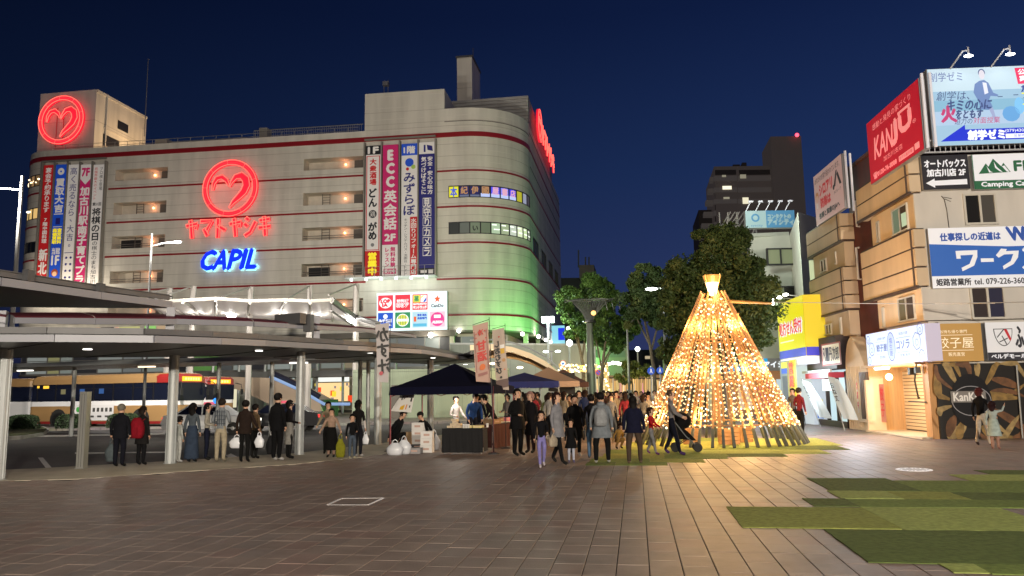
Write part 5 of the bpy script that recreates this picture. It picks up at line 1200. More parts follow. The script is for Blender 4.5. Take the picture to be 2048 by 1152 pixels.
# ================================================================== RIGHT-HAND BUILDINGS
TB = radians(5.2); C0 = G(1868, 878); U2 = Vector((cos(TB), sin(TB))); V2 = Vector((-sin(TB), cos(TB)))
def BP(u, v, z=0): return Vector((C0.x+U2.x*u+V2.x*v, C0.y+U2.y*u+V2.y*v, z))
def LP(px, py, off=0):       # left-face plane, 'off' metres towards the street
 a = BP(-off, 0); p = onplane(px, py, (a.x, a.y), (a.x+V2.x, a.y+V2.y)); d = Vector((p.x-C0.x, p.y-C0.y)); return d.dot(V2), p.z
def FP(px, py, off=0):       # street-front plane, 'off' metres towards the viewer
 a = BP(0, -off); p = onplane(px, py, (a.x, a.y), (a.x+U2.x, a.y+U2.y)); d = Vector((p.x-C0.x, p.y-C0.y)); return d.dot(U2), p.z
def zc(py): return zat(1855, py, C0.x, C0.y)
def bbox(mb, u0, u1, v0, v1, z0, z1, m=None):
 P = [BP(u0, v0), BP(u1, v0), BP(u1, v1), BP(u0, v1)]; return mb.hexa([(p.x, p.y, z0) for p in P]+[(p.x, p.y, z1) for p in P], m)
def BB(name, mat, parent, *a):
 m = MB(); bbox(m, *a); return m.build(name, mat, parent)
BEI = M('beige_wall_panel', (.62, .46, .29), .6, noise=.12, nsc=1.3, stretch=(1, 1, .25), bump=.1)
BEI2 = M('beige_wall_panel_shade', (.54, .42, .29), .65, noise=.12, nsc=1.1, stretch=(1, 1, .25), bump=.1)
GREYW = M('grey_rendered_wall', (.56, .53, .49), .8, noise=.10, nsc=1.2, stretch=(1, 1, .3), bump=.2)
JNT = M('dark_joint_strip', (.06, .035, .025), .6); MAR = M('maroon_tile_wall', (.085, .017, .012), .6, noise=.2, nsc=2)
DG = M('window_glass_dark', (.018, .017, .015), .12); CURT = M('brown_blind', (.05, .035, .025), .8); WF = M('pale_window_frame', (.55, .52, .46), .5, .2)
DUN = DN
def UV(o): return (U2.x, U2.y, 0) if o == 'f' else (-V2.x, -V2.y, 0)
def face_panel(parent, side, a, b, off, step=.008):
 """a = top-left pixel, b = bottom-right pixel; side 'f' front or 'l' left face"""
 if side == 'f':
  (u0, z1), (u1, _) = FP(a[0], a[1], off), FP(b[0], b[1], off); z0 = FP(b[0], b[1], off)[1]; o = BP(u0, -off, z1); W = u1-u0
 else:
  (v0, z1), (v1, _) = LP(a[0], a[1], off), LP(b[0], b[1], off); z0 = LP(b[0], b[1], off)[1]; o = BP(-off, v0, z1); W = v0-v1
 return Panel(parent, o, UV(side), DN, W, z1-z0, step)
def window(parent, side, a, b, rec=.08, panes=2, mats=(DG, DG), depth=.12, frame=WF, off=0, thin=.05, z0z1=None):
 """a/b pixel top-left & bottom-right on the plane"""
 f = FP if side == 'f' else LP
 (s0, z1), (s1, z0) = f(a[0], a[1], off), f(b[0], b[1], off)
 if z0z1: z0, z1 = z0z1
 if s0 > s1: s0, s1 = s1, s0
 w = MB(); P = lambda s, d, z: (BP(s, -off-d, z) if side == 'f' else BP(-off-d, s, z))
 def bar(a0, a1, c0, c1, d0=-.02, d1=.05):
  q = [P(a0, d1, c0), P(a1, d1, c0), P(a1, d0, c0), P(a0, d0, c0), P(a0, d1, c1), P(a1, d1, c1), P(a1, d0, c1), P(a0, d0, c1)]; w.hexa(q)
 bar(s0, s1, z0, z0+thin, d1=.09); bar(s0, s1, z1-thin, z1)
 for k in range(panes+1):
  x = s0+(s1-s0)*k/panes; x = min(max(x, s0+thin/2), s1-thin/2); bar(x-thin/2, x+thin/2, z0+thin, z1-thin)
 fo = w.build('window', frame, parent)
 for k in range(panes):
  x0, x1 = s0+(s1-s0)*k/panes+thin/2, s0+(s1-s0)*(k+1)/panes-thin/2; m = MB(); m.add([P(x0, .012, z0+thin), P(x1, .012, z0+thin), P(x1, .012, z1-thin), P(x0, .012, z1-thin)], [(0, 1, 2, 3)]); m.build('pane', mats[k % len(mats)], fo)
 return fo
# ---- corner building
b1 = thing('corner_building', 'beige and grey three-storey corner building with billboards on its roof at far right', 'building', BP(5, 5))
v1 = LP(1724, 453)[0]; zA, zB_, zC, zD, zE = zc(313), zc(386), zc(457.5), zc(573), zc(642)
UE = 13
zh_ = zc(722); BB('core_wall', GREYW, b1, .25, UE, .25, v1-.9, zh_+.02, zA-.1); BB('lower_core', GREYW, b1, 1.5, UE, .25, v1-.9, 0, zh_); BB('front_wall', GREYW, b1, .45, UE, .0, .24, 0, zE-.03)
for (z0, z1, n) in ((zB_, zA, 2), (zD, zC, 3)):
 for k in range(n):
  a, b = z0+(z1-z0)*k/n, z0+(z1-z0)*(k+1)/n
  BB('wall_panel', BEI, b1, -.14, .24, .12, v1, a+.03, b-.03); BB('joint', JNT, b1, -.12, .23, .11, v1-.02, b-.03, b+.03 if k < n-1 else b+.04)
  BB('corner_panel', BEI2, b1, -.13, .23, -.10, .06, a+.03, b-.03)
 BB('joint', JNT, b1, -.17, .26, .06, .115, z0, z1); BB('joint', JNT, b1, -.19, -.10, -.12, v1+.02, z0-.05, z0+.03); 
for z0, z1 in ((zE, zD), (zC, zB_)):
 BB('window_wall', BEI, b1, .0, .24, .03, v1-.9, z0+.03, z1-.05)
 BB('front_wall', GREYW, b1, .01, UE, -.02, .24, z0+.02, z1-.02)
BB('front_wall', GREYW, b1, .24, UE, -.005, .24, zC, zA); BB('front_wall', GREYW, b1, .24, UE, .0, .24, zD-.03, zC+.02)
window(b1, 'l', (1784, 422), (1820, 470), mats=(CURT, E((.12, .16, .10), 1)), z0z1=(zC+.08, zB_-.2), off=.01)
m_ = E((.45, .55, .35), 1)
v0_, z_ = LP(1803, 422); BB('lit_ceiling', m_, b1, -.055, -.04, LP(1818, 430)[0]+.06, LP(1803, 430)[0]-.08, zB_-.95, zB_-.5)
window(b1, 'l', (1754, 450), (1762, 490), panes=1, z0z1=(zC+.12, zB_-.3), off=.01, mats=(DG,))
window(b1, 'l', (1795, 580), (1833, 640), mats=(CURT, M('olive_blind', (.10, .09, .05), .8)), z0z1=(zE+.1, zD-.2), off=.01)
window(b1, 'l', (1764, 605), (1771, 650), panes=1, z0z1=(zE+.05, zD-.35), off=.01, mats=(DG,))
window(b1, 'f', (1924, 388), (1996, 449), mats=(DG, M('grey_blind', (.06, .055, .05), .8)), off=.02, thin=.07)
window(b1, 'f', (1937, 573), (2014, 638), mats=(M('dim_pane', (.04, .03, .03), .3), M('dim_blue_pane', (.03, .03, .06), .3)), off=.02, thin=.07)
# stain, cable
m = MB(); z0 = FP(1887, 392)[1]; u = FP(1887, 392)[0]; 
m.tube([BP(u-.08, -.03, z0), BP(u, -.03, z0-.12), BP(u+.05, -.03, z0-.5), BP(u+.07, -.03, z0-1.15)], .015, 4); m.tube([BP(u, -.03, z0-.1), BP(u+.2, -.03, z0-.2)], .01, 4); m.tube([BP(u-.02, -.03, z0-.05), BP(u+.24, -.03, z0-.1)], .01, 4)
m.parts('cable', M('cable_dark', (.08, .07, .06), .7), b1)
BB('roof', GREYW, b1, .2, UE, .2, v1-.9, zA-.08, zA+.02)
# side rail under billboard
m = MB(); zr = FP(1860, 303)[1]
for k in range(44): p = BP(.1+k*.17, -.1); m.box((p.x, p.y, zr+.10), (.025, .025, .36))
m.parts('rail_bar', M('rail_light', (.5, .5, .52), .4, .5), b1)
for z in (zr-.1, zr+.3): BB('rail', M('rail_light2', (.6, .6, .62), .4, .5), b1, -.15, UE-4, -.16, -.08, z, z+.05)
# ---- signs on the corner building
def sign_thing(name, label, side, a, b, off, thick, back, cat='sign', group=None, face=None, step=.008):
 pn0 = face_panel(None, side, a, b, off, step); c = pn0.at(.5, 1, 0)
 t = thing(name, label, cat, (c.x, c.y, c.z), 0, group)
 P = [pn0.at(0, 1, 0), pn0.at(1, 1, 0)]; n = pn0.n; q = [P[0], P[1], P[1]-n*thick, P[0]-n*thick]; m = MB(); m.hexa([v for v in q]+[v+Vector((0, 0, pn0.H)) for v in q]); m.build('box', back, t)
 pn = Panel(t, pn0.o, pn0.u, pn0.w, pn0.W, pn0.H, step)
 if face: pn.rect(0, 0, 1, 1, face, 1, 'face')
 return t, pn
K_ = lambda c, s=1.0: E(c, s)
FR_ = M('sign_frame_grey', (.3, .3, .31), .4, .5)
BK_ = S_('sign_black', (.008, .008, .016), .05); WH_ = S_('sign_white', (.70, .72, .78), .28); GRN_ = S_('sign_green', (.01, .085, .035), .45); BLU_ = S_('sign_blue', (.015, .09, .36), .40); DTX = S_('sign_dark_text', (.02, .02, .03), .1); BLT = S_('sign_blue_text', (.02, .07, .32), .3)
t, p = sign_thing('direction_sign', 'black sign with a white left arrow next to the green camping car sign', 'f', (1841, 312), (1941, 377), .22, .2, FR_, face=BK_)
p.text('オートバックス', .06, .13, .94, .36, WH_, 2, .012); p.text('加古川店 2F', .10, .40, .92, .62, WH_, 2, .012)
p.poly([(.06, .81), (.25, .68), (.25, .745), (.94, .72), (.94, .875), (.25, .885), (.25, .95)], WH_, 2, 'arrow'); p.flush()
t, p = sign_thing('camping_sign', 'white and green sign with three mountain peaks reading Camping Car', 'f', (1942, 310), (2110, 374), .22, .2, FR_, face=WH_)
p.rect(0, .76, 1, 1, GRN_, 2, 'band').rect(0, 0, .012, 1, GRN_, 2, 'band')
p.poly([(.07, .56), (.17, .26), (.20, .36), (.265, .13), (.36, .36), (.39, .26), (.47, .53)], GRN_, 2, 'mountain')
p.poly([(.175, .34), (.22, .5), (.25, .53), (.20, .53)], WH_, 3, 'snow').poly([(.27, .22), (.30, .37), (.37, .53), (.33, .50), (.28, .40)], WH_, 3, 'snow').poly([(.365, .36), (.40, .34), (.455, .53), (.42, .52)], WH_, 3, 'snow')
p.text('FIELD', .52, .22, 1.1, .50, GRN_, 2, .02); p.text('Camping Car', .09, .80, .68, .97, WH_, 3, .010); p.flush()
t, p = sign_thing('job_sign', 'wide white and blue sign with large white katakana between the two window rows', 'f', (1855, 457), (2125, 571), .16, .14, FR_, face=WH_)
p.poly([(0, .265), (.3, .30), (.6, .335), (1, .33), (1, .80), (0, .80)], BLU_, 2, 'band')
p.text('仕事探しの近道は', .09, .09, .56, .22, BLT, 2, .012); p.text('W', .62, .02, .76, .24, BLT, 2, .03, slant=-.2)
p.poly([(.20, .39), (.37, .385), (.365, .50), (.335, .64), (.24, .73), (.235, .67), (.30, .61), (.335, .46), (.235, .465), (.237, .52), (.203, .52)], WH_, 3, 'letter')
p.rect(.39, .525, .49, .585, WH_, 3, 'letter')
p.poly([(.555, .37), (.60, .38), (.59, .415), (.69, .41), (.68, .52), (.64, .63), (.56, .715), (.555, .66), (.62, .58), (.645, .465), (.575, .47), (.53, .52), (.51, .48)], WH_, 3, 'letter')
p.text('ス', .71, .38, .86, .72, WH_, 3, .03)
p.text('姫路営業所', .03, .845, .30, .96, DTX, 2, .008); p.text('tel. 079-226-3600', .325, .855, .74, .95, DTX, 2, .005); p.flush()
OCH = S_('sign_ochre', (.36, .20, .05), .45); OCW = S_('sign_cream_text', (.75, .66, .48), .55)
t, p = sign_thing('gyoza_sign', 'ochre sign with white characters for a dumpling shop beside the glowing white sign', 'f', (1857, 648), (1968, 722), .3, .25, FR_, face=OCH)
p.text('お持ち帰り専門', .20, .17, .72, .26, OCW, 2); p.rect(.15, .30, .82, .312, OCW, 2).text('餃子屋', .13, .36, .83, .65, OCW, 2).rect(.15, .70, .82, .712, OCW, 2).text('販売直営', .33, .76, .64, .86, OCW, 2); p.flush()
t, p = sign_thing('white_shop_sign', 'white sign with a half-round bowl emblem above a black strip, right of the ochre sign', 'f', (1969, 645), (2110, 719), .3, .25, FR_, face=S_('sign_offwhite', (.60, .60, .62), .35))
p.rect(0, .79, 1, 1, DTX, 2, 'strip').text('ベルデモール通', .05, .83, .66, .95, WH_, 3, .008)
cx_, cy_, r_ = .26, .17, .145
p.poly([(cx_-r_, cy_), (cx_+r_, cy_)]+[(cx_+r_*cos(a*pi/12), cy_+.50*sin(a*pi/12)*.92) for a in range(1, 12)], DTX, 2, 'bowl').poly([(cx_-r_+.012, cy_+.02), (cx_+r_-.012, cy_+.02)]+[(cx_+(r_-.012)*cos(a*pi/12), cy_+.02+.44*sin(a*pi/12)*.95) for a in range(1, 12)], S_('sign_offwhite', (.60, .60, .62), .35), 3, 'bowl_inner')
p.poly([(.27, .19), (.315, .19), (.375, .45), (.35, .50)], S_('sign_redband', (.42, .01, .02), .3), 4, 'red_band').line(.16, .40, .27, .19, .03, DTX, 4).line(.19, .52, .32, .42, .03, DTX, 4).line(.235, .36, .30, .60, .03, DTX, 4).text('ふ', .44, .12, .56, .66, DTX, 2, .02); p.flush()
# mural with gold streaks and dark pot
t, p = sign_thing('noodle_mural', 'dark photographic mural with golden streaks and a black pot behind the mother and child', 'f', (1869, 728), (2150, 875), .10, .12, M('mural_edge', (.02, .018, .016), .6), cat='mural', face=M('mural_black', (.014, .012, .010), .35, es=.0))
GO = [M('mural_gold', (.20, .12, .03), .5, noise=.5, nsc=5, es=.05, ecol=(.30, .17, .04)), M('mural_amber', (.11, .045, .015), .5, noise=.5, nsc=5, es=.06, ecol=(.3, .12, .03)), M('mural_pale', (.26, .18, .07), .5, noise=.4, nsc=6, es=.05, ecol=(.4, .27, .1))]
def streak(pts, w, mt, l=2):
 L_, R__ = [], []
 for i, (x, y) in enumerate(pts):
  a, b = pts[max(i-1, 0)], pts[min(i+1, len(pts)-1)]; dx, dy = (b[0]-a[0])*p.W, (b[1]-a[1])*p.H; q = sqrt(dx*dx+dy*dy); ww = w*(sin(pi*(i+.6)/(len(pts)+.2)))
  L_.append((x-dy/q*ww/p.W, y+dx/q*ww/p.H)); R__.append((x+dy/q*ww/p.W, y-dx/q*ww/p.H))
 p.poly(L_+R__[::-1], mt, l, 'streak')
rr = random.Random(12)
for cxm, cym, cnt in ((.25, .50, 17), (.75, .5, 12)):
 for k in range(cnt):
  a = 2*pi*k/cnt+rr.uniform(-.12, .12); r0, r1 = rr.uniform(.16, .20), rr.uniform(.34, .62); bend = rr.uniform(-.35, .35)
  pts = []
  for j in range(6):
   q = r0+(r1-r0)*j/5; aa = a+bend*j/5; pts.append((cxm+q*cos(aa)*.85, cym+q*sin(aa)*1.75))
  pts = [(min(max(x, .005), .995), min(max(y, .01), .99)) for x, y in pts]
  streak(pts, rr.uniform(.06, .17), GO[k % 3], 2+k*.15)
p.disc(.25, .5, .155, M('mural_pot', (.010, .010, .011), .3), 6, 'pot', 28, ry=.36)
p.ring(.25, .5, .15, .006, M('mural_rim', (.25, .25, .27), .4, es=.05), 7, 'pot_rim', 28, ry=.20)
p.rect(.095, .37, .36, .52, M('mural_label', (.18, .17, .16), .5), 7.5, 'label').text('KanKan', .115, .39, .34, .50, M('mural_label_text', (.6, .58, .55), .5, es=.15), 8, .01)
p.flush()
m = MB(); q = FP(2033, 730, .2); q2_ = FP(2044, 870, .2); m.tube([BP(q[0], -.2, q[1]), BP(q2_[0], -.22, 0)], .025, 6); m.build('leaning_pole', PALE, b1)
# glowing white sign on the left face
t, p = sign_thing('glowing_sign', 'brightly lit white sign with an oval emblem and dumpling drawings over the wooden entrance', 'l', (1731, 664), (1856, 722), .45, .45, S_('sign_side', (.45, .42, .55), .35), cat='lit sign')
z1_, z0_ = LP(1852, 646, .45)[1], LP(1852, 722, .45)[1]
p = Panel(t, Vector((p.o.x, p.o.y, z1_)), p.u, p.w, p.W, z1_-z0_, .008)
for o in list(t.children): bpy.data.objects.remove(o)
n = p.n; q = [p.at(0, 1, 0), p.at(1, 1, 0), p.at(1, 1, 0)-n*.45, p.at(0, 1, 0)-n*.45]; m = MB(); m.hexa(q+[v+Vector((0, 0, p.H)) for v in q]); m.build('box', S_('sign_side', (.45, .42, .55), .35), t)
LITW = E((.66, .76, .98), 1.15, True); LB_ = E((.16, .20, .48), .8)
p.rect(.005, .01, .995, .99, LITW, 1, 'face').ring(.46, .5, .07, .008, LB_, 2, 'emblem', 30, ry=.43).disc(.46, .5, .058, E((.50, .58, .92), 1.1), 2, 'emblem_fill', 28, ry=.38).text('塩生姜', .43, .22, .49, .78, LB_, 3, .0, vert=True)
p.text('餃子屋', .20, .38, .385, .60, LB_, 2, .006).text('コソラ', .55, .36, .76, .60, LB_, 2, .006).rect(.19, .30, .39, .315, LB_).rect(.19, .67, .39, .685, LB_).rect(.55, .27, .78, .285, LB_).rect(.55, .68, .78, .695, LB_).text('お持帰り専門', .22, .18, .37, .26, LB_).text('直売営業', .25, .73, .35, .82, LB_).text('加古川店', .60, .12, .74, .20, LB_).text('営業 直売', .60, .74, .76, .82, LB_)
for x, y, r in ((.105, .5, .055), (.87, .44, .062), (.05, .2, .035), (.05, .85, .035), (.93, .12, .045), (.93, .85, .045)): p.ring(x, y, r, .006, LB_, 2, 'drawing', 7).ring(x, y+.03, r*.4, .004, LB_, 2, 'drawing', 6)
p.flush()
c = p.at(.5, .5, 30); lamp((c.x-1.2, c.y, c.z-.9), 420, (.8, .88, 1), .5, t)
# red sign and main billboard on the roof
REDF = S_('sign_crimson', (.42, .004, .022), .50); PNK = S_('sign_pink_text', (.85, .30, .32), .5)
def quad_sign(name, label, TL, TR, BR, BL, thick, back, face, step=.01, cat='billboard'):
 TL, TR, BR, BL = map(Vector, (TL, TR, BR, BL)); u = (TR-TL); W = u.length; u.normalize(); H = ((TL-BL).length+(TR-BR).length)/2; n = DNv.cross(u).normalized()
 t = thing(name, label, cat, tuple((BL+BR)/2)); m = MB(); m.hexa([BL, BR, BR-n*thick, BL-n*thick, TL, TR, TR-n*thick, TL-n*thick]); m.build('box', back, t)
 pn = Panel(t, TL, u, DN, W, H, step); pn.rect(.004, .004, .996, .996, face, 1, 'face'); return t, pn
DNv = Vector((0, 0, -1))
(va, za), (vb, zb) = LP(1733, 252, .3), LP(1836, 152, .3); (_, zb2) = LP(1845, 300, .3); (_, za2) = LP(1741, 371, .3); zt_, zl_ = (za+zb)/2, (za2+zb2)/2
t, p = quad_sign('red_billboard', 'tall crimson roof billboard with pale letters facing the street', BP(-.3, va, zt_), BP(-.3, vb, zt_), BP(-.3, vb, zl_), BP(-.3, va, zl_), .18, FR_, REDF)
p.text('感動と発見の家づくり', .13, .10, .86, .20, PNK, 2).text('KAN', .14, .33, .50, .66, PNK, 2, .02, slant=.12).text('JU', .50, .31, .84, .64, PNK, 2, .07).rect(.62, .235, .84, .275, PNK, 2).text('®', .86, .50, .92, .56, PNK, 2).text('加古川支店', .30, .71, .66, .79, PNK, 2).text('☎0120-76-8008', .08, .86, .54, .96, PNK, 2, .01).rect(.58, .87, .84, .95, PNK, 2).text('モデル展示場', .60, .885, .82, .935, REDF, 3).rect(.86, .85, .94, .94, PNK, 2); p.flush()
m = MB()
for k in (0, 1): q = BP(-.25+k*.22, vb-.12-k*.05); m.box((q.x, q.y, (zt_+zl_)/2+.05), (.07, .07, zt_-zl_+.1), TB)
m.parts('white_post', M('white_post', (.62, .62, .68), .4, es=.25), t)
(ua, za), (_, za2) = FP(1852, 139, .25), FP(1860, 293, .25); UR_ = 8.2
t, p = quad_sign('main_billboard', 'brightly lit pale blue school billboard with a suited figure, two lamps above it', BP(ua, -.25, za), BP(ua+UR_, -.25, za), BP(ua+UR_, -.25, za2), BP(ua, -.25, za2), .25, FR_, E((.42, .66, .86), .8, True))
SC = 4.55  # visible width in metres -> helper in fraction of picture width
W0 = FP(2048, 140, .25)[0]-ua; fx_ = lambda f: f*W0/UR_
SK = E((.62, .88, .95), 1); SEA = E((.30, .58, .78), .8); LW = E((.97, .99, 1.0), 1.12)
p.rect(.004, .004, .996, .30, E((.66, .84, .95), .85), 1.5, 'sky_print').rect(.004, .42, .996, .56, SEA, 1.5, 'sea_print').rect(.004, .56, .996, .74, E((.50, .68, .90), .85), 1.5, 'sand_print')
INK = E((.05, .08, .22), 1); INKR = E((.55, .05, .18), 1); BBL = E((.008, .03, .62), 1)
p.text('創学ゼミ', fx_(.02), .05, fx_(.36), .17, E((.12, .16, .40), 1), 3).text('創学は、', fx_(.08), .30, fx_(.42), .42, INK, 3, slant=.2).text('キミの心に', fx_(.18), .42, fx_(.63), .55, INK, 3, .012, slant=.2).text('火', fx_(.11), .49, fx_(.26), .70, INKR, 3, .03).text('をともす', fx_(.26), .55, fx_(.53), .66, INK, 3, .012, slant=.2).text('迫力の', fx_(.24), .655, fx_(.42), .735, INK, 3, slant=.15).text('対面授業', fx_(.43), .65, fx_(.70), .73, INKR, 3, slant=.15)
p.poly([(fx_(.08), .945), (fx_(.34), .74), (fx_(.34), .80), (.99, .80), (.99, .945)], BBL, 2, 'arrow').text('創学ゼミ', fx_(.36), .815, fx_(.73), .935, LW, 3, .02).text('(079)430-4359', fx_(.74), .815, fx_(1.05), .865, LW, 3).rect(fx_(.74), .875, fx_(1.05), .93, LW, 3).text('営業時間', fx_(.82), .885, fx_(.97), .92, BBL, 4)
# suited figure (printed): head, hair, jacket, skirt, legs
fig = lambda pts, mt, l=2.6: p.poly([(fx_(x), y) for x, y in pts], mt, l, 'figure_print')
fig([(.53, .18), (.58, .17), (.62, .21), (.66, .34), (.71, .37), (.70, .39), (.63, .38), (.61, .43), (.64, .52), (.60, .56), (.52, .55), (.50, .44), (.46, .33), (.48, .22)], E((.16, .25, .50), 1))
p.disc(fx_(.56), .10, fx_(.030), E((.75, .72, .80), 1), 2.7, 'figure_print', 14, ry=.062).disc(fx_(.56), .075, fx_(.036), E((.10, .14, .30), 1), 2.65, 'figure_print', 14, ry=.05)
fig([(.56, .20), (.60, .21), (.61, .34), (.57, .36)], E((.78, .80, .92), 1), 2.8); fig([(.60, .55), (.64, .53), (.67, .72), (.65, .72)], E((.35, .40, .62), 1))
p.disc(fx_(.82), .62, fx_(.09), E((.14, .38, .72), 1), 2.5, 'boat_print', 12, ry=.10).disc(fx_(.91), .52, fx_(.05), E((.22, .55, .88), 1), 2.5, 'boat_print', 12, ry=.11).rect(fx_(.70), .39, fx_(.75), .40, INK, 3).rect(fx_(.86), .375, fx_(.91), .385, INK, 3)
p.poly([(fx_(.90), .03), (.80, .01), (.80, .22), (fx_(.92), .24)], E((.85, .04, .14), 1), 2.5, 'red_block').text('公立中高', fx_(.93), .05, fx_(1.25), .12, LW, 3, .01).text('実績No.1', fx_(.94), .135, fx_(1.25), .205, LW, 3, .01).text('加古川東', fx_(.945), .26, fx_(1.4), .345, E((.03, .06, .3), 1), 3, .012).text('加古川西', fx_(.96), .40, fx_(1.4), .485, E((.03, .06, .3), 1), 3, .012).text('東播磨', fx_(.96), .53, fx_(1.3), .60, E((.03, .06, .3), 1), 3)
for y in (.355, .495, .61): p.rect(fx_(.945), y, fx_(1.4), y+.016, E((.9, .85, .05), 1), 3)
p.flush()
for k, px in enumerate((1921, 2003, 2085)):
 u = FP(px, 130, .25)[0]; m = MB(); m.tube([BP(u-.35, -.25, za-.02), BP(u-.1, -.65, za+.42), BP(u+.05, -.75, za+.4)], .03, 5); m.build('lamp_arm', M('white_arm', (.4, .4, .42), .4), t)
 m = MB(); m.tube([BP(u+.02, -.75, za+.5), BP(u+.02, -.75, za+.2)], .03, 5); m.build('lamp_arm', M('white_arm', (.4, .4, .42), .4), t)
 m = MB(); q = BP(u+.02, -.75, za+.20); m.ball(tuple(q), .085, 10, 6, sc=(1.7, .9, .5)); m.build('billboard_lamp', E((.95, .98, 1), 16), t); lamp((q.x, q.y, q.z-.08), 22, (.9, .95, 1), .1, t, spot=140)
# ---- wooden alcove under the glowing sign
al = thing('shop_entrance', 'warmly lit wooden shop entrance with a rolled shutter under the glowing white sign', 'shop front', BP(1, 3))
WOOD = M('light_wood', (.50, .31, .14), .55, noise=.12, nsc=3, stretch=(6, 6, .4)); WOOD2 = M('orange_wood', (.42, .22, .08), .55, noise=.12, nsc=3, stretch=(6, 6, .4)); SHUT = M('cream_shutter', (.62, .50, .32), .5)
va_ = LP(1746, 800)[0]; zh = zc(722)
BB('floor_slab', M('entrance_floor', (.55, .48, .36), .6), al, -.35, 1.3, .02, va_, .0, .05)
BB('back_wall', WOOD, al, 1.3, 1.45, .1, va_, .0, zh)
BB('end_wall', WOOD, al, -.1, 1.45, va_, va_+.15, 0, zh); BB('ceiling', WOOD, al, -.35, 1.3, .1, va_, zh-.1, zh)
BB('corner_pillar', WOOD2, al, -.02, .42, -.02, .40, .0, zh)
BB('side_wall', WOOD, al, .35, 1.32, .41, .55, 0, zh)
s0, s1 = .62, LP(1797, 830, -.9)[0]; z = .1
m = MB()
while z < zh-.25: bbox(m, 1.14, 1.2, s0, s1, z, z+.10); z += .125
m.parts('shutter_slat', SHUT, al); BB('shutter_backing', JNT, al, 1.17, 1.25, s0, s1, .05, zh-.2)
BB('shutter_box', WOOD, al, 1.0, 1.22, s0, s1, zh-.25, zh-.1)
BB('shutter_rail', SHUT, al, 1.1, 1.24, s1, s1+.08, 0, zh-.1); BB('shutter_rail', SHUT, al, 1.1, 1.24, s0-.06, s0, 0, zh-.1)
d0 = s1+.1
BB('door_panel', WOOD2, al, .55, .62, d0, d0+.75, .05, zh-.55); q = BP(.54, d0+.38); m = MB(); m.ball((q.x, q.y, 1.7), .09, 10, 5, sc=(.3, 1, 1)); m.build('door_emblem', E((1, .62, .06), .9), al)
for k, (a, b) in enumerate(((d0+1.3, d0+1.45), (d0+1.75, d0+1.9), (d0+2.2, d0+2.75))): BB('timber_post', WOOD2 if k != 1 else SHUT, al, .3, .45, a, b, .05, zh-.1)
m = MB(); q = LP(1772, 748, .0); pq = BP(.1, q[0], zh-.45); m.ball(tuple(pq), .13, 10, 6); m.build('bulb_lamp', E((1, .72, .3), 8), al); lamp((pq.x-.1, pq.y-.15, pq.z-.1), 90, (1, .66, .30), .12, al)
m = MB(); pa, pb_ = BP(-.3, LP(1750, 728, .3)[0], zh-.14), BP(-.3, LP(1776, 728, .3)[0], zh-.14); m.tube([pa, pb_], .06, 6); m.build('tube_light', E((.95, .97, 1), 4), al)
pq = BP(.4, 1.5, zh-.5); lamp((pq.x, pq.y, pq.z), 90, (1, .70, .36), .15, al)
m = MB(); m.tube([BP(-.2, .35, zh-.1), BP(-.25, .45, zh-.6), BP(-.2, .4, zh-1.2), BP(-.15, .42, 1.3)], .03, 5); m.box(tuple(BP(-.2, .7, zh-.3)), (.2, .2, .22)); m.box(tuple(BP(-.2, .3, zh-.28)), (.16, .16, .2)); m.tube([BP(-.05, .2, 1.15), BP(-.3, .9, 1.17)], .025, 5); m.parts('bracket_and_cable', M('black_iron', (.02, .018, .015), .5), al)
pn = Panel(al, BP(-.1, d0+1.2, zh-.5), (-V2.x, -V2.y, 0), DN, .25, 1.3, .01); pn.rect(0, 0, 1, 1, S_('banner_white', (.6, .58, .55), .15), 0, 'small_banner').text('営業中', .15, .05, .85, .9, S_('banner_red', (.5, .02, .04), .2), 1, .01, vert=True); pn.flush()
pn = Panel(al, BP(.2, va_-.15, zh-.7), (-V2.x, -V2.y, 0), DN, .45, 1.4, .01); pn.rect(0, 0, 1, 1, S_('banner_pink', (.5, .2, .15), .1), 0, 'poster').text('餃子', .15, .05, .85, .9, S_('banner_red', (.5, .02, .04), .2), 1, .01, vert=True); pn.flush()
# ---- maroon stair tower
v2 = LP(1694, 560)[0]; zm = LP(1735, 311, -.4)[1]
b2 = thing('maroon_building', 'dark maroon stair tower squeezed between the two beige buildings', 'building', BP(3, (v1+v2)/2))
BB('wall', MAR, b2, .42, 7, v1-.85, v2+.35, 2.5, zm); BB('cornice', M('maroon_cap', (.12, .05, .04), .6), b2, .34, 7, v1-.9, v2+.4, zm, zm+.12)
for px, a, b in ((1716, 402, 455), (1718, 495, 560)):
 v, z1 = LP(px, a, -.42); z0 = LP(px, b, -.42)[1]; m = MB(); m.tube([BP(.42, v, z1), BP(.3, v, z1), BP(.3, v, z0), BP(.42, v, z0)], .045, 6); m.build('white_pipe', M('white_pipe', (.62, .58, .52), .5), b2)
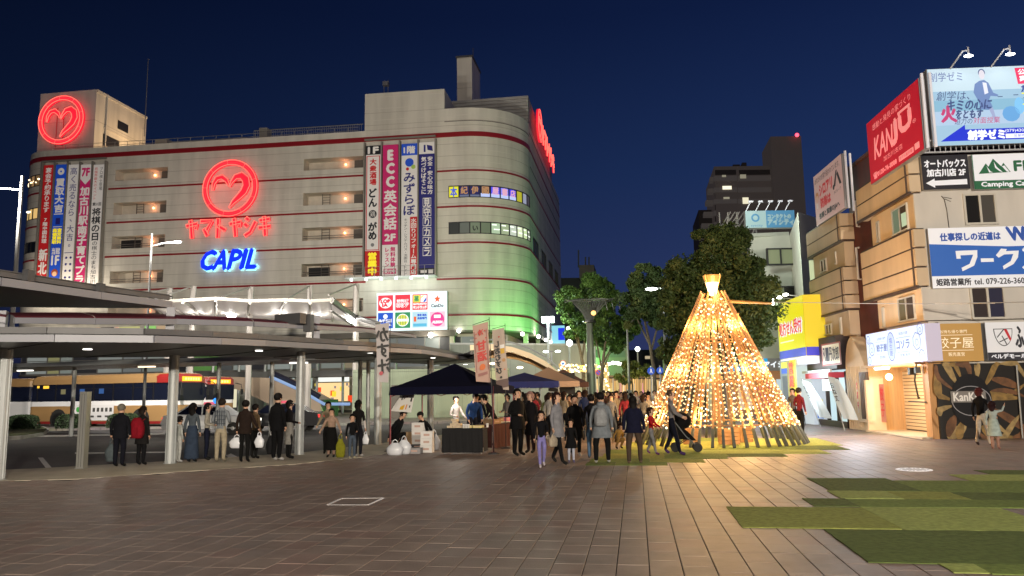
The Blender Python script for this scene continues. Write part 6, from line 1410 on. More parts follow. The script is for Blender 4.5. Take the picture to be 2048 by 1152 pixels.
# cream arched shop on its ground floor
ar = thing('arched_shopfront', 'cream plaster arch with a barred window between the dark restaurant and the wooden entrance', 'shop front', BP(0, (v1+v2)/2))
va0, va1 = LP(1745, 770)[0], LP(1698, 770)[0]; zarc = LP(1715, 672)[1]; CRM = M('cream_plaster', (.66, .52, .34), .7, noise=.08, nsc=2, bump=.1)
m = MB(); pts = []; w_ = va1-va0; sp_ = zarc-1.0
prof = [(va0, 0), (va1, 0), (va1, sp_-.5)]+[(va1-w_*.70*(1-cos(a*pi/20))*.5-.02, sp_-.5+1.5*sin(a*pi/20)) for a in range(1, 11)]+[(va0+w_*.34, zarc-.6), (va0+w_*.12, zarc-1.3), (va0, zarc-1.7)]
n = len(prof); m.add([BP(-.1, v, z) for v, z in prof]+[BP(.4, v, z) for v, z in prof], [tuple(range(n-1, -1, -1)), tuple(range(n, 2*n))]+[(i, (i+1) % n, n+(i+1) % n, n+i) for i in range(n)]); m.build('arch_wall', CRM, ar)
wv0, wv1, wz0, wz1 = LP(1741, 800, .1)[0], LP(1724, 800, .1)[0], LP(1732, 838, .1)[1], LP(1732, 744, .1)[1]
BB('window_recess', M('recess_dark', (.03, .02, .015), .6), ar, -.11, -.105, wv0, wv1, wz0, wz1)
for k in range(6): v = wv0+(wv1-wv0)*(k+.5)/6; BB('window_bar', M('bar_dark', (.10, .06, .04), .5), ar, -.17, -.12, v-.02, v+.02, wz0, wz1)
BB('sill', CRM, ar, -.22, -.1, wv0-.1, wv1+.1, wz0-.12, wz0); BB('frame_post', CRM, ar, -.25, -.1, va0, va0+.18, 0, zarc-1.75)
m = MB()
for k in range(7): v = va1-.15-k*(va1-wv1-.2)/6; m.tube([BP(-.1, v, .1), BP(-.1, v, sp_-.2)], .035, 5)
m.parts('fluting', CRM, ar)
# ---- second beige building
b3 = thing('beige_building', 'beige panelled building with a white pest control billboard on its roof', 'building', BP(3, v2+4))
v3 = LP(1624, 560)[0]
def zv(py, v=None, px=1690): return LP(px, py)[1]
z5_, z4_, z3_, z2_, z1_ = LP(1683.5, 425.8)[1], LP(1686, 481)[1], LP(1689, 534)[1], LP(1695, 618.5)[1], LP(1697, 672)[1]
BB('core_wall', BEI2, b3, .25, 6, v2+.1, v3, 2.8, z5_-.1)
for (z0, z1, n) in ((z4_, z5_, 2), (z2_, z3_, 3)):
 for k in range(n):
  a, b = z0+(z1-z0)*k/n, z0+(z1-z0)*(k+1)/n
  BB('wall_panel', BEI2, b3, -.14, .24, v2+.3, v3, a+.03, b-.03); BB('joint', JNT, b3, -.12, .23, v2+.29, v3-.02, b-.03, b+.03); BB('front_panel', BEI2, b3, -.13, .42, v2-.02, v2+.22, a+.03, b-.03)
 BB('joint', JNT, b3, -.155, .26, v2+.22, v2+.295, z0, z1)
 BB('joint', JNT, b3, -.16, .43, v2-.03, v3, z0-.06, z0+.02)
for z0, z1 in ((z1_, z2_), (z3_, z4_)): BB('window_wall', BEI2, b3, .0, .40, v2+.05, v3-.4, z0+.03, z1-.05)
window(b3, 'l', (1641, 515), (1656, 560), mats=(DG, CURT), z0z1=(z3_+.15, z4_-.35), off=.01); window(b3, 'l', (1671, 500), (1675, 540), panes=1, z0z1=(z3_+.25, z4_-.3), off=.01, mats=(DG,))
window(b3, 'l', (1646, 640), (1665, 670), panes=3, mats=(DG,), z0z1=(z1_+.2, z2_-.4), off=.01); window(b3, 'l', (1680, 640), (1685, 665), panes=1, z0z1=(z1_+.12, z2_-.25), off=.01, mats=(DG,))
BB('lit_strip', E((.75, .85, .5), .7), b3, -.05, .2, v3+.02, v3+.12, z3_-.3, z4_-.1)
(va, za), (vb, zb) = LP(1627, 357, .2), LP(1682, 304, .2); za2, zb2 = LP(1632, 452, .2)[1], LP(1690, 418, .2)[1]
t, p = quad_sign('pest_control_billboard', 'pale pink roof billboard with red katakana and a black slanted emblem', BP(-.2, va, za*.5+zb*.5), BP(-.2, vb, za*.5+zb*.5), BP(-.2, vb, (za2+zb2)/2), BP(-.2, va, (za2+zb2)/2), .12, FR_, S_('sign_palepink', (.42, .28, .27), .45))
RT = S_('sign_redtext', (.40, .02, .03), .4)
p.text('あなたのお家が狙われています。', .05, .07, .93, .19, DTX, 2).text('シロアリ', .20, .27, .66, .48, RT, 2, .03).text('防除は', .22, .53, .58, .72, RT, 2, .03).text('信頼と実績のJAへ', .14, .80, .86, .93, DTX, 2, .012).disc(.10, .45, .06, S_('hair_orange', (.4, .15, .05), .3), 2).disc(.10, .50, .05, S_('skin_print', (.5, .3, .25), .3), 2.5).rect(.07, .57, .13, .68, S_('sign_palepink2', (.5, .42, .42), .3), 2)
p.poly([(.70, .50), (.76, .50), (.84, .22), (.80, .22)], DTX, 2, 'emblem').poly([(.82, .30), (.86, .26), (.96, .52), (.90, .52)], DTX, 2, 'emblem').disc(.70, .50, .03, DTX, 2, 'emblem').text('JAグループ', .70, .57, .93, .64, DTX, 2); p.flush()
q = BP(-.1, vb-.15); m = MB(); m.box((q.x, q.y, (zb+zb2)/2), (.07, .07, zb-zb2), TB); q = BP(.1, vb-.1); m.box((q.x, q.y, (zb+zb2)/2-.1), (.07, .07, zb-zb2), TB); m.parts('post', M('white_post', (.62, .62, .68), .4, es=.25), t)
# restaurant front below
rs = thing('restaurant_front', 'dark timber restaurant front with a lit name board, red awning and white cloth banners', 'shop front', BP(0, (v2+v3)/2))
r0, r1 = LP(1697, 800)[0]+.05, LP(1634, 800)[0]; zr1, zr0 = LP(1697, 668)[1], LP(1697, 737)[1]
BB('sign_box', M('dark_timber', (.025, .012, .01), .6), rs, -.35, .3, r0, r1, zr0, zr1)
s0, s1 = LP(1681, 700, .36)[0], LP(1643, 700, .36)[0]; zz1, zz0 = LP(1681, 682, .36)[1], LP(1681, 729, .36)[1]
pn = Panel(rs, BP(-.36, s1, zz1), (-V2.x, -V2.y, 0), DN, s1-s0, zz1-zz0, .01); pn.rect(0, 0, 1, 1, S_('board_red', (.25, .06, .05), .3), 0, 'board').rect(.05, .07, .95, .92, S_('board_cream', (.55, .50, .38), .5), 1, 'board_face')
for k, ch_ in enumerate('凡一丹次郎'): pn.text(ch_, .07+k*.175, .2, .23+k*.175, .8, DTX, 2, .01)
pn.flush()
BB('awning', S_('awning_red', (.35, .03, .05), .5), rs, -.55, .1, r0+.5, r1-.3, zr0-.35, zr0-.12); BB('awning_rail', PALE, rs, -.6, -.5, r0+.2, r1, zr0-.1, zr0)
BB('interior_glow', E((.60, .80, .84), .95, True), rs, .35, .4, r0, r1, .1, zr0)
m = MB()
for v in (r0, r0+(r1-r0)*.30, r0+(r1-r0)*.62, r1-.1): bbox(m, -.05, .1, v, v+.1, 0, zr0-.1)
m.parts('post', M('dark_timber', (.025, .012, .01), .6), rs)
BB('lantern', E((.9, 1, .95), 1.6), rs, -.1, .2, r0+(r1-r0)*.5, r0+(r1-r0)*.7, zr0-.9, zr0-.4); BB('base_board', M('dark_timber', (.025, .012, .01), .6), rs, -.1, .05, r0, r1, 0, .25)
BB('poster', E((.05, .2, .7), .7), rs, -.15, -.1, r0+(r1-r0)*.72, r0+(r1-r0)*.9, .3, .9); BB('poster', E((.8, .75, .1), .7), rs, -.15, -.1, r0+(r1-r0)*.72, r0+(r1-r0)*.9, .9, 1.15)
def cloth(label, a, b, tilt, wdt, txt):
 (va_b, zt1) = LP(a[0], a[1], .8); zb1 = LP(b[0], b[1], .8)[1]
 t = thing('cloth_banner', label, 'banner', BP(-.8, va_b, zb1), 0, 'white cloth banners by the restaurant'); m = MB(); N = 9; vs = []
 for k in range(N+1):
  f = k/N; z = zt1+(zb1-zt1)*f; sh = -tilt*f
  for j in range(7): g = j/6; vs.append(BP(-.8-.05*sin(g*9+f*3), va_b+sh-g*wdt*(1+.15*f), z-.15*g*(1-f)))
 m.add(vs, [(k*7+j, k*7+j+1, (k+1)*7+j+1, (k+1)*7+j) for k in range(N) for j in range(6)]); m.build('cloth', M('banner_cloth', (.62, .70, .74), .8, es=.12, ecol=(.55, .75, .82)), t, smooth=True)  # cloth brightened by a slight glow of its own
 pn = Panel(t, BP(-.88, va_b-.12*wdt, zt1-.15*(zt1-zb1)), (-V2.x, -V2.y, 0), (Vector((0, 0, -1))*(zt1-zb1)-Vector((V2.x, V2.y, 0))*tilt).normalized(), wdt*.7, (zt1-zb1)*.62, .01)
 pn.text(txt, .1, .0, .9, .98, DTX, 1, .008, vert=True); pn.flush()
 m = MB(); m.tube([BP(-.78, va_b+.02, zt1+.1), BP(-.78, va_b-tilt, 0)], .02, 5); m.build('pole', PALE, t)
cloth('white cloth banner leaning in front of the dark restaurant, the nearer one', (1655, 752), (1690, 838), 1.5, 1.3, 'おね丈')
cloth('pale blue cloth banner leaning by the yellow shop, the farther one', (1603, 760), (1640, 835), 2.2, 1.3, 'おね丈')
pq = BP(-1.3, (r0+r1)/2, 2.2); lamp(tuple(pq), 230, (.82, .92, 1), .4, rs)
for k in range(2):
 t_ = thing('metal_stool', 'small black wire stool on the pavement by the restaurant door, %s one' % ('near', 'far')[k], 'stool', BP(-1.1, r1-1.0+k*.55), TB, 'stools by the restaurant', True)
 m = MB(); m.box((0, 0, .45), (.32, .32, .03)); m.build('seat', M('black_iron', (.02, .018, .015), .5), t_, loc=(0, 0, 0))
 for a in (-.14, .14):
  for b in (-.14, .14): m = MB(); m.tube([(a, b, .44), (a*1.2, b*1.2, 0)], .012, 4); m.build('leg', M('black_iron', (.02, .018, .015), .5), t_, loc=(0, 0, 0))
# ---- yellow pharmacy box and white building behind
yb = thing('yellow_shop_sign', 'big bright yellow sign box with a blue base and red characters above a white shop', 'sign', BP(0, v3+3)); yv = v3+.15
(vy0, zy0) = LP(1606, 600, .9); yv = vy0; zy1 = LP(1606, 589, .9)[1]; zyb = LP(1606, 712, .9)[1]; vy1 = LP(1556, 640, .9)[0]
YEL = E((.80, .70, .003), .95, True); YEL2 = S_('yellow_side', (.62, .50, .01), .30); NB = S_('sign_navy', (.03, .03, .38), .5)
m = MB(); bbox(m, -.9, .4, vy0, vy1, zyb, zy1); m.build('box', YEL2, yb)
pn = Panel(yb, BP(-.9, vy1, zy1), (-V2.x, -V2.y, 0), DN, vy1-vy0, zy1-zyb, .02); pn.rect(0, 0, 1, .86, YEL, 1, 'face').rect(0, .86, 1, 1, NB, 1, 'base_band').text('処方せん受付', .10, .36, .95, .60, E((.85, .9, 1), 1), 2, .06).text('処方せん受付', .10, .36, .95, .60, E((.75, .03, .05), 1), 4, .02).rect(.08, .70, .62, .72, E((.9, .9, .6), 1), 2); pn.flush()
m = MB(); bbox(m, -.89, .4, vy0-.02, vy0-.005, zyb, zyb+(zy1-zyb)*.14); m.build('base_band', NB, yb)
for k in range(4):
 v = vy0+(vy1-vy0)*(k+.5)/4; q = BP(-1.5, v, zy1+.08); m = MB(); m.ball(tuple(q), .13, 8, 5, sc=(1, 1.6, .5)); m.build('sign_lamp', E((1, 1, .85), 12), yb); m = MB(); m.tube([q, BP(-.9, v, zy1)], .025, 4); m.build('lamp_arm', PALE, yb)
 lamp((q.x, q.y, q.z-.08), 40, (1, 1, .85), .1, yb, spot=140)
ps = thing('white_pharmacy', 'white glowing pharmacy front under the yellow sign with red and yellow posters', 'shop front', BP(0, v3+3.5))
BB('wall', E((.70, .78, .86), .7, True), ps, -.3, .3, v3+.1, vy1, 0, zyb-.05)
BB('fascia', S_('sign_white', (.70, .72, .78), .28), ps, -.9, .3, vy0-.0, vy1, zyb-.35, zyb-.02)
a, b = LP(1601, 760, .95)[0], LP(1592, 760, .95)[0]; zz = LP(1600, 718, .95)[1]
pn = Panel(ps, BP(-.95, LP(1603, 760, .95)[0]+2.2, zz), (-V2.x, -V2.y, 0), DN, 1.5, 2.0, .02); pn.rect(0, 0, 1, 1, E((.85, .7, .02), .9), 0, 'poster').text('営業中', .15, .03, .85, .95, E((.8, .03, .03), 1), 1, .05, vert=True); pn.flush()
pn = Panel(ps, BP(-.95, vy1+.0, zz), (-V2.x, -V2.y, 0), DN, 1.6, 2.4, .02); pn.rect(0, 0, 1, 1, E((.3, .35, .45), .7), 0, 'panel').rect(.2, .15, .8, .25, E((.02, .1, .7), 1), 1).rect(.2, .02, .8, .14, E((.9, .8, .1), 1), 1).rect(.25, .3, .75, .9, E((.06, .08, .16), 1), 1); pn.flush()
lamp(tuple(BP(-2.2, (v3+vy1)/2, 2.3)), 200, (.85, .93, 1), .4, ps)
# blue eyewear shop sign
es2 = thing('blue_shop_sign', 'cyan blue shop sign with white katakana glimpsed behind the light tree', 'lit sign', BP(-2.5, vy1+4))
pa, pb_ = atd(1519, 717, 50), atd(1583, 717, 50); hb = pa.z-atd(1519, 742, 50).z
pn = Panel(es2, pa-Vector((3, 0, 0)), (1, .02, 0), DN, (pb_-pa).length+3, hb, .02); m = MB(); m.box((pa.x+(pb_.x-pa.x-3)/2, pa.y+.25, pa.z-hb/2), ((pb_-pa).length+3, .4, hb)); m.build('box', FR_, es2)
pn.rect(0, 0, 1, 1, E((.01, .36, .72), 1.0, True), 1, 'face').text('コンタクトのアイシティ', .12, .25, 1.05, .75, E((.9, .95, 1), 1.1), 2, .02); pn.flush()
sf = thing('wooden_shop', 'warm wooden shop front under the cyan sign, mostly hidden by the light tree', 'shop front', tuple(pa)); sf.location.z = 0
m = MB(); m.box(((pa.x+pb_.x)/2-1.5, pa.y+.6, (pa.z-hb)/2), ((pb_-pa).length+3, .5, pa.z-hb)); m.build('wall', E((.42, .20, .08), .6), sf)
for k in range(4): m = MB(); m.box((pa.x-1+k*1.2, pa.y+.2, 1.3), (.8, .1, 1.9)); m.build('window', E(((.8, .55, .35), (.7, .1, .2), (.6, .75, .8), (.75, .5, .3))[k], .8), sf)
# white building
wb_ = thing('white_building', 'white four-storey building with a blue contact lens billboard on its roof behind the tree', 'building', atd(1520, 800, 54)); wb_.location.z = 0
WHT = M('white_rendered_wall', (.52, .54, .48), .7, noise=.06, nsc=1, bump=.1)
ZB_ = 52
zt2 = atd(1560, 461, ZB_).z; a, b, c_ = atd(1432, 800, ZB_+2), atd(1600, 800, ZB_), atd(1621, 800, ZB_-7)
m = MB(); m.hexa([(a.x, a.y, 0), (b.x, b.y, 0), (b.x+2, b.y+10, 0), (a.x, a.y+10, 0), (a.x, a.y, zt2), (b.x, b.y, zt2), (b.x+2, b.y+10, zt2), (a.x, a.y+10, zt2)]); m.build('wall', WHT, wb_)
m = MB(); m.hexa([(b.x+.01, b.y, 0), (c_.x, c_.y, 0), (c_.x+3, c_.y+4, 0), (b.x+3, b.y+4, 0), (b.x+.01, b.y, zt2-.02), (c_.x, c_.y, zt2-.02), (c_.x+3, c_.y+4, zt2-.02), (b.x+3, b.y+4, zt2-.02)]); m.build('wing_wall', WHT, wb_)
def pwin(parent, x0, y0, x1, y1, Za, Zb, panes, mt, fr_=FRAME):
 q = [atd(x0, y1, Za-.1), atd(x1, y1, Zb-.1), atd(x1, y0, Zb-.1), atd(x0, y0, Za-.1)]; u = (q[1]-q[0]); u.z = 0; L = u.length; u.normalize(); H = q[3].z-q[0].z; nn = Vector((u.y, -u.x, 0)); w = MB()
 P = lambda s, z, d: Vector((q[0].x, q[0].y, q[0].z))+u*s+Vector((0, 0, z))+nn*d
 def bar(s0, s1, z0, z1): w.hexa([P(s0, z0, .1), P(s1, z0, .1), P(s1, z0, -.1), P(s0, z0, -.1), P(s0, z1, .1), P(s1, z1, .1), P(s1, z1, -.1), P(s0, z1, -.1)])
 bar(0, L, 0, .1); bar(0, L, H-.1, H)
 for k in range(panes+1): s = min(max(L*k/panes, .05), L-.05); bar(s-.05, s+.05, .1, H-.1)
 o = w.build('window', fr_, parent)
 for k in range(panes):
  m = MB(); m.add([P(L*k/panes+.05, .1, .03), P(L*(k+1)/panes-.05, .1, .03), P(L*(k+1)/panes-.05, H-.1, .03), P(L*k/panes+.05, H-.1, .03)], [(0, 1, 2, 3)]); m.build('pane', mt[k % len(mt)], o)
OP = M('frosted_pane', (.20, .22, .13), .4, es=.12, ecol=(.5, .55, .35))
pwin(wb_, 1534, 496, 1590, 531, ZB_, ZB_, 2, (OP,)); pwin(wb_, 1548, 572, 1594, 604, ZB_, ZB_, 2, (OP, DG)); pwin(wb_, 1603, 488, 1615, 526, ZB_-1, ZB_-5, 1, (DG,)); pwin(wb_, 1608, 568, 1618, 590, ZB_-2, ZB_-5, 1, (DG,)); pwin(wb_, 1455, 500, 1500, 531, ZB_+1, ZB_, 2, (DG,))
m = MB(); m.box(((a.x+b.x)/2, b.y+1.2, zt2+.12), (b.x-a.x, 2.2, .24)); m.build('parapet', WHT, wb_)
m = MB()
for k in range(9): x0 = atd(1440+k*9, 450, ZB_+4); m.tube([(x0.x, x0.y, zt2-.2), (x0.x+.3*(k % 2), x0.y, zt2+2.2)], .05, 4); m.tube([(x0.x-.6, x0.y, zt2+.2), (x0.x+.8, x0.y, zt2+2.2)], .04, 4)
m.parts('roof_truss', M('truss_pale', (.45, .43, .4), .5, .3), wb_)
cb = thing('contact_billboard', 'pale blue and grey contact lens billboard with a ring emblem on the white building roof', 'billboard', atd(1540, 457, ZB_-1))
pa, pb_ = atd(1490, 422, ZB_-.5), atd(1588, 420, ZB_-.5); hh_ = pa.z-atd(1490, 457, ZB_-.5).z; m = MB(); u_ = (pb_-pa); m.box(((pa.x+pb_.x)/2, (pa.y+pb_.y)/2+.3, pa.z-hh_/2), (u_.length, .4, hh_), atan2(u_.y, u_.x)); m.build('box', FR_, cb)
pn = Panel(cb, pa, (u_.x, u_.y, 0), DN, u_.length, hh_, .02); LB2 = S_('contact_blue', (.06, .19, .33), .50); LG2 = S_('contact_pale', (.26, .37, .38), .50)
pn.rect(0, 0, .42, 1, LG2, 1, 'left_half').rect(.42, 0, 1, 1, LB2, 1, 'right_half').ring(.20, .42, .085, .035, LB2, 2, 'ring_emblem').text('eyecity', .10, .80, .34, .97, LB2, 2).text('コンタクトの', .45, .22, .92, .48, LG2, 2, .03).text('アイシティ', .45, .52, .97, .85, LG2, 2, .04); pn.flush()
for k in range(5): q = pa.lerp(pb_, (k+.5)/5)+Vector((0, -.5, .5)); m = MB(); m.tube([q, q+Vector((-.25, .5, -.5))], .04, 4); m.box(tuple(q), (.3, .15, .1)); m.build('billboard_arm', M('white_post', (.62, .62, .68), .4, es=.25), cb)
lamp((b.x-4, b.y-9, 11), 1100, (.88, 1, .86), .4, wb_); lamp((pa.lerp(pb_, .5)+Vector((0, -4, 1.5))), 120, (.9, .95, 1), .3, cb)  # first lamp is an added fill that brightens the white walls
# ---- apartment tower far behind
ap_ = thing('apartment_tower', 'tall brown apartment block with balconies and a taller stair tower topped by a red light', 'apartment block', atd(1500, 790, 200)); ap_.location.z = 0
APM = M('apartment_wall', (.085, .065, .055), .8, noise=.1, nsc=.3, es=.25, ecol=(.10, .08, .075)); APD = M('apartment_dark', (.03, .024, .022), .8, es=.04, ecol=(.1, .08, .08)); APR = M('balcony_rail', (.11, .09, .08), .7, es=.35, ecol=(.10, .085, .08))  # walls and rails brightened by a faint glow in their colours
def zbox(name, x0, x1, y0, y1, Z, dep, mat, parent, Zf=None):
 a, b = atd(x0, y0, Z), atd(x1, y0, Z); zt_ = a.z; zb_ = atd(x0, y1, Z).z if y1 else 0; m = MB()
 m.hexa([(a.x, a.y, zb_), (b.x, b.y, zb_), (b.x, b.y+dep, zb_), (a.x, a.y+dep, zb_), (a.x, a.y, zt_), (b.x, b.y, zt_), (b.x, b.y+dep, zt_), (a.x, a.y+dep, zt_)]); return m.build(name, mat, parent)
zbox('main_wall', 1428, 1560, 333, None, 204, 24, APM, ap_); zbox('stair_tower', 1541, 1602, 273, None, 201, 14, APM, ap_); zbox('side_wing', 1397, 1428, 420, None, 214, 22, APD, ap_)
for k in range(6):
 y = 352+k*23.2
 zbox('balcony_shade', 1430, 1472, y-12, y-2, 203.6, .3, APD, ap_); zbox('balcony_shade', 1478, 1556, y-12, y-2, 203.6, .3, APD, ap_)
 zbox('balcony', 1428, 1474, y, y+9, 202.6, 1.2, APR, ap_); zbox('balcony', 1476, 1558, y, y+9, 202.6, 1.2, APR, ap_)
 x0 = 1424-k*4.2
 zbox('stepped_gallery', x0-4, 1430, y+2, y+10, 206+k, 3, APR, ap_)
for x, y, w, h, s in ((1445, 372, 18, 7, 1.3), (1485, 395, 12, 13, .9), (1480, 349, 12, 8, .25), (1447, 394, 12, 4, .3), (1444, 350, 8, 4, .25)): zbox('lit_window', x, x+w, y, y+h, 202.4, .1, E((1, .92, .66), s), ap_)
for k in range(5):
 y = 348+k*22.2
 for dx in (0, 8.5): zbox('lit_window', 1581+dx+k*.7, 1587.5+dx+k*.7, y, y+6, 200.8, .1, E((1, .68, .34), .75), ap_)
zbox('vent', 1577, 1591, 306, 310, 200.8, .1, APD, ap_); m = MB(); m.ball(tuple(atd(1594, 270, 200)), .5, 8, 5); m.build('warning_light', E((1, .05, .08), 5), ap_)
zbox('roof_plant', 1484, 1493, 325, 333, 206, 3, APD, ap_); zbox('roof_plant', 1466, 1480, 329, 333, 206, 3, APD, ap_)
# overhead cable
t = thing('overhead_cable', 'thin overhead cable crossing in front of the beige buildings', 'cable', atd(1800, 606, 26)); m = MB(); pts = [atd(1545, 604, 30), atd(1700, 606.5, 27), atd(1880, 608, 24), atd(2100, 603, 21)]; m.tube(pts, .012, 4); m.build('wire', M('cable_grey', (.35, .35, .36), .5), t)
m = MB(); m.tube([atd(1870, 607.2, 23.9), atd(1990, 606, 22.6)], .022, 4); m.build('wire_sleeve', M('cable_sleeve', (.6, .6, .62), .4), t)
# ================================================================== LIGHT TREE (cone of poles with bulbs)
LTc = Vector((2.55, 25.55, .022)); LR = 2.62; zTopL = zat(1427, 596, LTc.x, LTc.y)
lt = thing('light_tree', 'tall glowing cone of wooden poles hung with strings of warm bulbs on the turf', 'illuminated tree', LTc)
PW = M('light_tree_timber', (.36, .19, .075), .6, noise=.2, nsc=4); PWD = M('light_tree_pole_foot', (.07, .08, .065), .6); rr = random.Random(4)
NP = 50; lines = []
for i in range(NP):
 a = 2*pi*i/NP+rr.uniform(-.02, .02); rt = rr.uniform(.22, .38); zt_ = zTopL+rr.uniform(-.12, .25)
 b0 = LTc+Vector((LR*cos(a), LR*sin(a), 0)); b1_ = Vector((LTc.x+rt*cos(a+.1), LTc.y+rt*sin(a+.1), zt_)); lines.append((b0, b1_, a))
 d = (b1_-b0); q = b0+d*.115
 for s_, e_, mt, nm, w in ((b0, q, PWD, 'pole_foot', .042), (q, b1_, PW, 'pole', .03)):
  if nm == 'pole' and i % 2: w = .022
  m = MB(); t_ = (e_-s_).normalized(); ax = Vector((-sin(a), cos(a), 0)); ay = t_.cross(ax)
  c4 = [-ax-ay, ax-ay, ax+ay, -ax+ay]; m.hexa([s_+c*w for c in c4]+[e_+c*w*.8 for c in c4]); m.build(nm, mt, lt)
for z, nm in ((.62, 'hoop'), (1.9, 'hoop'), (3.2, 'hoop')):
 rad = LR-(LR-.25)*z/zTopL-.05; m = MB(); m.tube([(LTc.x+rad*cos(2*pi*k/40), LTc.y+rad*sin(2*pi*k/40), z) for k in range(41)], .022, 4, cap=False); m.build(nm, PW, lt)
z = zat(1430, 632, LTc.x, LTc.y); xa, xb = onplane(1386, 632, (0, LTc.y), (1, LTc.y)).x, onplane(1477, 632, (0, LTc.y), (1, LTc.y)).x
m = MB(); m.tube([(xa, LTc.y-.1, z), (xb, LTc.y-.1, z+.03)], .035, 6); m.build('cross_rod', PW, lt)
BULB = [E((1, .68, .28), 1.35), E((1, .78, .42), 1.9), E((1, .90, .62), 3.6), E((1, .54, .17), 1.05)]
def ico(mb, c, r, m):
 vs = [(0, 0, -1)]+[(cos(k*pi*2/5)*.894, sin(k*pi*2/5)*.894, -.447) for k in range(5)]+[(cos((k+.5)*pi*2/5)*.894, sin((k+.5)*pi*2/5)*.894, .447) for k in range(5)]+[(0, 0, 1)]
 fs = [(0, 1+(k+1) % 5, 1+k) for k in range(5)]+[(1+k, 1+(k+1) % 5, 6+k) for k in range(5)]+[(1+(k+1) % 5, 6+(k+1) % 5, 6+k) for k in range(5)]+[(11, 6+k, 6+(k+1) % 5) for k in range(5)]
 mb.add([(c[0]+x*r, c[1]+y*r, c[2]+z*r) for x, y, z in vs], fs, m)
bl = []
NS = 96
for i in range(NS):
 a = 2*pi*i/NS; bot = LTc+Vector(((LR+.03)*cos(a), (LR+.03)*sin(a), 0)); top = Vector((LTc.x+.34*cos(a), LTc.y+.34*sin(a), zTopL)); L = (top-bot).length
 s = .115*L+rr.uniform(0, .15); step = rr.uniform(.155, .21); sway = rr.uniform(.0, .03); ph = rr.uniform(0, 6)
 while s < L-.05:
  p = bot.lerp(top, s/L)+Vector((-sin(a), cos(a), 0))*sway*sin(s*2.2+ph)+Vector((cos(a), sin(a), 0))*.03
  if not (rr.random() < .45 and s > L*.62): bl.append((proj(p)[2], p, i))
  s += step*rr.uniform(.85, 1.15)
bl.sort(key=lambda t: t[0])
srcb = []
for k in range(4):
 m = MB(); ico(m, (0, 0, 0), 1.0, BULB[k]); me_o = m.build('bulb', BULB[k], lt, loc=(0, 0, 0)); srcb.append(me_o)
def bsel(i): 
 q = rr.random(); return 0 if q < .38 else 1 if q < .68 else 2 if q < .90 else 3
Lm = Vector(lt.location)
for n_, (_, p, i) in enumerate(bl[:300]):
 k = bsel(i); r = rr.uniform(.023, .034); o = srcb[k] if n_ < 4 and False else inst(srcb[k], 'bulb', lt, p-Lm, (0, 0, 0), (r, r, r))
for o in srcb: bpy.data.objects.remove(o)
m = MB(); m.mats = list(BULB)
for _, p, i in bl[300:]: ico(m, p, rr.uniform(.023, .034), BULB[bsel(i)])
m.build('bulb_strings', None, lt, kind='stuff')
for k in range(10):
 a = 2*pi*k/10+.3
 for hgt, pw in ((.9, 95), (2.3, 95), (3.7, 70)):
  rad = (LR-(LR-.28)*hgt/zTopL)+.12; lamp((LTc.x+rad*cos(a+hgt), LTc.y+rad*sin(a+hgt), hgt), pw, (1, .58, .22), .14, lt)
for k, (x, y, c_) in enumerate(((1.6, 24.6, 'left'), (2.7, 24.4, 'middle'), (3.2, 25.3, 'right'))):
 t = thing('wooden_crate', 'rough orange-lit wooden crate inside the light tree, the %s one of three' % c_, 'crate', (x, y, .024), .3*k, 'crates inside the light tree', True); m = MB()
 for q in range(4): m.box((0, -.2, .06+q*.12), (.5, .02, .10)); m.box((0, .2, .06+q*.12), (.5, .02, .10)); m.box((-.24, 0, .06+q*.12), (.02, .38, .10)); m.box((.24, 0, .06+q*.12), (.02, .38, .10))
 m.parts('slat', PW, t)
# street lantern standing inside the cone
ll = thing('lantern_post', 'street lantern with a glowing tapered glass rising out of the top of the light tree', 'street lamp', (LTc.x, LTc.y, .024))
zl0, zl1, zl2 = zat(1427, 592, LTc.x, LTc.y), zat(1427, 573, LTc.x, LTc.y), zat(1427, 551, LTc.x, LTc.y)
m = MB(); m.tube([(LTc.x, LTc.y, 0), (LTc.x, LTc.y, zl0)], [.07, .04], 8); m.build('pole', M('lantern_bronze', (.25, .14, .06), .5, .4), ll)
m = MB(); m.lathe([(.06, zl0), (.12, zl0+.05), (.20, zl1+.10), (.205, zl1+.12)], (LTc.x, LTc.y, 0), 14); m.build('glass', E((1, .74, .36), 6), ll)
m = MB(); m.lathe([(.21, zl1+.12), (.29, zl2-.04), (.29, zl2)], (LTc.x, LTc.y, 0), 14); m.build('cap', E((.80, .40, .08), .8), ll)
for k in range(4): a = pi/4+k*pi/2; m = MB(); m.tube([(LTc.x+.07*cos(a), LTc.y+.07*sin(a), zl0), (LTc.x+.27*cos(a), LTc.y+.27*sin(a), zl1+.1), (LTc.x+.33*cos(a), LTc.y+.33*sin(a), zl2)], .012, 4); m.build('frame_bar', M('lantern_gold', (.5, .28, .08), .4, .3), ll)
lamp((LTc.x, LTc.y, zl2+.15), 520, (1, .62, .26), .25, ll); lamp((LTc.x, LTc.y-.5, zl1-.1), 120, (1, .62, .26), .25, ll)
pa = Vector((LTc.x+.35, LTc.y-.2, zat(1455, 604, LTc.x, LTc.y))); pb_ = onplane(1546, 607, (0, LTc.y+1), (1, LTc.y+1)); m = MB(); m.tube([pa, pb_], [.06, .035], 6); m.build('arm', M('lantern_gold', (.5, .28, .08), .4, .3), ll)
m = MB(); m.ball(tuple(pb_), .06, 8, 5); m.build('arm_lamp', E((1, .95, .8), 5), ll)

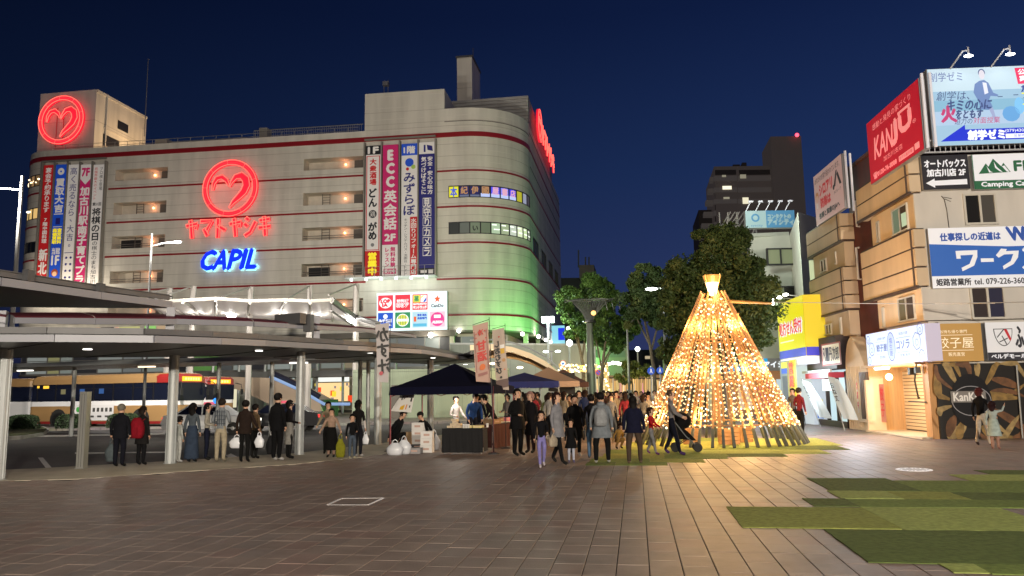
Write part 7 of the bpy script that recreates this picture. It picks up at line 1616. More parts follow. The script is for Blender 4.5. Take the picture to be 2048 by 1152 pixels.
# ================================================================== TREES
BARK = M('tree_bark', (.10, .08, .055), .85, noise=.3, nsc=8, bump=.5)
def leafmats(a, b, c): return [M('leaf_a', a, .65, spec=.3), M('leaf_b', b, .65, spec=.3), M('leaf_c', c, .65, spec=.3)]
def tree(name, label, base, trunk_pts, crowns, nleaf, size, mats, seed, cat='tree', trunk_r=.16, group=None, limbs=None):
 t = thing(name, label, cat, base, 0, group); rr = random.Random(seed)
 m = MB(); k = len(trunk_pts); m.tube(trunk_pts, [trunk_r*(1-.6*i/(k-1)) for i in range(k)], 9); m.build('trunk', BARK, t, smooth=True)
 for lm in (limbs or []): m = MB(); m.tube(lm, [trunk_r*.55*(1-.75*i/(len(lm)-1)) for i in range(len(lm))], 6); m.build('limb', BARK, t, smooth=True)
 lobes = []
 for (c, r3, n) in crowns:
  for _ in range(n):
   while True:
    d = Vector((rr.uniform(-1, 1), rr.uniform(-1, 1), rr.uniform(-1, 1)))
    if .45 < d.length < 1: break
   lobes.append((Vector(c)+Vector((d.x*r3[0], d.y*r3[1], d.z*r3[2])), rr.uniform(.22, .42)*min(r3)))
 m = MB(); per = nleaf//len(lobes)
 for c, r in lobes:
  mt = rr.choices(mats, (3, 3, 1.2))[0]
  def fn(r_, c=c, r=r):
   d = Vector((r_.gauss(0, 1), r_.gauss(0, 1), r_.gauss(0, 1))).normalized(); return c+Vector((d.x, d.y, d.z*.85))*r*r_.uniform(.55, 1.15), d
  leaf_cloud(m, per, fn, size, rr, [mt, mt, rr.choice(mats)])
 m.mats = m.mats or mats
 m.build('crown', None, t, kind='stuff'); return t
DKL = leafmats((.028, .052, .013), (.042, .068, .017), (.075, .090, .022)); GRL = leafmats((.05, .11, .02), (.08, .15, .03), (.02, .05, .012)); YGL = leafmats((.15, .17, .035), (.11, .14, .03), (.05, .07, .02))
Z = 37.; c = atd(1436, 600, Z); gx, gy = c.x, c.y; K1 = Z/1550
def P_(px, py, dz=0): return atd(px, py, Z+dz)
tree('broadleaf_tree', 'large dark bushy evergreen tree rising behind the light tree', (gx, gy, 0), [(gx, gy, 0), (gx+.1, gy, 2.2), (gx, gy+.2, 4.4), (gx-.1, gy, 6.5)],
 [(P_(1440, 610), (104*K1, 2.1, 108*K1), 90), (P_(1455, 520), (62*K1, 1.5, 62*K1), 26), (P_(1368, 610), (50*K1, 1.5, 85*K1), 36), (P_(1505, 620), (50*K1, 1.3, 95*K1), 34), (P_(1370, 700), (48*K1, 1.3, 40*K1), 16), (P_(1380, 535), (34*K1, 1, 34*K1), 10), (P_(1410, 480), (30*K1, 1., 26*K1), 8), (P_(1480, 478), (30*K1, 1., 24*K1), 8), (P_(1525, 570), (24*K1, .9, 60*K1), 14)],
 72000, .10, DKL, 1, limbs=[[(gx, gy, 2), (gx-1.2, gy, 3.6), (gx-1.9, gy-.2, 5)], [(gx, gy, 2.2), (gx+1.1, gy, 3.8), (gx+1.6, gy, 5.2)]])
Z = 48.; K1 = Z/1550; c = atd(1312, 790, Z); gx, gy = c.x, c.y
tree('broadleaf_tree', 'dim narrow tree with bare leaning limbs left of the big evergreen', (gx, gy, 0), [(gx, gy, 0), P_(1308, 740), P_(1300, 690), P_(1285, 620)],
 [(P_(1275, 590), (36*K1, 1.4, 42*K1), 28), (P_(1312, 600), (34*K1, 1.4, 62*K1), 28), (P_(1290, 555), (30*K1, 1.1, 22*K1), 12), (P_(1330, 650), (30*K1, 1.2, 60*K1), 18), (P_(1262, 640), (20*K1, 1, 24*K1), 6)], 26000, .12, DKL, 2, trunk_r=.14, limbs=[[P_(1300, 690), P_(1280, 650), P_(1262, 610)], [P_(1303, 700), P_(1318, 640), P_(1322, 600)]])
Z = 58.; K1 = Z/1550; c = atd(1170, 790, Z); gx, gy = c.x, c.y
tree('street_tree', 'slender green-lit street tree left of the steel umbrella sculpture', (c.x, c.y, 0), [atd(1168, 790, Z), P_(1166, 730), P_(1158, 690), P_(1150, 640)],
 [(P_(1165, 580), (54*K1, 2, 32*K1), 32), (P_(1145, 630), (30*K1, 1.4, 46*K1), 20), (P_(1150, 670), (18*K1, 1, 18*K1), 5), (P_(1210, 590), (32*K1, 1.4, 30*K1), 16)], 18000, .12, GRL, 3, trunk_r=.16, limbs=[[P_(1164, 720), P_(1172, 660), P_(1176, 610)], [P_(1160, 700), P_(1140, 640), P_(1128, 600)]])
Z = 52.; K1 = Z/1550; c = atd(1205, 790, Z)
tree('street_tree', 'many-stemmed green street tree right of the steel umbrella pole', (c.x, c.y, 0), [atd(1202, 790, Z), P_(1204, 740), P_(1210, 690), P_(1222, 650)],
 [(P_(1212, 660), (44*K1, 1.7, 44*K1), 28), (P_(1250, 650), (28*K1, 1.4, 32*K1), 14), (P_(1195, 690), (16*K1, 1, 22*K1), 5)], 15000, .11, GRL, 4, trunk_r=.13, limbs=[[P_(1203, 735), P_(1192, 680), P_(1188, 640)], [P_(1204, 730), P_(1225, 690), P_(1240, 660)], [P_(1204, 745), P_(1218, 710), P_(1234, 690)]])
Z = 60.; K1 = Z/1550; c = atd(1265, 800, Z)
tree('small_tree', 'low yellow-green lit bushy tree at the entrance of the lit street', (c.x, c.y, 0), [atd(1265, 800, Z), P_(1265, 770), P_(1262, 745)], [(P_(1262, 742), (34*K1, 1.4, 22*K1), 16), (P_(1240, 765), (20*K1, 1, 12*K1), 5)], 5000, .12, YGL, 5, trunk_r=.1)
lamp(tuple(atd(1262, 790, 56)), 260, (1, .85, .4), .3, bpy.data.objects['small_tree']); lamp(tuple(atd(1150, 700, 53)), 200, (.6, 1, .45), .3, bpy.data.objects['street_tree']); lamp(tuple(atd(1222, 735, 48)), 120, (.85, 1, .5), .3, bpy.data.objects['street_tree.001'])
# ================================================================== STREET BEHIND
Z = 50.; c = atd(1183, 790, Z); us = thing('umbrella_sculpture', 'tall steel column flaring into a fan of thin curved ribs like an upturned umbrella', 'sculpture', (c.x, c.y, 0)); STG = M('sculpture_steel', (.12, .13, .125), .5, .3)
zt_ = atd(1183, 640, Z).z; m = MB(); m.tube([(c.x, c.y, 0), (c.x, c.y, zt_*.5), (c.x, c.y, zt_)], [.30, .26, .20], 12); m.build('column', STG, us, smooth=True)
m = MB(); m.lathe([(.2, 0), (.42, .05), (.42, .14), (.28, .18)], (c.x, c.y, zt_-.15), 14); m.build('collar', FRAME, us)
rimz = atd(1183, 594, Z).z; NR = 46; rim = []
for k in range(NR):
 a = 2*pi*k/NR; R_ = 1.55; e = Vector((c.x+R_*cos(a)*(1.35 if cos(a) > 0 else 1), c.y+R_*sin(a), rimz-(.25 if sin(a) < 0 else 0))); rim.append(e)
 m = MB(); m.tube([Vector((c.x+.2*cos(a), c.y+.2*sin(a), zt_)), Vector((c.x+.45*cos(a), c.y+.45*sin(a), zt_+.55)), Vector((c.x+1.15*cos(a), c.y+1.15*sin(a), rimz-.1)), e], .022, 4); m.build('rib', STG, us)
m = MB(); m.tube(rim+[rim[0]], .03, 5, cap=False); m.build('rim', STG, us)
for px in (1215, 1228, 1241): m = MB(); m.tube([atd(1186, 634, Z), atd((1186+px)/2, 604, Z), atd(px-6, 597, Z), atd(px, 620, Z)], .035, 4); m.build('outer_arch', STG, us)
m = MB(); m.ball(tuple(atd(1187, 626, Z-.5)), .16, 8, 5); m.build('small_lamp', E((1, .5, .15), 2.5), us)
for i, (x0, y0, x1, y1, Zs_, lb, pw, hr) in enumerate(((1334, 579, 1303, 578, 42, 'white street lamp head with its arm reaching out of the dark evergreen', 400, .21), (1259, 646, 1290, 630, 48, 'curved pale lamp post standing between the trees', 0, .2))):
 b = atd(x0, 790, Zs_); t = thing('street_lamp', lb, 'street lamp', (b.x, b.y, 0)); m = MB(); h_ = atd(x0, y0, Zs_); m.tube([(b.x, b.y, 0), (b.x, b.y, h_.z)], [.09, .06], 8); m.build('pole', M('lamp_post_metal', (.12, .125, .13), .5, .3), t); e = atd(x1, y1, Zs_); m = MB(); m.tube([h_, h_.lerp(e, .5)+Vector((0, 0, .1)), e], .04, 5); m.build('arm', STG, t)
 if hr > .2: m = MB(); m.ball(tuple(e), hr, 10, 6, sc=(1.6, .9, .4)); m.build('lamp_glass', E((.95, 1, .9), 12), t); lamp((e.x, e.y, e.z-.3), pw, (.95, 1, .88), .2, t)
for i, (px, py, Zs_, r, lb) in enumerate(((1275, 698, 70, .22, 'distant white street lamp glowing above the lit street'), (1189, 675, 62, .2, 'small white lamp beside the umbrella sculpture column'), (1139, 686, 60, .25, 'white lamp on a pale post left of the green-lit tree'), (1137, 657, 64, .18, 'small round lamp near the store corner'))):
 p = atd(px, py, Zs_); t = thing('post_lamp', lb, 'street lamp', (p.x, p.y, 0)); m = MB(); m.tube([(p.x, p.y, 0), (p.x, p.y, p.z)], .07, 6); m.build('pole', PALE, t); m = MB(); m.ball(tuple(p), r, 8, 5); m.build('globe', E((.95, 1, .92), 9), t)
p = atd(1096, 642, 58); t = thing('twin_box_lamp', 'street lamp with two square white lit boxes in front of the green wall', 'street lamp', (p.x, p.y, 0)); m = MB(); m.tube([(p.x, p.y, 0), (p.x, p.y, p.z)], .1, 6); m.build('pole', FASC, t)
for dx, w in ((-.18, .55), (.32, .28)): m = MB(); m.box((p.x+dx, p.y, p.z+.1), (w, .4, .45)); m.build('lit_box', E((.85, 1, .92), 7), t)
lamp((p.x, p.y-.8, p.z), 500, (.85, 1, .9), .3, t)
p = atd(1103, 703, 52); t = thing('twin_arm_lamp', 'slim street lamp with two small flat white heads above the arch roof', 'street lamp', (p.x, p.y, 0)); m = MB(); m.tube([(p.x, p.y, 0), (p.x, p.y, p.z)], .06, 6); m.build('pole', FASC, t)
m = MB(); m.tube([(p.x-.35, p.y, p.z), (p.x+.4, p.y, p.z)], .04, 4); m.build('crossbar', FASC, t)
for dx in (-.38, .42): m = MB(); m.ball((p.x+dx, p.y, p.z), .13, 8, 5, sc=(1.5, 1, .6)); m.build('lamp_head', E((.9, 1, .95), 8), t)
# illuminated gate and light strings
gt = thing('illuminated_gate', 'wooden gate beam covered in golden bulbs across the start of the lit street', 'gate', atd(1170, 800, 56)); gt.location.z = 0
a, b = atd(1122, 733, 56), atd(1212, 731, 56); m = MB(); m.tube([a, b], .06, 5); m.tube([a+Vector((0, 0, -.35)), b+Vector((0, 0, -.35))], .06, 5); m.parts('beam', PW, gt)
for q in (a, b): m = MB(); m.box((q.x, q.y, (q.z+.2)/2), (.3, .3, q.z+.2)); m.build('gate_post', E((.75, .50, .16), .8), gt)
g1, g2 = MB(), MB(); g1.mats = [BULB[0]]; g2.mats = [BULB[2]]; rr = random.Random(8)
for k in range(80):
 q = a.lerp(b, rr.random())+Vector((0, -.15, rr.uniform(-.42, .12))); ico(rr.choice((g1, g2)), q, .07, None)
for q in (a, b):
 for k in range(28): ico(rr.choice((g1, g2)), (q.x+rr.uniform(-.18, .18), q.y-.2, rr.uniform(.8, q.z)), .06, None)
g1.build('bulbs', BULB[0], gt, kind='stuff'); g2.build('bulbs', BULB[2], gt, kind='stuff')
lamp((a.lerp(b, .5)+Vector((0, -.8, -.2))), 350, (1, .7, .3), .4, gt)
ln = thing('lantern_row', 'row of round white paper lanterns strung over the street', 'lanterns', atd(1225, 728, 70)); 
for k in range(9): q = atd(1205+k*5.2, 727+1.6*sin(k), 70); m = MB(); m.ball(tuple(q), .13 if k % 2 else .17, 8, 5); m.build('lantern', E((1, .97, .88), 5), ln)
m = MB(); m.tube([atd(1200, 724, 70), atd(1255, 724, 70)], .03, 4); m.build('cord', FRAME, ln)
cu_ = thing('light_curtain', 'long curtain of hanging warm light strings across the far end of the square', 'string lights', atd(1250, 775, 66)); rr = random.Random(9)
for k in range(42):
 px = 1148+k*4.1; y0, y1 = 757+rr.uniform(-4, 5), 757+rr.uniform(18, 40); m = MB(); m.tube([atd(px, y0, 66), atd(px+rr.uniform(-1, 1), y1, 66)], rr.uniform(.03, .09), 4)
 m.build('light_string', E(rr.choice(((1, .72, .30), (1, .85, .6), (.9, .55, .2), (.6, .35, .12))), rr.choice((.6, .9, 1.3))), cu_)
m = MB(); m.tube([atd(1146, 755, 66), atd(1320, 757, 66)], .05, 4); m.build('cord', FRAME, cu_)
lamp(tuple(atd(1230, 770, 62)), 900, (1, .74, .38), .8, cu_)
def far_block(name, label, x0, x1, y0, Zf, dep, mat, wins=(), cat='building'):
 t = thing(name, label, cat, atd((x0+x1)/2, 790, Zf)); t.location.z = 0; zbox('wall', x0, x1, y0, None, Zf, dep, mat, t)
 for w in wins: zbox('window', *w[:4], Zf-.15, .1, w[4], t)
 return t
t = far_block('office_block', 'dark flat office block with a small roof hut and antennas beyond the street trees', 1120, 1192, 556, 130, 15, M('far_dark_wall', (.045, .05, .055), .8), [(1128, 1150, 575, 580, DG), (1155, 1180, 590, 596, DG)])
zbox('roof_hut', 1158, 1188, 530, 558, 128, 8, M('far_hut', (.16, .14, .13), .8), t); m = MB()
for px, y in ((1157, 500), (1171, 514), (1178, 514)): m.tube([atd(px, 535, 129), atd(px, y, 129)], .12, 4)
m.parts('antenna', M('thin_pole', (.15, .15, .17), .5), t)
far_block('shop_building', 'pale low shop building with a framed sign board at the back of the lit street', 1150, 1256, 690, 92, 10, M('far_pale_wall', (.34, .33, .27), .8, es=.06, ecol=(1, .8, .5)), [(1158, 1195, 700, 716, M('far_window', (.1, .12, .1), .3)), (1217, 1250, 702, 715, M('far_signboard', (.25, .26, .22), .6, es=.12))])
t = far_block('shop_building', 'glowing shop fronts in pink and white behind the light curtain', 1146, 1330, 752, 72, 4, E((.34, .20, .09), .7)); rr = random.Random(13)
for k in range(26):
 px = 1148+k*7; zbox('shop_display', px, px+rr.uniform(3, 6.5), 760+rr.uniform(0, 8), 795, 71.6, .1, E(rr.choice(((.9, .6, .3), (.9, .85, .7), (.8, .3, .4), (.5, .6, .5), (.95, .7, .25), (.3, .18, .1))), rr.uniform(.4, 1.1)), t)
far_block('shop_building', 'tall narrow pale building far down the street between the trees', 1200, 1244, 668, 115, 10, M('far_pale_wall2', (.18, .17, .15), .8), [(1206, 1212, 680, 686, E((.9, .7, .4), .5)), (1228, 1234, 684, 690, E((.9, .7, .4), .3))])
far_block('office_block', 'dark building behind the dim narrow tree at the right of the street', 1258, 1345, 700, 100, 12, M('far_dark_wall', (.045, .05, .055), .8), [(1290, 1300, 712, 718, E((1, .8, .5), .5)), (1322, 1330, 706, 712, E((1, .8, .5), .4))])
far_block('shop_building', 'dim shop row closing the square behind the big tree', 1330, 1440, 705, 62, 6, M('far_mid_wall', (.12, .10, .08), .8), [(1360, 1380, 740, 780, E((.8, .5, .25), .6)), (1390, 1420, 745, 782, E((.6, .6, .5), .5))])
def road_sign(label, px, py, Zs_, kind):
 p = atd(px, py, Zs_); t = thing('road_sign', label, 'road sign', (p.x, p.y, 0), 0, 'round road signs along the street'); m = MB(); m.tube([(p.x, p.y+.06, 0), (p.x, p.y+.06, p.z+.3)], .035, 5); m.build('pole', PALE, t)
 pn = Panel(t, (p.x-.21, p.y, p.z+.21), (1, 0, 0), DN, .42, .42, .01); R1 = S_('road_red', (.55, .04, .04), .4); B1 = S_('road_blue', (.02, .08, .45), .5); W1 = S_('road_white', (.7, .7, .7), .4)
 if kind == 'red': pn.disc(.5, .5, .5, R1, 1, 'disc').disc(.5, .5, .36, B1, 2, 'disc').line(.25, .25, .75, .75, .06, R1, 3)
 elif kind == 'walk': pn.disc(.5, .5, .5, B1, 1, 'disc').poly([(.45, .2), (.55, .2), (.62, .5), (.7, .8), (.6, .8), (.5, .55), (.4, .8), (.3, .8), (.4, .45)], W1, 2, 'figure')
 else: pn.disc(.5, .5, .5, R1, 1, 'disc').disc(.5, .5, .4, W1, 2, 'disc').disc(.5, .5, .2, B1, 3, 'disc')
 m = MB(); m.lathe([(.2, 0), (.2, .02)], (0, 0, 0), 20); m.v = [(a+p.x, c+p.y+.015, b+p.z) for a, b, c in m.v]; m.build('plate', PALE, t); pn.flush()
road_sign('round blue sign with a white walking figure left of the light tree', 1302, 742, 44, 'walk'); road_sign('second round blue sign with a white figure, closest to the light tree', 1320, 741, 47, 'walk'); road_sign('round red-rimmed no parking sign at the right end of the golden gate', 1197, 745, 54, 'red'); road_sign('round red and white sign at the left end of the golden gate', 1126, 727, 54, 'x')
# ================================================================== STALLS
def tent(label, c, sx, sy, rz, z_eave, z_top, cloth, legc, val=.22):
 t = thing('pop_up_tent', label, 'tent', (c.x, c.y, 0), rz, 'pop-up market tents', True); X, Y = sx/2, sy/2; Cn = [(-X, -Y), (X, -Y), (X, Y), (-X, Y)]
 m = MB(); N = 6
 for k in range(4):
  a, b = Cn[k], Cn[(k+1) % 4]; vs = []
  for i in range(N+1):
   f = i/N
   for j in range(N+1):
    g = j/N; x, y = a[0]+(b[0]-a[0])*g, a[1]+(b[1]-a[1])*g; q = 1-f; vs.append((x*q, y*q, z_eave+(z_top-z_eave)*(f**1.12)-.06*sin(pi*g)*q*(1-q)*4*.4))
  m.add(vs, [(i*(N+1)+j, i*(N+1)+j+1, (i+1)*(N+1)+j+1, (i+1)*(N+1)+j) for i in range(N) for j in range(N)])
 m.build('roof', cloth, t, loc=(0, 0, 0), smooth=True)
 for k in range(4):
  a, b = Vector((*Cn[k], 0)), Vector((*Cn[(k+1) % 4], 0)); d = (b-a).normalized(); n_ = Vector((d.y, -d.x, 0))*.01; m = MB(); vs = []
  for i in range(9): p = a.lerp(b, i/8); vs += [p+n_*(1+sin(i*2))+Vector((0, 0, z_eave)), p+n_*(2+sin(i*1.7)*1.5)+Vector((0, 0, z_eave-val-.01*(i % 2)))]
  m.add(vs, [(2*i, 2*i+1, 2*i+3, 2*i+2) for i in range(8)]); m.build('valance', cloth, t, loc=(0, 0, 0))
  m = MB(); m.tube([(Cn[k][0]*.99, Cn[k][1]*.99, 0), (Cn[k][0]*.99, Cn[k][1]*.99, z_eave)], .022, 6); m.box((Cn[k][0]*.99, Cn[k][1]*.99, .01), (.12, .12, .02)); m.parts('leg', legc, t) if False else m.build('leg', legc, t, loc=(0, 0, 0))
  m = MB()
  for s_ in range(4): f0, f1 = s_/4, (s_+1)/4; p, q = a.lerp(b, f0)*.98, a.lerp(b, f1)*.98; h0, h1 = (z_eave-.04, z_eave-.26) if s_ % 2 else (z_eave-.26, z_eave-.04); m.tube([(p.x, p.y, h0), (q.x, q.y, h1)], .01, 4)
  m.build('scissor_brace', legc, t, loc=(0, 0, 0))
 return t
NAVY = M('navy_tent_cloth', (.004, .0045, .016), .95, spec=.1); BLUE2 = M('blue_tent_cloth', (.008, .016, .11), .85); MARL = M('maroon_leg', (.16, .02, .025), .45, .3); CREAM = M('cream_tent_cloth', (.45, .30, .20), .85)
fl, fr_ = G(779, 905), G(988, 905); wT = (fr_-fl).length; rzT = atan2(fr_.y-fl.y, fr_.x-fl.x); cT = (fl+fr_)/2+Vector((-sin(rzT), cos(rzT), 0))*1.5
zeT = zat(779, 775, fl.x, fl.y); ztT = zat(905, 727, cT.x, cT.y)
tent('navy pop-up tent over the food stall, the nearest one, on dark red legs', cT, wT, 3.0, rzT, zeT, ztT, NAVY, MARL)
c2 = atd(1050, 800, 29.5); tent('bright blue pop-up tent directly behind the tall flags', Vector((c2.x, c2.y, 0)), 2.6, 3, .1, 2.05, atd(1042, 745, 29.5).z, BLUE2, PALE)
c3 = atd(1098, 800, 34); tent('cream and brown pop-up tent right of the blue one', Vector((c3.x, c3.y, 0)), 2.6, 3, .1, 2.1, 2.75, CREAM, PALE)
c3 = atd(1128, 800, 39); tent('brown pop-up tent farthest along the row of stalls', Vector((c3.x, c3.y, 0)), 2.4, 3, .1, 2.1, 2.8, M('brown_tent_cloth', (.12, .05, .03), .85), PALE)
a, b = atd(1096, 746, 36), atd(1150, 781, 36); t = thing('black_board', 'large plain black board standing over the brown tent', 'board', (a.x, a.y, 0)); m = MB(); m.hexa([(a.x, a.y, b.z), (b.x, b.y, b.z-.2), (b.x, b.y+.1, b.z-.2), (a.x, a.y+.1, b.z), (a.x, a.y, a.z), (b.x, b.y, a.z), (b.x, b.y+.1, a.z), (a.x, a.y+.1, a.z)]); m.build('panel', M('board_black', (.012, .009, .007), .7), t)
m = MB(); m.tube([(a.x+.1, a.y+.1, 0), (a.x+.1, a.y+.1, b.z)], .03, 5); m.tube([(b.x-.1, b.y+.1, 0), (b.x-.1, b.y+.1, b.z)], .03, 5); m.parts('post', PALE, t)
lamp((cT.x, cT.y-.2, zeT-.25), 42, (1, .93, .80), .12, bpy.data.objects['pop_up_tent'], spot=None); o = bpy.data.objects['pop_up_tent']
for tt, q in (('pop_up_tent.001', c2), ('pop_up_tent.002', atd(1098, 800, 34)), ('pop_up_tent.003', c3)):
 l = lamp((0, 0, 1.95), 55, (1, .80, .55), .12); l.parent = bpy.data.objects[tt]
# fix the first lamp into tent space
for ch_ in o.children:
 if ch_.type == 'LIGHT': ch_.location = (0, 0, zeT-.25)
# tables and goods
def btable(label, c, w, d, h, rz, cloth, open_=False):
 t = thing('stall_table', label, 'table', (c.x, c.y, 0), rz, None, True); m = MB(); m.box((0, 0, h-.015), (w, d, .03)); m.build('tabletop', M('table_white', (.5, .48, .45), .5), t, loc=(0, 0, 0))
 for x in (-1, 1):
  for y in (-1, 1): m = MB(); m.tube([(x*(w/2-.05), y*(d/2-.05), 0), (x*(w/2-.05), y*(d/2-.05), h-.03)], .014, 5); m.build('leg', PALE, t, loc=(0, 0, 0))
 if cloth:
  m = MB(); n = 18; vs = []
  for i in range(n+1):
   x = -w/2-.01+(w+.02)*i/n; vs += [(x, -d/2-.012, h+.004), (x, -d/2-.015-.012*sin(i*1.9), .03)]
  m.add(vs, [(2*i, 2*i+1, 2*i+3, 2*i+2) for i in range(n)]); m.add([(-w/2-.01, -d/2-.01, h+.004), (w/2+.01, -d/2-.01, h+.004), (w/2+.01, d/2, h+.004), (-w/2-.01, d/2, h+.004)], [(0, 1, 2, 3)])
  for s_ in (-1, 1): m.add([(s_*(w/2+.012), -d/2, h), (s_*(w/2+.015), d/2, h), (s_*(w/2+.03), d/2, .05), (s_*(w/2+.03), -d/2, .05)], [(0, 1, 2, 3)])
  m.build('tablecloth', cloth, t, loc=(0, 0, 0))
 return t
ta, tb2 = G(884, 908), G(966, 907); ct = (ta+tb2)/2+Vector((0, .32, 0)); hT = zat(925, 857, ct.x, ct.y-.32)
btable('stall table draped to the ground in black cloth', ct, (tb2-ta).length, .62, hT, 0, M('black_cloth', (.004, .004, .005), .9))
btable('stall table behind the flag pole with a dark maroon cloth', atd(985, 880, 23.6)*1+Vector((0, 0, 0)), 1.1, .6, .72, 1.25, M('maroon_cloth', (.06, .015, .012), .9)); 
o = bpy.data.objects['stall_table.001']; o.location.z = 0
btable('long white trestle table under the blue tent', Vector((atd(1020, 860, 26).x, atd(1020, 860, 26).y, 0)), 1.6, .6, .72, .9, None)
CARD = M('cardboard', (.30, .19, .10), .8, noise=.1, nsc=5); STY = M('styrofoam', (.62, .60, .58), .7); PAPER = M('kraft_paper', (.55, .45, .30), .8)
def gbox(name, label, c, d, rz, mat, lidmat=None, cat='box', group=None):
 t = thing(name, label, cat, c, rz, group, True); m = MB(); m.box((0, 0, d[2]/2-.005), (d[0], d[1], d[2]-.012)); m.build('body', mat, t, loc=(0, 0, 0)); m = MB()
 m.box((0, 0, d[2]-.012), (d[0]*1.03, d[1]*1.03, .022)); m.build('lid', lidmat or mat, t, loc=(0, 0, 0)); m = MB(); m.box((0, -d[1]/2-.002, d[2]*.5), (d[0]*.5, .006, d[2]*.3)); m.build('label_patch', M('box_label', (.45, .3, .25), .7), t, loc=(0, 0, 0)); return t
def gp(px, py, dy=0): p = G(px, py); return Vector((p.x, p.y+dy, 0))
gbox('cardboard_box', 'open brown cardboard box standing behind the plastic bags', gp(807, 893, .1), (.5, .4, .45), .1, CARD)
for k in range(3): gbox('styrofoam_box', 'white styrofoam box in the tall stack left of the black table, %s one' % ('lowest', 'middle', 'topmost')[k], gp(853, 905, .1)+Vector((0, 0, k*.2)), (.34, .3, .198), .05*k, STY, group='stacked styrofoam boxes')
for k in range(3): gbox('styrofoam_box', 'white styrofoam tub on the crate pile behind the plastic bags, %s one' % ('lowest', 'middle', 'topmost')[k], gp(833, 897, .3)+Vector((0, 0, .12+k*.22)), (.38, .32, .218), -.04*k, STY, group='styrofoam tubs on the crate')
gbox('plastic_crate', 'low grey plastic crate on the paving in front of the tubs', gp(831, 907, .0), (.36, .28, .16), 0, M('grey_crate', (.25, .24, .24), .5), cat='crate')
gbox('plastic_crate', 'dark crate under the styrofoam tubs', gp(833, 897, .3), (.42, .36, .115), 0, M('dark_crate', (.03, .03, .035), .5), cat='crate')
def bag(label, c, w, h, mat, handles=True, group=None, name='plastic_bag', flat=.6, rz=0, seed=1):
 t = thing(name, label, 'bag', c, rz, group, True); rr = random.Random(seed); m = MB(); n, k = 12, 7; vs = []
 for i in range(k):
  f = i/(k-1); r = (.86+.3*sin(pi*f)-.62*max(0, f-.55)*1.6)
  for j in range(n): a = 2*pi*j/n; q = r*(1+rr.uniform(-.10, .10)); vs.append((w/2*q*cos(a), w/2*flat*q*sin(a), h*.78*f))
 m.add(vs, [(i*n+j, i*n+(j+1) % n, (i+1)*n+(j+1) % n, (i+1)*n+j) for i in range(k-1) for j in range(n)]+[tuple(range(n-1, -1, -1))]); m.build('sack', mat, t, loc=(0, 0, 0), smooth=True)
 if handles:
  for s_ in (-1, 1): m = MB(); m.tube([(s_*w*.22, 0, h*.74), (s_*w*.12, s_*.02, h*.92), (0, 0, h)], .012, 4); m.build('handle', mat, t, loc=(0, 0, 0))
 return t
PB = M('white_plastic_bag', (.62, .64, .68), .35)
for k, (px, py, w, h, lb) in enumerate(((790, 910, .42, .42, 'left one, on the paving in front of the tent leg'), (808, 908, .36, .5, 'middle one, tied upright'), (868, 900, .34, .6, 'right one, tall against the black table'))): bag('white plastic bag of goods, '+lb, gp(px, py), w, h, PB, group='plastic bags by the stall', seed=k)
# goods on the tables
zt_ = hT+.008
for k in range(7): gbox('snack_pack', 'brown snack pack heaped on the black table, %s' % ('bottom left', 'bottom middle', 'bottom right', 'second layer left', 'second layer right', 'third layer', 'very top')[k], (ct.x-.42+(.16*(k % 3) if k < 3 else .08+.16*(k-3) if k < 5 else .14), ct.y+.02*(k % 2), zt_+(0, 0, 0, .062, .062, .124, .186)[k]), (.15, .2, .06), .2*sin(k*3), PAPER, group='snack packs on the black table')
for k in range(4): gbox('food_tray', 'yellow-white food tray on the right of the black table, %s' % ('front left', 'front right', 'back left', 'back right')[k], (ct.x+.12+.28*(k % 2), ct.y-.12+.24*(k//2), zt_), (.24, .18, .06), .05, M('tray_yellow', (.62, .52, .22), .6), group='food trays on the black table')
for k in range(5):
 t = thing('drink_cup', 'white paper cup standing on the stall table, number %s from the left' % ('one', 'two', 'three', 'four', 'five')[k], 'cup', (ct.x+.55-.0+.02*k, ct.y+.22-.13*(k % 3), zt_) if k > 2 else (ct.x+.02+.07*k, ct.y-.24, zt_), 0, 'paper cups on the stall', True); m = MB(); m.lathe([(.028, 0), (.038, .1)], n=10); m.build('cup_wall', STY, t, loc=(0, 0, 0)); m = MB(); m.lathe([(.04, .1), (.04, .108)], n=10); m.build('rim', PB, t, loc=(0, 0, 0))
o3 = bpy.data.objects['stall_table.002'].location; o2 = bpy.data.objects['stall_table.001'].location
for k in range(4): gbox('goods_box', 'small box of goods on the long white table, number %s' % ('one', 'two', 'three', 'four')[k], (o3.x-.3+.18*k, o3.y-.4+.25*k, .725), (.2, .24, .12), .9, (CARD, M('pink_box', (.5, .15, .2), .6), M('blue_box', (.08, .12, .35), .6), CARD)[k], group='boxes on the long white table')
gbox('goods_box', 'wide wooden tray on the maroon table by the flag', (o2.x, o2.y, .725), (.5, .34, .14), 1.25, CARD)
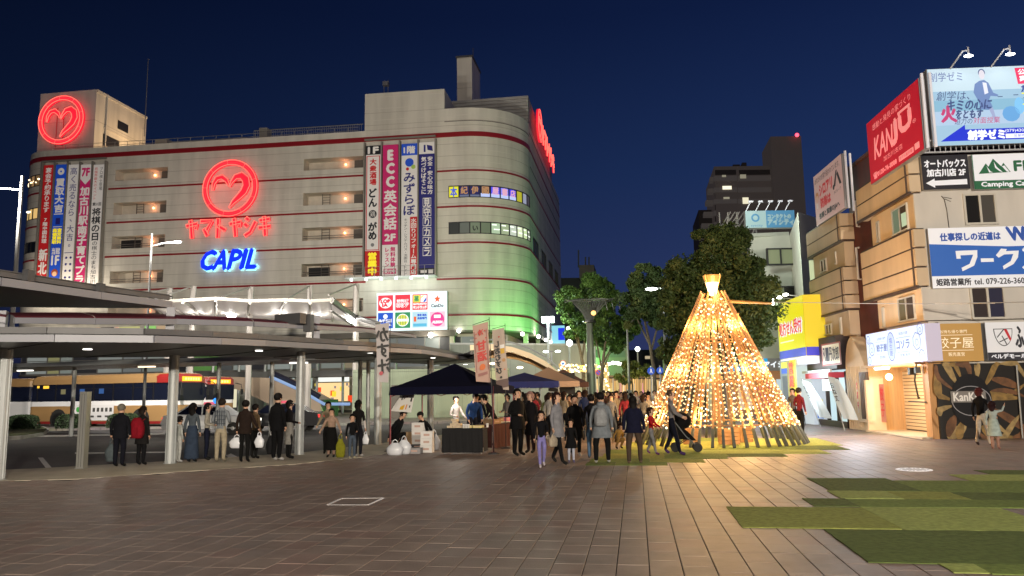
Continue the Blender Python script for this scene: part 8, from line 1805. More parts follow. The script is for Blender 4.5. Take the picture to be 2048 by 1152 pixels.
# poster board hanging in the tent
pc = atd(805, 806, 23.6); t = thing('stall_poster', 'tilted white poster with a yellow beer glass drawing hanging in the navy tent', 'poster', pc); p0, p1 = atd(803, 789, 23.4), atd(829, 788, 23.4); q0, q1 = atd(781, 822, 22.9), atd(822, 825, 22.9)
m = MB(); n_ = Vector((0, .015, 0)); m.hexa([q0, q1, q1+n_, q0+n_, p0, p1, p1+n_, p0+n_]); m.build('board', M('poster_white', (.68, .66, .62), .6), t)
def bil(u, v): a = p0.lerp(p1, u); b = q0.lerp(q1, u); return a.lerp(b, v)-n_*.5
def bquad(name, u0, v0, u1, v1, mt): m = MB(); m.add([bil(u0, v1), bil(u1, v1), bil(u1, v0), bil(u0, v0)], [(0, 1, 2, 3)]); m.build(name, mt, t)
bquad('print', .38, .62, .58, .88, M('beer_yellow', (.65, .38, .02), .5)); bquad('print', .42, .5, .56, .62, M('beer_orange', (.6, .2, .05), .5)); bquad('print', .66, .58, .72, .86, M('beer_orange', (.6, .2, .05), .5))
for k, u in enumerate((.2, .34, .48, .62)): bquad('lettering', u, .12+.05*(k % 2), u+.09, .34, M('ink', (.02, .02, .02), .5))
bquad('lettering', .82, .2, .92, .42, M('ink', (.02, .02, .02), .5)); bquad('lettering', .84, .62, .9, .75, M('ink', (.02, .02, .02), .5))
# tall flags (seen from behind, so the writing is reversed)
def nobori(label, tl, tr, bl_, br_, Zf, base, body, texts, group='tall nobori flags by the stalls', pole_side='r', bandc=None):
 A, B, C_, D_ = atd(*tl, Zf), atd(*tr, Zf), atd(*br_, Zf), atd(*bl_, Zf); t = thing('nobori_flag', label, 'flag', base, 0, group)
 Nn = 14; m = MB(); vs = []
 wv = lambda u, v: .035*sin(7*v+3*u)*(1-u*.6)
 for i in range(Nn+1):
  for j in range(7): u, v = j/6, i/Nn; vs.append(A.lerp(B, u).lerp(D_.lerp(C_, u), v)+Vector((0, wv(u, v), 0)))
 m.add(vs, [(i*7+j, i*7+j+1, (i+1)*7+j+1, (i+1)*7+j) for i in range(Nn) for j in range(6)]); m.build('cloth', body, t, smooth=True)
 W, H = (B-A).length, (D_-A).length; pn = Panel(t, A+Vector((0, -.06, 0)), (B-A), (D_-A), W, H, .004)
 for tx in texts:
  if tx[0] == 'T': pn.text(tx[1], *tx[2], tx[3], 1, tx[4], vert=True, mirror=True)
  elif tx[0] == 'R': pn.rect(*tx[1], tx[2], tx[3])
  elif tx[0] == 'D': pn.disc(*tx[1], tx[2], tx[3])
 pn.flush()
 top = B+Vector((.03, .02, .12)); m = MB(); m.tube([(base.x, base.y, 0), top], [.014, .010], 6); m.build('pole', M('flag_pole', (.03, .03, .035), .5), t)
 m = MB(); m.tube([top-Vector((0, 0, .06)), A+Vector((0, 0, .03))], .008, 4); m.build('top_bar', M('flag_pole', (.03, .03, .035), .5), t)
 m = MB(); m.lathe([(.16, 0), (.16, .02), (.05, .05)], (base.x, base.y, 0), 14); m.build('base', M('flag_base', (.05, .05, .055), .5), t); return t
INKM = M('ink', (.02, .02, .02), .5); REDI = M('ink_red', (.55, .05, .04), .6); ORI = M('ink_orange', (.65, .16, .04), .6)
nobori('white nobori flag with big black brush characters left of the navy tent', (750, 650), (778, 645), (757, 764), (777, 765), 22.3, G(779, 903), M('flag_white', (.50, .46, .46), .8), [('T', 'かす汁', (.08, .06, .95, .88), INKM, .018), ('D', (.28, .86, .14), M('seal_pink', (.5, .10, .12), .6), 2)])
nobori('pink striped nobori flag with red characters over the tent corner', (945, 652), (976, 643), (952, 763), (981, 765), 21.8, G(988, 908), M('flag_pink', (.50, .33, .27), .8), [('T', '甘酒', (.22, .30, .80, .68), REDI, .012), ('D', (.5, .78, .19), ORI, 1), ('T', '冷', (.34, .10, .66, .22), REDI, .008), ('R', (.10, .12, .14, .85), M('flag_stripe', (.35, .17, .15), .8), .6), ('R', (.86, .12, .90, .85), M('flag_stripe', (.35, .17, .15), .8), .6), ('R', (.2, .88, .8, .93), M('flag_stripe', (.35, .17, .15), .8), .6)]+[('D', (x, y, .04), REDI, 1) for x, y in ((.22, .17), (.78, .15), (.2, .24), (.82, .28))])
nobori('cream nobori flag with drawings of beer and black characters right of the pink one', (984, 660), (1008, 655), (994, 778), (1018, 780), 23.2, G(1012, 897), M('flag_cream', (.50, .41, .34), .8), [('T', 'しおむすび', (.08, .20, .54, .76), INKM, .012), ('R', (.56, .28, .92, .34), M('foam_white', (.8, .8, .78), .6), 1), ('R', (.58, .34, .90, .43), M('beer_yellow', (.65, .38, .02), .5), 1), ('D', (.78, .54, .14), M('tan_print', (.5, .28, .12), .6), 1), ('D', (.8, .70, .06), ORI, 1), ('D', (.55, .14, .06), REDI, 1), ('R', (.0, .86, 1, 1), M('flag_band', (.16, .11, .10), .8), 1), ('D', (.45, .82, .10), INKM, 2)])

# ================================================================== PEOPLE
SKIN = M('skin', (.46, .27, .18), .55); SKIN2 = M('skin_lit', (.52, .32, .22), .55)
def cm(name, c, r=.9):
 k = .4 if max(c) < .06 else .82
 return M(name, tuple(v*k for v in c), r, noise=.18, nsc=12, spec=.15, bump=.25, bsc=9)
def skin_mesh(V, Eg, root=0):
 me = bpy.data.meshes.new('tmp'); me.from_pydata([v[0] for v in V], Eg, []); ob = bpy.data.objects.new('tmp', me); COL.objects.link(ob)
 md = ob.modifiers.new('s', 'SKIN'); md.use_smooth_shade = True; md.branch_smoothing = .6; sv = me.skin_vertices[0].data if len(me.skin_vertices) else None
 if sv is None: return None
 for i, v in enumerate(V): sv[i].radius = v[1]; sv[i].use_root = (i == root)
 sd = ob.modifiers.new('d', 'SUBSURF'); sd.levels = 1
 return ob
_bodycache = {}
def body_geo(key, J, Eg, zones):
 """grow one continuous surface over the joints; returns verts, faces, zone per face"""
 if key in _bodycache: return _bodycache[key]
 me = bpy.data.meshes.new('tmp'); me.from_pydata([j[0] for j in J], Eg, []); ob = bpy.data.objects.new('tmp', me); COL.objects.link(ob)
 bpy.context.view_layer.objects.active = ob
 md = ob.modifiers.new('s', 'SKIN'); md.branch_smoothing = .5
 if not me.skin_vertices: bpy.ops.mesh.customdata_skin_add()
 for i, j in enumerate(J): me.skin_vertices[0].data[i].radius = j[1]; me.skin_vertices[0].data[i].use_root = (i == 0)
 sd = ob.modifiers.new('d', 'SUBSURF'); sd.levels = 1; sd.render_levels = 1
 dg = bpy.context.evaluated_depsgraph_get(); ev = ob.evaluated_get(dg); m2 = ev.to_mesh(); vs = [tuple(v.co) for v in m2.vertices]; fs = [tuple(p.vertices) for p in m2.polygons]; zo = []
 seg = [(Vector(J[a][0]), Vector(J[b][0]), z) for (a, b), z in zip(Eg, zones)]
 for p in m2.polygons:
  c = p.center; best = (9, None)
  for a, b, z in seg:
   ab = b-a; u = max(0, min(1, (c-a).dot(ab)/max(ab.length_squared, 1e-9))); d = (c-(a+ab*u)).length
   if d < best[0]: best = (d, z)
  zo.append(best[1])
 ev.to_mesh_clear(); bpy.data.objects.remove(ob); bpy.data.meshes.remove(me); _bodycache[key] = (vs, fs, zo); return vs, fs, zo
def joints(pose, child, arms):
 hk = 1.36 if child else 1.14; hz = .845 if not child else .815
 J = {}; J['pel'] = ((0, 0, .52), (.078, .056)); J['wai'] = ((0, .0, .61), (.070, .050)); J['che'] = ((0, 0, .71), (.088, .058)); J['upp'] = ((0, .003, .785), (.070, .046))
 J['nec'] = ((0, 0, hz), (.030*hk, .030*hk)); J['jaw'] = ((0, -.008*hk, hz+.032*hk), (.034*hk, .038*hk)); J['hea'] = ((0, -.002, hz+.072*hk), (.044*hk, .052*hk)); J['cro'] = ((0, .004, hz+.108*hk), (.034*hk, .040*hk))
 aL, aR = arms
 def arm(s, kind):
  if kind == 'down': e, w = (s*.128, .012, .635), (s*.135, -.015, .50)
  elif kind == 'bent': e, w = (s*.128, .02, .64), (s*.085, -.12, .61)
  elif kind == 'up': e, w = (s*.125, -.02, .65), (s*.06, -.10, .76)
  elif kind == 'out': e, w = (s*.15, -.02, .64), (s*.20, -.06, .53)
  elif kind == 'fwd': e, w = (s*.12, -.05, .65), (s*.11, -.17, .58)
  elif kind == 'back': e, w = (s*.125, .07, .65), (s*.125, .10, .53)
  elif kind == 'high': e, w = (s*.17, -.03, .80), (s*.21, -.05, .90)
  J['sh%d' % s] = ((s*.088, .003, .785), (.034, .034)); J['el%d' % s] = (e, (.027, .027)); J['wr%d' % s] = (w, (.018, .018))
  d = (Vector(w)-Vector(e)).normalized(); J['ha%d' % s] = (tuple(Vector(w)+d*.035), (.016, .011))
 arm(-1, aL); arm(1, aR)
 kn, an = {'stand': ((0, 0), (0, 0)), 'walk': ((-.06, .03), (-.12, .13)), 'wide': ((-.02, .01), (-.03, .03)), 'lean': ((0, 0), (.01, .01)), 'crouch': ((-.13, -.12), (.0, .02))}[pose]
 for s, k, a in ((-1, kn[0], an[0]), (1, kn[1], an[1])):
  w = .052 if pose != 'wide' else .075; J['hi%d' % s] = ((s*.046, 0, .495), (.058, .056)); J['kn%d' % s] = ((s*w, k-.006, .28), (.038, .040)); J['an%d' % s] = ((s*w, a+.01, .05), (.026, .028)); J['to%d' % s] = ((s*(w+.008), a-.075, .022), (.026, .018))
 if pose == 'walk': J['an1'] = ((.052, .12, .085), (.026, .028)); J['to1'] = ((.054, .055, .03), (.024, .018))
 def mv(names, f):
  for n in names:
   if n in J: J[n] = (tuple(f(Vector(J[n][0]))), J[n][1])
 up = ['wai', 'che', 'upp', 'nec', 'jaw', 'hea', 'cro', 'sh-1', 'sh1', 'el-1', 'el1', 'wr-1', 'wr1', 'ha-1', 'ha1']
 if pose == 'lean':
  R = Matrix.Rotation(radians(32), 3, 'X'); mv(up, lambda v: R @ (v-Vector((0, 0, .52)))+Vector((0, 0, .52)))
  J['hea'] = (tuple(Vector(J['hea'][0])+Vector((0, -.0, .01))), J['hea'][1])
 if pose == 'crouch':
  R = Matrix.Rotation(radians(28), 3, 'X'); mv(up, lambda v: R @ (v-Vector((0, 0, .52)))+Vector((0, 0, .52)))
  mv(up+['pel', 'hi-1', 'hi1'], lambda v: v-Vector((0, -.06, .30))); 
  for s in (-1, 1): J['kn%d' % s] = ((s*.08, -.13, .27), (.040, .040)); J['an%d' % s] = ((s*.07, .02, .05), (.026, .028)); J['to%d' % s] = ((s*.075, -.06, .022), (.024, .018))
 return J
ED = [('pel', 'wai', 'top'), ('wai', 'che', 'top'), ('che', 'upp', 'top'), ('upp', 'nec', 'top'), ('nec', 'jaw', 'skin'), ('jaw', 'hea', 'skin'), ('hea', 'cro', 'skin')]
for s in ('-1', '1'): ED += [('upp', 'sh'+s, 'top'), ('sh'+s, 'el'+s, 'top'), ('el'+s, 'wr'+s, 'sleeve'), ('wr'+s, 'ha'+s, 'skin'), ('pel', 'hi'+s, 'leg'), ('hi'+s, 'kn'+s, 'leg'), ('kn'+s, 'an'+s, 'leg'), ('an'+s, 'to'+s, 'shoe')]
def person(label, px, py, top_y, rz, pose='stand', top=(.03, .03, .035), leg=(.02, .02, .03), shoe=(.02, .02, .02), hair='short', hairc=(.012, .009, .008), arms=('down', 'down'), coat=None, skirt=None, hood=None, child=False, Zf=None, H=None, group=None, z0=0.0, sleeve=None, skin=SKIN, wide=1.0, cap=None):
 if Zf: q = atd(px, 800, Zf); x, y = q.x, q.y
 else: q = G(px, py, z0); x, y = q.x, q.y
 if H is None: H = max(.8, zat(px, top_y, x, y)-z0)
 if pose == 'crouch': H = H/.73
 if pose == 'lean': H = H/.94
 J = joints(pose, child, arms); names = list(J); idx = {n: i for i, n in enumerate(names)}
 Eg = [(idx[a], idx[b]) for a, b, _ in ED]; zn_ = [z for _, _, z in ED]
 vs, fs, zo = body_geo((pose, child, arms), [J[n] for n in names], Eg, zn_)
 t = thing('person', label, 'person', (x, y, z0), rz, group, True); mt = {'top': cm('cloth_top', top), 'sleeve': cm('cloth_top', sleeve or top), 'leg': cm('cloth_leg', leg), 'shoe': cm('shoe', shoe, .6), 'skin': skin}
 mb = MB(); mb.v = [(a*H*wide, b*H*wide, c*H) for a, b, c in vs]; mb.f = list(fs); mb.mi = [mb._m(mt[z]) for z in zo]
 hd = Vector(J['hea'][0]); jw = Vector(J['jaw'][0]); upv = (hd-jw).normalized(); hk = 1.36 if child else 1.14; fw = Vector((0, -1, 0)); fw = (fw-upv*fw.dot(upv)).normalized(); rt = Vector((1, 0, 0))
 eye = M('eye_dark', (.01, .008, .008), .3); lip = M('lips', (.35, .10, .09), .5)
 for s in (-1, 1):
  mb.ball(tuple((hd+fw*.050*hk+rt*s*.018*hk-upv*.004)*H), .0055*hk*H, 6, 4, eye); mb.ball(tuple((hd-upv*.008+rt*s*.046*hk+fw*-.002)*H), .010*hk*H, 6, 4, skin, (.5, .8, 1.2))
 mb.ball(tuple((hd+fw*.056*hk-upv*.016*hk)*H), .008*hk*H, 6, 4, skin, (.8, 1, 1.3)); mb.ball(tuple((hd+fw*.045*hk-upv*.036*hk)*H), .009*hk*H, 6, 4, lip, (1.3, .6, .4))
 for s in ('-1', '1'):
  h0 = Vector(J['ha'+s][0]); d = (h0-Vector(J['wr'+s][0])).normalized(); sd = Vector((0, 1, 0)); sd = (sd-d*sd.dot(d)).normalized()
  for k, (o_, L) in enumerate(((-.011, .026), (-.004, .032), (.004, .030), (.011, .024))):
   b0 = h0+sd*o_; mb.tube([b0*H, (b0+d*L*.6+Vector((-int(s)*.002, 0, 0)))*H, (b0+d*L+Vector((-int(s)*.008, 0, 0)))*H], [.0045*H, .004*H, .003*H], 4, skin)
  mb.tube([(h0-d*.015-sd*.012)*H, (h0+d*.003-sd*.022)*H, (h0+d*.014-sd*.02)*H], [.0045*H, .004*H, .003*H], 4, skin)
 mb.build('body', None, t, loc=(0, 0, 0), smooth=True)
 # hair
 hc = cm('hair', hairc, .7); hb = MB(); c = hd+upv*.014*hk
 n, k = 14, 9; R_ = (.054*hk, .060*hk, .056*hk)
 if hair in ('bald',): R_ = (.050*hk, .055*hk, .050*hk)
 vv = []; keep = []
 for i in range(k+1):
  th = pi*i/k
  for j in range(n): ph = 2*pi*j/n; vv.append(Vector((sin(th)*cos(ph)*R_[0], sin(th)*sin(ph)*R_[1], cos(th)*R_[2])))
 for i in range(k):
  for j in range(n):
   ids = (i*n+j, i*n+(j+1) % n, (i+1)*n+(j+1) % n, (i+1)*n+j); cc = sum((vv[q] for q in ids), Vector())/4
   if cc.y < -.016*hk and cc.z < .018*hk: continue
   if cc.z < -.036*hk: continue
   keep.append(ids)
 Mh = Matrix((rt, -fw, upv)).transposed(); base_i = len(hb.v)
 hb.add([tuple((c+Mh @ v)*H) for v in vv], keep)
 if hair in ('long', 'verylong', 'bob'):
  L = {'bob': .045, 'long': .11, 'verylong': .17}[hair]; q = [c-fw*.028*hk+upv*.02, c-fw*.036*hk-upv*L*.5, c-fw*.030*hk-upv*(L+.03)]
  r_ = [.045*hk, .048*hk, .018*hk if hair != 'bob' else .04]; mbx = MB(); mbx.tube([p*H for p in q], [a*H for a in r_], 10); 
  cx0 = q[1]*H; hb.add([((v[0]-cx0.x)*1.15+cx0.x, (v[1]-cx0.y)*.62+cx0.y, v[2]) for v in mbx.v], mbx.f)
 if hair == 'bun': hb.ball(tuple((c-fw*.05*hk+upv*.03*hk)*H), .026*H, 8, 6)
 if hair == 'tail': hb.tube([(c-fw*.05*hk+upv*.02)*H, (c-fw*.08*hk-upv*.03)*H, (c-fw*.06*hk-upv*.10)*H], [.018*H, .022*H, .008*H], 6)
 hb.build('hair' if cap is None else 'hat', hc if cap is None else cm('hat', cap), t, loc=(0, 0, 0), smooth=True)
 def lath(name, prof, col, cy=0):
  m = MB(); n = 20; vs = []
  for i, (z, rx, ry) in enumerate(prof):
   for j in range(n):
    a = 2*pi*j/n; w = 1+.05*sin(a*5+z*20)*(i/len(prof)); vs.append((rx*cos(a)*w*H*wide, (ry*sin(a)*w+cy)*H*wide, z*H))
  m.add(vs, [(i*n+j, i*n+(j+1) % n, (i+1)*n+(j+1) % n, (i+1)*n+j) for i in range(len(prof)-1) for j in range(n)]); m.build(name, cm('cloth_'+name, col), t, loc=(0, 0, 0), smooth=True)
 oz = -.30 if pose == 'crouch' else 0; oy = .05 if pose == 'crouch' else 0
 if coat:
  hem, col, fl_ = coat; lath('coat', [(.80+oz, .060, .05), (.77+oz, .098, .066), (.70+oz, .105, .074), (.60+oz, .094, .070), (.52+oz, .106, .078), (hem+oz, fl_, fl_*.8)], col, oy)
 if skirt:
  hem, col, fl_ = skirt; lath('skirt', [(.62+oz, .078, .058), (.55+oz, .094, .072), ((.55+hem)/2+oz, (.094+fl_)/2, (.075+fl_*.85)/2), (hem+oz, fl_, fl_*.85)], col, oy)
 if hood: m = MB(); q = Vector(J['nec'][0]); m.ball(((q.x)*H, (q.y+.045)*H, (q.z-.015)*H), .055*H, 10, 6, sc=(1.1, .75, .7)); m.build('hood', cm('hood', hood), t, loc=(0, 0, 0), smooth=True)
 return t, J, H
def hand_pt(t, J, H, s):
 v = Vector(J['ha%d' % s][0])*H; a = t.rotation_euler.z; return Vector((t.location.x+v.x*cos(a)-v.y*sin(a), t.location.y+v.x*sin(a)+v.y*cos(a), t.location.z+v.z))
def heldbag(label, P, s, w, h, mat, group=None, name='shopping_bag', flat=.4, seed=1):
 t, J, H = P; q = hand_pt(t, J, H, s); z = q.z-.03-h; return bag(label, (q.x, q.y, max(z, .01)), w, h, mat, True, group, name, flat, t.rotation_euler.z, seed)
def backpack(label, P, mat, w=.3, h=.42):
 t, J, H = P; q = Vector(J['che'][0])*H; a = t.rotation_euler.z; oy = .068*H+.09; x, y = -oy*sin(a), oy*cos(a)
 b = thing('backpack', label, 'backpack', (t.location.x+x, t.location.y+y, t.location.z+q.z-h*.72), a, None, True); m = MB(); n, k = 12, 6; vs = []
 for i in range(k):
  f = i/(k-1); r = (.78, .98, 1, .96, .82, .45)[i]
  for j in range(n): th = 2*pi*j/n; vs.append((w/2*r*max(-1, min(1, cos(th)*1.2)), .10*r*max(-1, min(1, sin(th)*1.2)), h*f))
 m.add(vs, [(i*n+j, i*n+(j+1) % n, (i+1)*n+(j+1) % n, (i+1)*n+j) for i in range(k-1) for j in range(n)]+[tuple(range(n-1, -1, -1)), tuple(range((k-1)*n, k*n))]); m.build('pack', mat, b, loc=(0, 0, 0), smooth=True)
 m = MB(); m.box((0, .10, h*.35), (w*.6, .06, h*.35)); m.build('pocket', mat, b, loc=(0, 0, 0))
 for s in (-1, 1): m = MB(); m.tube([(s*w*.28, -.08, h*.85), (s*w*.32, -.2, h*1.0), (s*w*.30, -.30, h*.75), (s*w*.32, -.22, h*.2)], .014, 4); m.build('strap', mat, b, loc=(0, 0, 0))
 return b
D_ = .02
BK = pi
# --- waiting at the kerb, left
P = person('grey-haired man in a black suit seen from behind, leftmost at the kerb', 237, 934, 808, BK+.1, top=(.012, .013, .02), leg=(.012, .013, .025), hairc=(.16, .15, .12), coat=(.45, (.012, .013, .02), .10), wide=1.15)
heldbag('grey shoulder bag held by the grey-haired man', P, 1, .30, .55, cm('grey_bag', (.08, .10, .11)))
P = person('woman in a dark coat with a red backpack beside the grey-haired man', 281, 931, 812, BK-.1, top=(.02, .018, .018), leg=(.012, .012, .015), hairc=(.03, .018, .012), hair='bob', coat=(.36, (.022, .02, .02), .125))
backpack('big dark red backpack on the woman in the dark coat', P, cm('red_pack', (.22, .006, .015)), .36, .5)
person('child in a pale grey hoodie and white trousers next to the canopy post', 356, 925, 832, BK-.5, top=(.38, .40, .38), leg=(.45, .46, .44), shoe=(.5, .5, .5), child=True, hood=(.36, .38, .36))
person('woman with very long dark hair in a slate top and long navy skirt', 382, 925, 806, BK, top=(.07, .085, .10), leg=(.03, .04, .06), hair='verylong', skirt=(.07, (.03, .045, .075), .13))
person('person in a pale beige sweater turned sideways, left of the plaid shirt', 412, 921, 806, 2.0, top=(.34, .32, .27), leg=(.015, .02, .05), arms=('bent', 'bent'))
P = person('man in a grey checked shirt and beige trousers with a shoulder strap', 440, 924, 797, BK+.1, top=(.20, .22, .24), leg=(.36, .31, .22), shoe=(.3, .27, .2), hairc=(.03, .02, .015), arms=('bent', 'bent'), wide=1.1)
t_, J_, H_ = P; m = MB()
for k in range(5): m.box((-.12*H_/1.7+k*.06, .115, 1.13), (.012, .012, .40)); 
for k in range(4): m.box((0, .117, .98+k*.1), (.29, .010, .012))
m.parts('check_stripe', cm('check_dark', (.05, .06, .08)), t_); [setattr(c_, 'matrix_parent_inverse', Matrix()) for c_ in t_.children]
P = person('man in a dark brown jacket and black trousers carrying a bulging white bag', 488, 925, 800, BK+.15, top=(.045, .026, .02), leg=(.012, .012, .012), coat=(.46, (.04, .024, .018), .11), arms=('out', 'down'))
heldbag('bulging white plastic bag in the left hand of the brown-jacketed man', P, 1, .34, .34, PB, 'white bags carried at the kerb', seed=3); heldbag('small white bag hanging right of the brown-jacketed man', P, -1, .22, .4, PB, 'white bags carried at the kerb', seed=4)
person('person in an olive brown coat half hidden behind the man with the white bag', 508, 918, 808, BK-.4, top=(.12, .08, .045), leg=(.02, .02, .02))
P = person('tall man in a black suit with white shoes, the tallest at the kerb', 553, 922, 786, BK-.35, top=(.008, .008, .010), leg=(.008, .008, .010), shoe=(.45, .45, .45), coat=(.44, (.008, .008, .010), .105), wide=1.1)
heldbag('large dark tote bag held low beside the tall man in black', P, 1, .32, .62, cm('dark_tote', (.03, .03, .035)))
P = person('woman in a black top with a pale grey tote, right of the tall man', 577, 918, 800, 2.4, top=(.015, .013, .015), leg=(.015, .015, .015), hair='bob', arms=('bent', 'down'), skirt=(.25, (.25, .24, .22), .085))
heldbag('pale printed tote bag hanging from the arm of the woman in black', P, 1, .30, .42, cm('pale_tote', (.42, .42, .46)))
person('person in a tan jacket with a white face mask behind the beige sweater', 655, 908, 803, .3, top=(.24, .19, .12), leg=(.03, .03, .03), hair='short', arms=('out', 'down'))
P = person('woman in a beige sweater and wide black skirt looking down', 662, 915, 817, .1, top=(.33, .22, .16), leg=(.25, .16, .12), hair='short', arms=('out', 'out'), skirt=(.16, (.008, .008, .008), .145), wide=1.1)
heldbag('yellow-green cloth bag held by the woman in the black skirt', P, 1, .24, .62, cm('lime_bag', (.20, .20, .015)))
P = person('woman with long hair in a black vest over white sleeves', 716, 914, 800, BK-.2, top=(.015, .013, .013), sleeve=(.5, .48, .46), leg=(.02, .02, .03), hair='long', shoe=(.5, .48, .46))
heldbag('small pale plastic bag in the hand of the woman with white sleeves', P, -1, .18, .34, PB, 'white bags carried at the kerb', seed=6)
person('child in a black sweater and jeans standing in front of the white-sleeved woman', 704, 918, 828, .5, top=(.01, .01, .012), leg=(.06, .08, .11), shoe=(.4, .36, .25), child=True, arms=('down', 'bent'))
# --- stall
person('person in black bending down behind the cardboard box', 793, 880, 822, 1.3, 'crouch', top=(.008, .009, .012), leg=(.01, .01, .012), Zf=23.6, H=1.35)
person('person in black crouching under the tent behind the tubs', 850, 880, 838, -.4, 'crouch', top=(.010, .010, .012), leg=(.01, .01, .012), Zf=24.4, H=1.25)
person('woman in a white shirt with her hair up behind the black table', 912, 880, 797, .9, top=(.55, .50, .48), leg=(.05, .05, .06), hair='bun', Zf=24.0, H=1.58, arms=('bent', 'fwd'))
person('man in a blue hoodie leaning over the food trays', 944, 880, 790, .5, 'lean', top=(.015, .045, .15), leg=(.02, .02, .03), Zf=24.0, H=1.66, arms=('fwd', 'fwd'), hood=(.015, .04, .14), wide=1.1)
person('woman in black with a pink face looking left over the goods', 990, 880, 796, -1.2, 'lean', top=(.02, .012, .014), leg=(.02, .02, .02), Zf=24.6, H=1.6, arms=('fwd', 'bent'), hair='bob')
person('person in a grey patterned top behind the long white table', 1014, 880, 790, -.6, top=(.16, .14, .13), leg=(.03, .03, .03), Zf=27.5, H=1.62, hair='bob', arms=('bent', 'bent'))
person('person in navy at the back of the navy tent', 958, 880, 790, BK, top=(.01, .015, .035), leg=(.02, .02, .03), Zf=25.4, H=1.6)
# --- crowd by the stalls
CG = None
person('tall man in a long black coat facing right beside the flags', 1036, 912, 777, .9, top=(.008, .008, .009), leg=(.008, .008, .009), coat=(.40, (.008, .008, .009), .12), wide=1.15, arms=('bent', 'down'))
person('person with a pale pink headscarf and dark clothes behind the man in black', 1062, 907, 783, -.5, top=(.012, .010, .012), leg=(.03, .012, .015), hairc=(.28, .16, .14), hair='bob', coat=(.3, (.012, .010, .012), .11))
person('child in a black jacket and lilac trousers walking at the front of the crowd', 1084, 935, 818, .3, 'walk', top=(.008, .008, .012), leg=(.20, .18, .42), shoe=(.5, .45, .5), child=True, arms=('down', 'bent'), H=1.25)
P = person('woman with long brown hair in an open grey coat walking right', 1116, 929, 784, 1.1, 'walk', top=(.20, .20, .22), leg=(.01, .01, .012), hairc=(.035, .012, .010), hair='verylong', coat=(.38, (.19, .19, .205), .125))
heldbag('beige handbag swinging beside the woman in the grey coat', P, -1, .30, .32, cm('beige_bag', (.38, .32, .24)))
person('small child in a black dress and pale tights at the front', 1143, 926, 842, .2, top=(.01, .01, .012), leg=(.38, .40, .48), shoe=(.1, .08, .16), child=True, skirt=(.34, (.008, .008, .010), .15), H=1.02)
person('woman in a black coat with her face turned to the viewer', 1152, 913, 790, .2, top=(.008, .007, .008), leg=(.01, .01, .01), shoe=(.4, .38, .36), coat=(.30, (.008, .007, .008), .13), hairc=(.02, .012, .01), wide=1.1)
person('person in a dark jacket and blue jeans behind the light grey hooded coat', 1186, 918, 788, BK, top=(.012, .010, .012), leg=(.08, .14, .22), shoe=(.1, .12, .16))
P = person('woman in a long grey hooded coat and black trousers, white trainers', 1205, 927, 784, BK, 'wide', top=(.16, .18, .20), leg=(.010, .010, .010), shoe=(.62, .60, .58), hair='short', coat=(.36, (.155, .175, .195), .135), hood=(.18, .20, .22), wide=1.12)
backpack('light grey backpack on the woman in the long hooded coat', P, cm('grey_pack', (.24, .25, .26)), .30, .42)
person('child in a golden jacket crouching on the turf behind the crowd', 1238, 898, 832, .6, 'crouch', top=(.34, .20, .06), leg=(.3, .18, .06), child=True, H=.85, hairc=(.05, .02, .015), hair='bob')
person('woman with a black bob in a navy jacket over a white hem, brown trousers', 1270, 928, 792, BK, 'wide', top=(.012, .014, .045), leg=(.06, .04, .028), shoe=(.2, .14, .1), hair='long', coat=(.46, (.012, .014, .045), .13), wide=1.12)
person('girl in a bright red jacket and grey leggings reaching to the right', 1304, 910, 814, 1.2, 'walk', top=(.36, .006, .012), leg=(.18, .18, .19), shoe=(.1, .03, .12), child=True, arms=('fwd', 'fwd'), hair='long', hairc=(.03, .012, .01))
person('man in a grey sweatshirt pushing a black pushchair past the light tree', 1346, 911, 796, 1.45, 'walk', top=(.17, .16, .16), leg=(.008, .010, .025), shoe=(.05, .02, .1), hair='bald', hairc=(.07, .045, .03), arms=('fwd', 'fwd'), H=1.68)
c = G(1372, 905); t = thing('pushchair', 'black pushchair in front of the man in the grey sweatshirt', 'pushchair', (c.x, c.y, .022), 0, None, True); BLK = cm('pushchair_cloth', (.010, .009, .009))
m = MB(); m.hexa([(-.25, -.22, .35), (.28, -.22, .30), (.28, .22, .30), (-.25, .22, .35), (-.34, -.22, .85), (.05, -.22, .55), (.05, .22, .55), (-.34, .22, .85)]); m.build('seat', BLK, t, loc=(0, 0, 0))
m = MB(); m.ball((-.12, 0, .82), .32, 12, 8, sc=(.95, .75, .75)); m.build('hood', BLK, t, loc=(0, 0, 0), smooth=True)
for x in (-.28, .30):
 for y in (-.24, .24): m = MB(); m.lathe([(.11, -.02), (.12, 0), (.11, .02)], n=14); m.v = [(a+x, c_+y, b+.12) for a, b, c_ in m.v]; m.build('wheel', TYRE, t, loc=(0, 0, 0))
for y in (-.23, .23): m = MB(); m.tube([(.30, y, .14), (.0, y, .42), (-.38, y, .95), (-.50, y, 1.0)], .014, 5); m.tube([(-.28, y, .14), (.1, y, .38)], .014, 5); m.build('frame', FRAME, t, loc=(0, 0, 0))
m = MB(); m.tube([(-.50, -.23, 1.0), (-.50, .23, 1.0)], .018, 6); m.build('handlebar', FRAME, t, loc=(0, 0, 0))
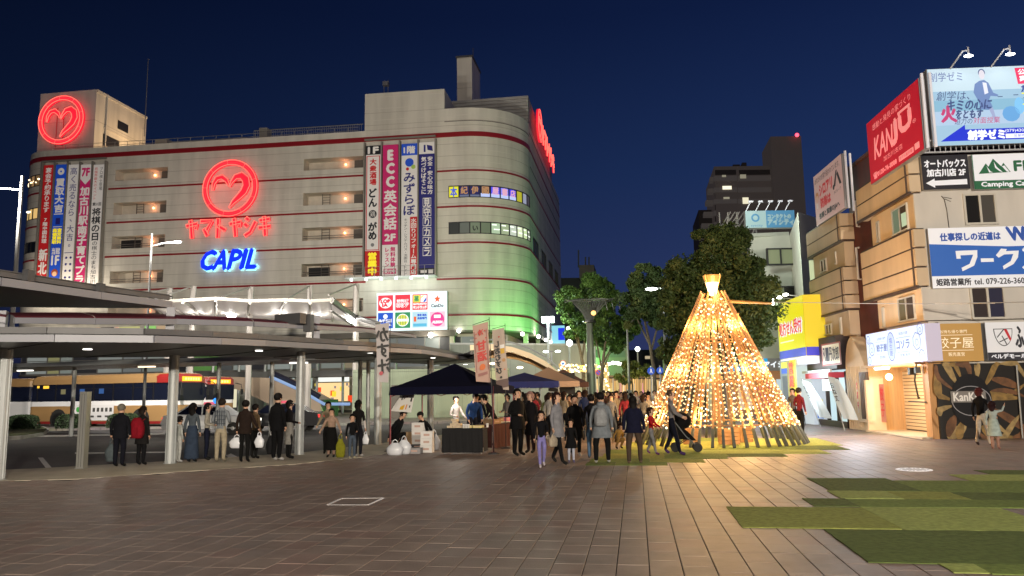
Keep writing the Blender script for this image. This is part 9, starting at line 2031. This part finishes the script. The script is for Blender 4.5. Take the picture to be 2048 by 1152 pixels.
# --- right side
person('man in a maroon jacket with a dark bag standing right of the light tree', 1603, 872, 778, 2.2, top=(.12, .012, .02), leg=(.012, .012, .012), hairc=(.03, .02, .015), H=1.68, skin=SKIN2, arms=('down', 'bent'))
person('man in a grey-brown jacket half hidden by the edge of the light tree', 1586, 872, 780, -.6, top=(.13, .10, .08), leg=(.02, .02, .02), Zf=30, H=1.66)
person('woman in a black sweater and white trousers walking with a child by the mural', 1968, 893, 775, 2.3, 'walk', top=(.008, .008, .010), leg=(.50, .45, .38), shoe=(.06, .04, .04), hairc=(.06, .012, .012), hair='bob', arms=('out', 'down'))
person('girl in a pale mint dress reaching out her arm beside the walking woman', 1992, 899, 812, 2.6, 'stand', top=(.35, .40, .38), leg=(.35, .2, .15), shoe=(.3, .12, .10), child=True, skirt=(.28, (.36, .43, .40), .14), hair='long', hairc=(.04, .012, .015), arms=('high', 'down'), H=1.25)
# --- people farther off, each one alone
rr = random.Random(31); far = []
cols = [((.015, .014, .016), 'black'), ((.03, .03, .035), 'charcoal'), ((.10, .06, .04), 'brown'), ((.30, .24, .16), 'beige'), ((.02, .03, .08), 'navy'), ((.35, .33, .30), 'cream'), ((.12, .12, .13), 'grey'), ((.20, .02, .03), 'red'), ((.06, .07, .03), 'olive')]
spots = [(1052, 31), (1075, 33), (1093, 30), (1104, 36), (1118, 32), (1130, 41), (1140, 34), (1158, 30), (1163, 44), (1172, 36), (1181, 33), (1192, 41), (1200, 31), (1208, 47), (1216, 36), (1226, 33), (1234, 44), (1243, 37), (1250, 32), (1257, 50), (1262, 40), (1272, 35), (1283, 45), (1291, 33), (1297, 38), (1309, 42), (1318, 48), (1045, 38), (1150, 50), (1221, 52), (1066, 27), (1098, 26), (1128, 27), (1138, 29), (1170, 26.5), (1222, 26), (1232, 29), (1250, 28), (1286, 27.5), (1296, 29), (1178, 29), (1110, 29)]
places = ['by the blue tent', 'by the cream tent', 'under the black board', 'in front of the golden gate', 'left of the grey hooded coat', 'right of the grey hooded coat', 'left of the navy jacket', 'right of the navy jacket', 'behind the girl in red']
def place(px):
 for lim, s in ((1060, 'by the blue tent'), (1096, 'by the cream tent'), (1122, 'under the black board'), (1150, 'left of the golden gate'), (1185, 'behind the woman in the black coat'), (1212, 'behind the grey hooded coat'), (1240, 'right of the grey hooded coat'), (1262, 'left of the navy jacket'), (1290, 'behind the navy jacket'), (1400, 'left of the light tree')):
  if px < lim: return s
hn = {'short': 'short hair', 'bob': 'bobbed hair', 'long': 'long hair', 'bun': 'a hair bun'}
used_l = set()
for i, (px, Zf) in enumerate(spots):
 for tries in range(40):
  c, cn = rr.choice(cols); hr_ = rr.choice(('short', 'bob', 'short', 'long', 'bun')); away = rr.random() < .5
  lb = 'distant person in a %s top with %s %s, %s' % (cn, hn[hr_], 'facing away' if away else 'facing the viewer', place(px))
  if lb not in used_l and len(lb.split()) <= 19: break
 lb = 'far person, %s top, %s, %s, %s' % (cn, hn[hr_], 'back turned' if away else 'facing us', place(px)); 
 if lb in used_l: lb = lb.replace('far person', 'rear person')
 used_l.add(lb)
 person(lb, px, 0, 0, (BK if away else 0)+rr.uniform(-.8, .8), rr.choice(('stand', 'walk', 'wide')), top=c, leg=rr.choice(((.015, .015, .02), (.03, .04, .06), (.1, .08, .06))), hair=hr_, hairc=rr.choice(((.012, .009, .008), (.03, .014, .01))), arms=rr.choice((('down', 'down'), ('bent', 'down'), ('bent', 'bent'))), Zf=Zf, H=rr.uniform(1.52, 1.72), group=None)
# ================================================================== LIGHTING OF THE SQUARE (added lamp posts out of view)
for i, (x, y, h, pw) in enumerate(((-8, -22, 6.5, 7000), (4, -24, 6.5, 19000), (13, -20, 6.5, 38000))):
 street_lamp((x, y, 0), h, 1.2, 'station forecourt lamp post behind the viewer, number %s from the left' % ('one', 'two', 'three')[i], pw*1.25, (1, .88, .72), armdir=(0, 1), group='lamp posts by the station')
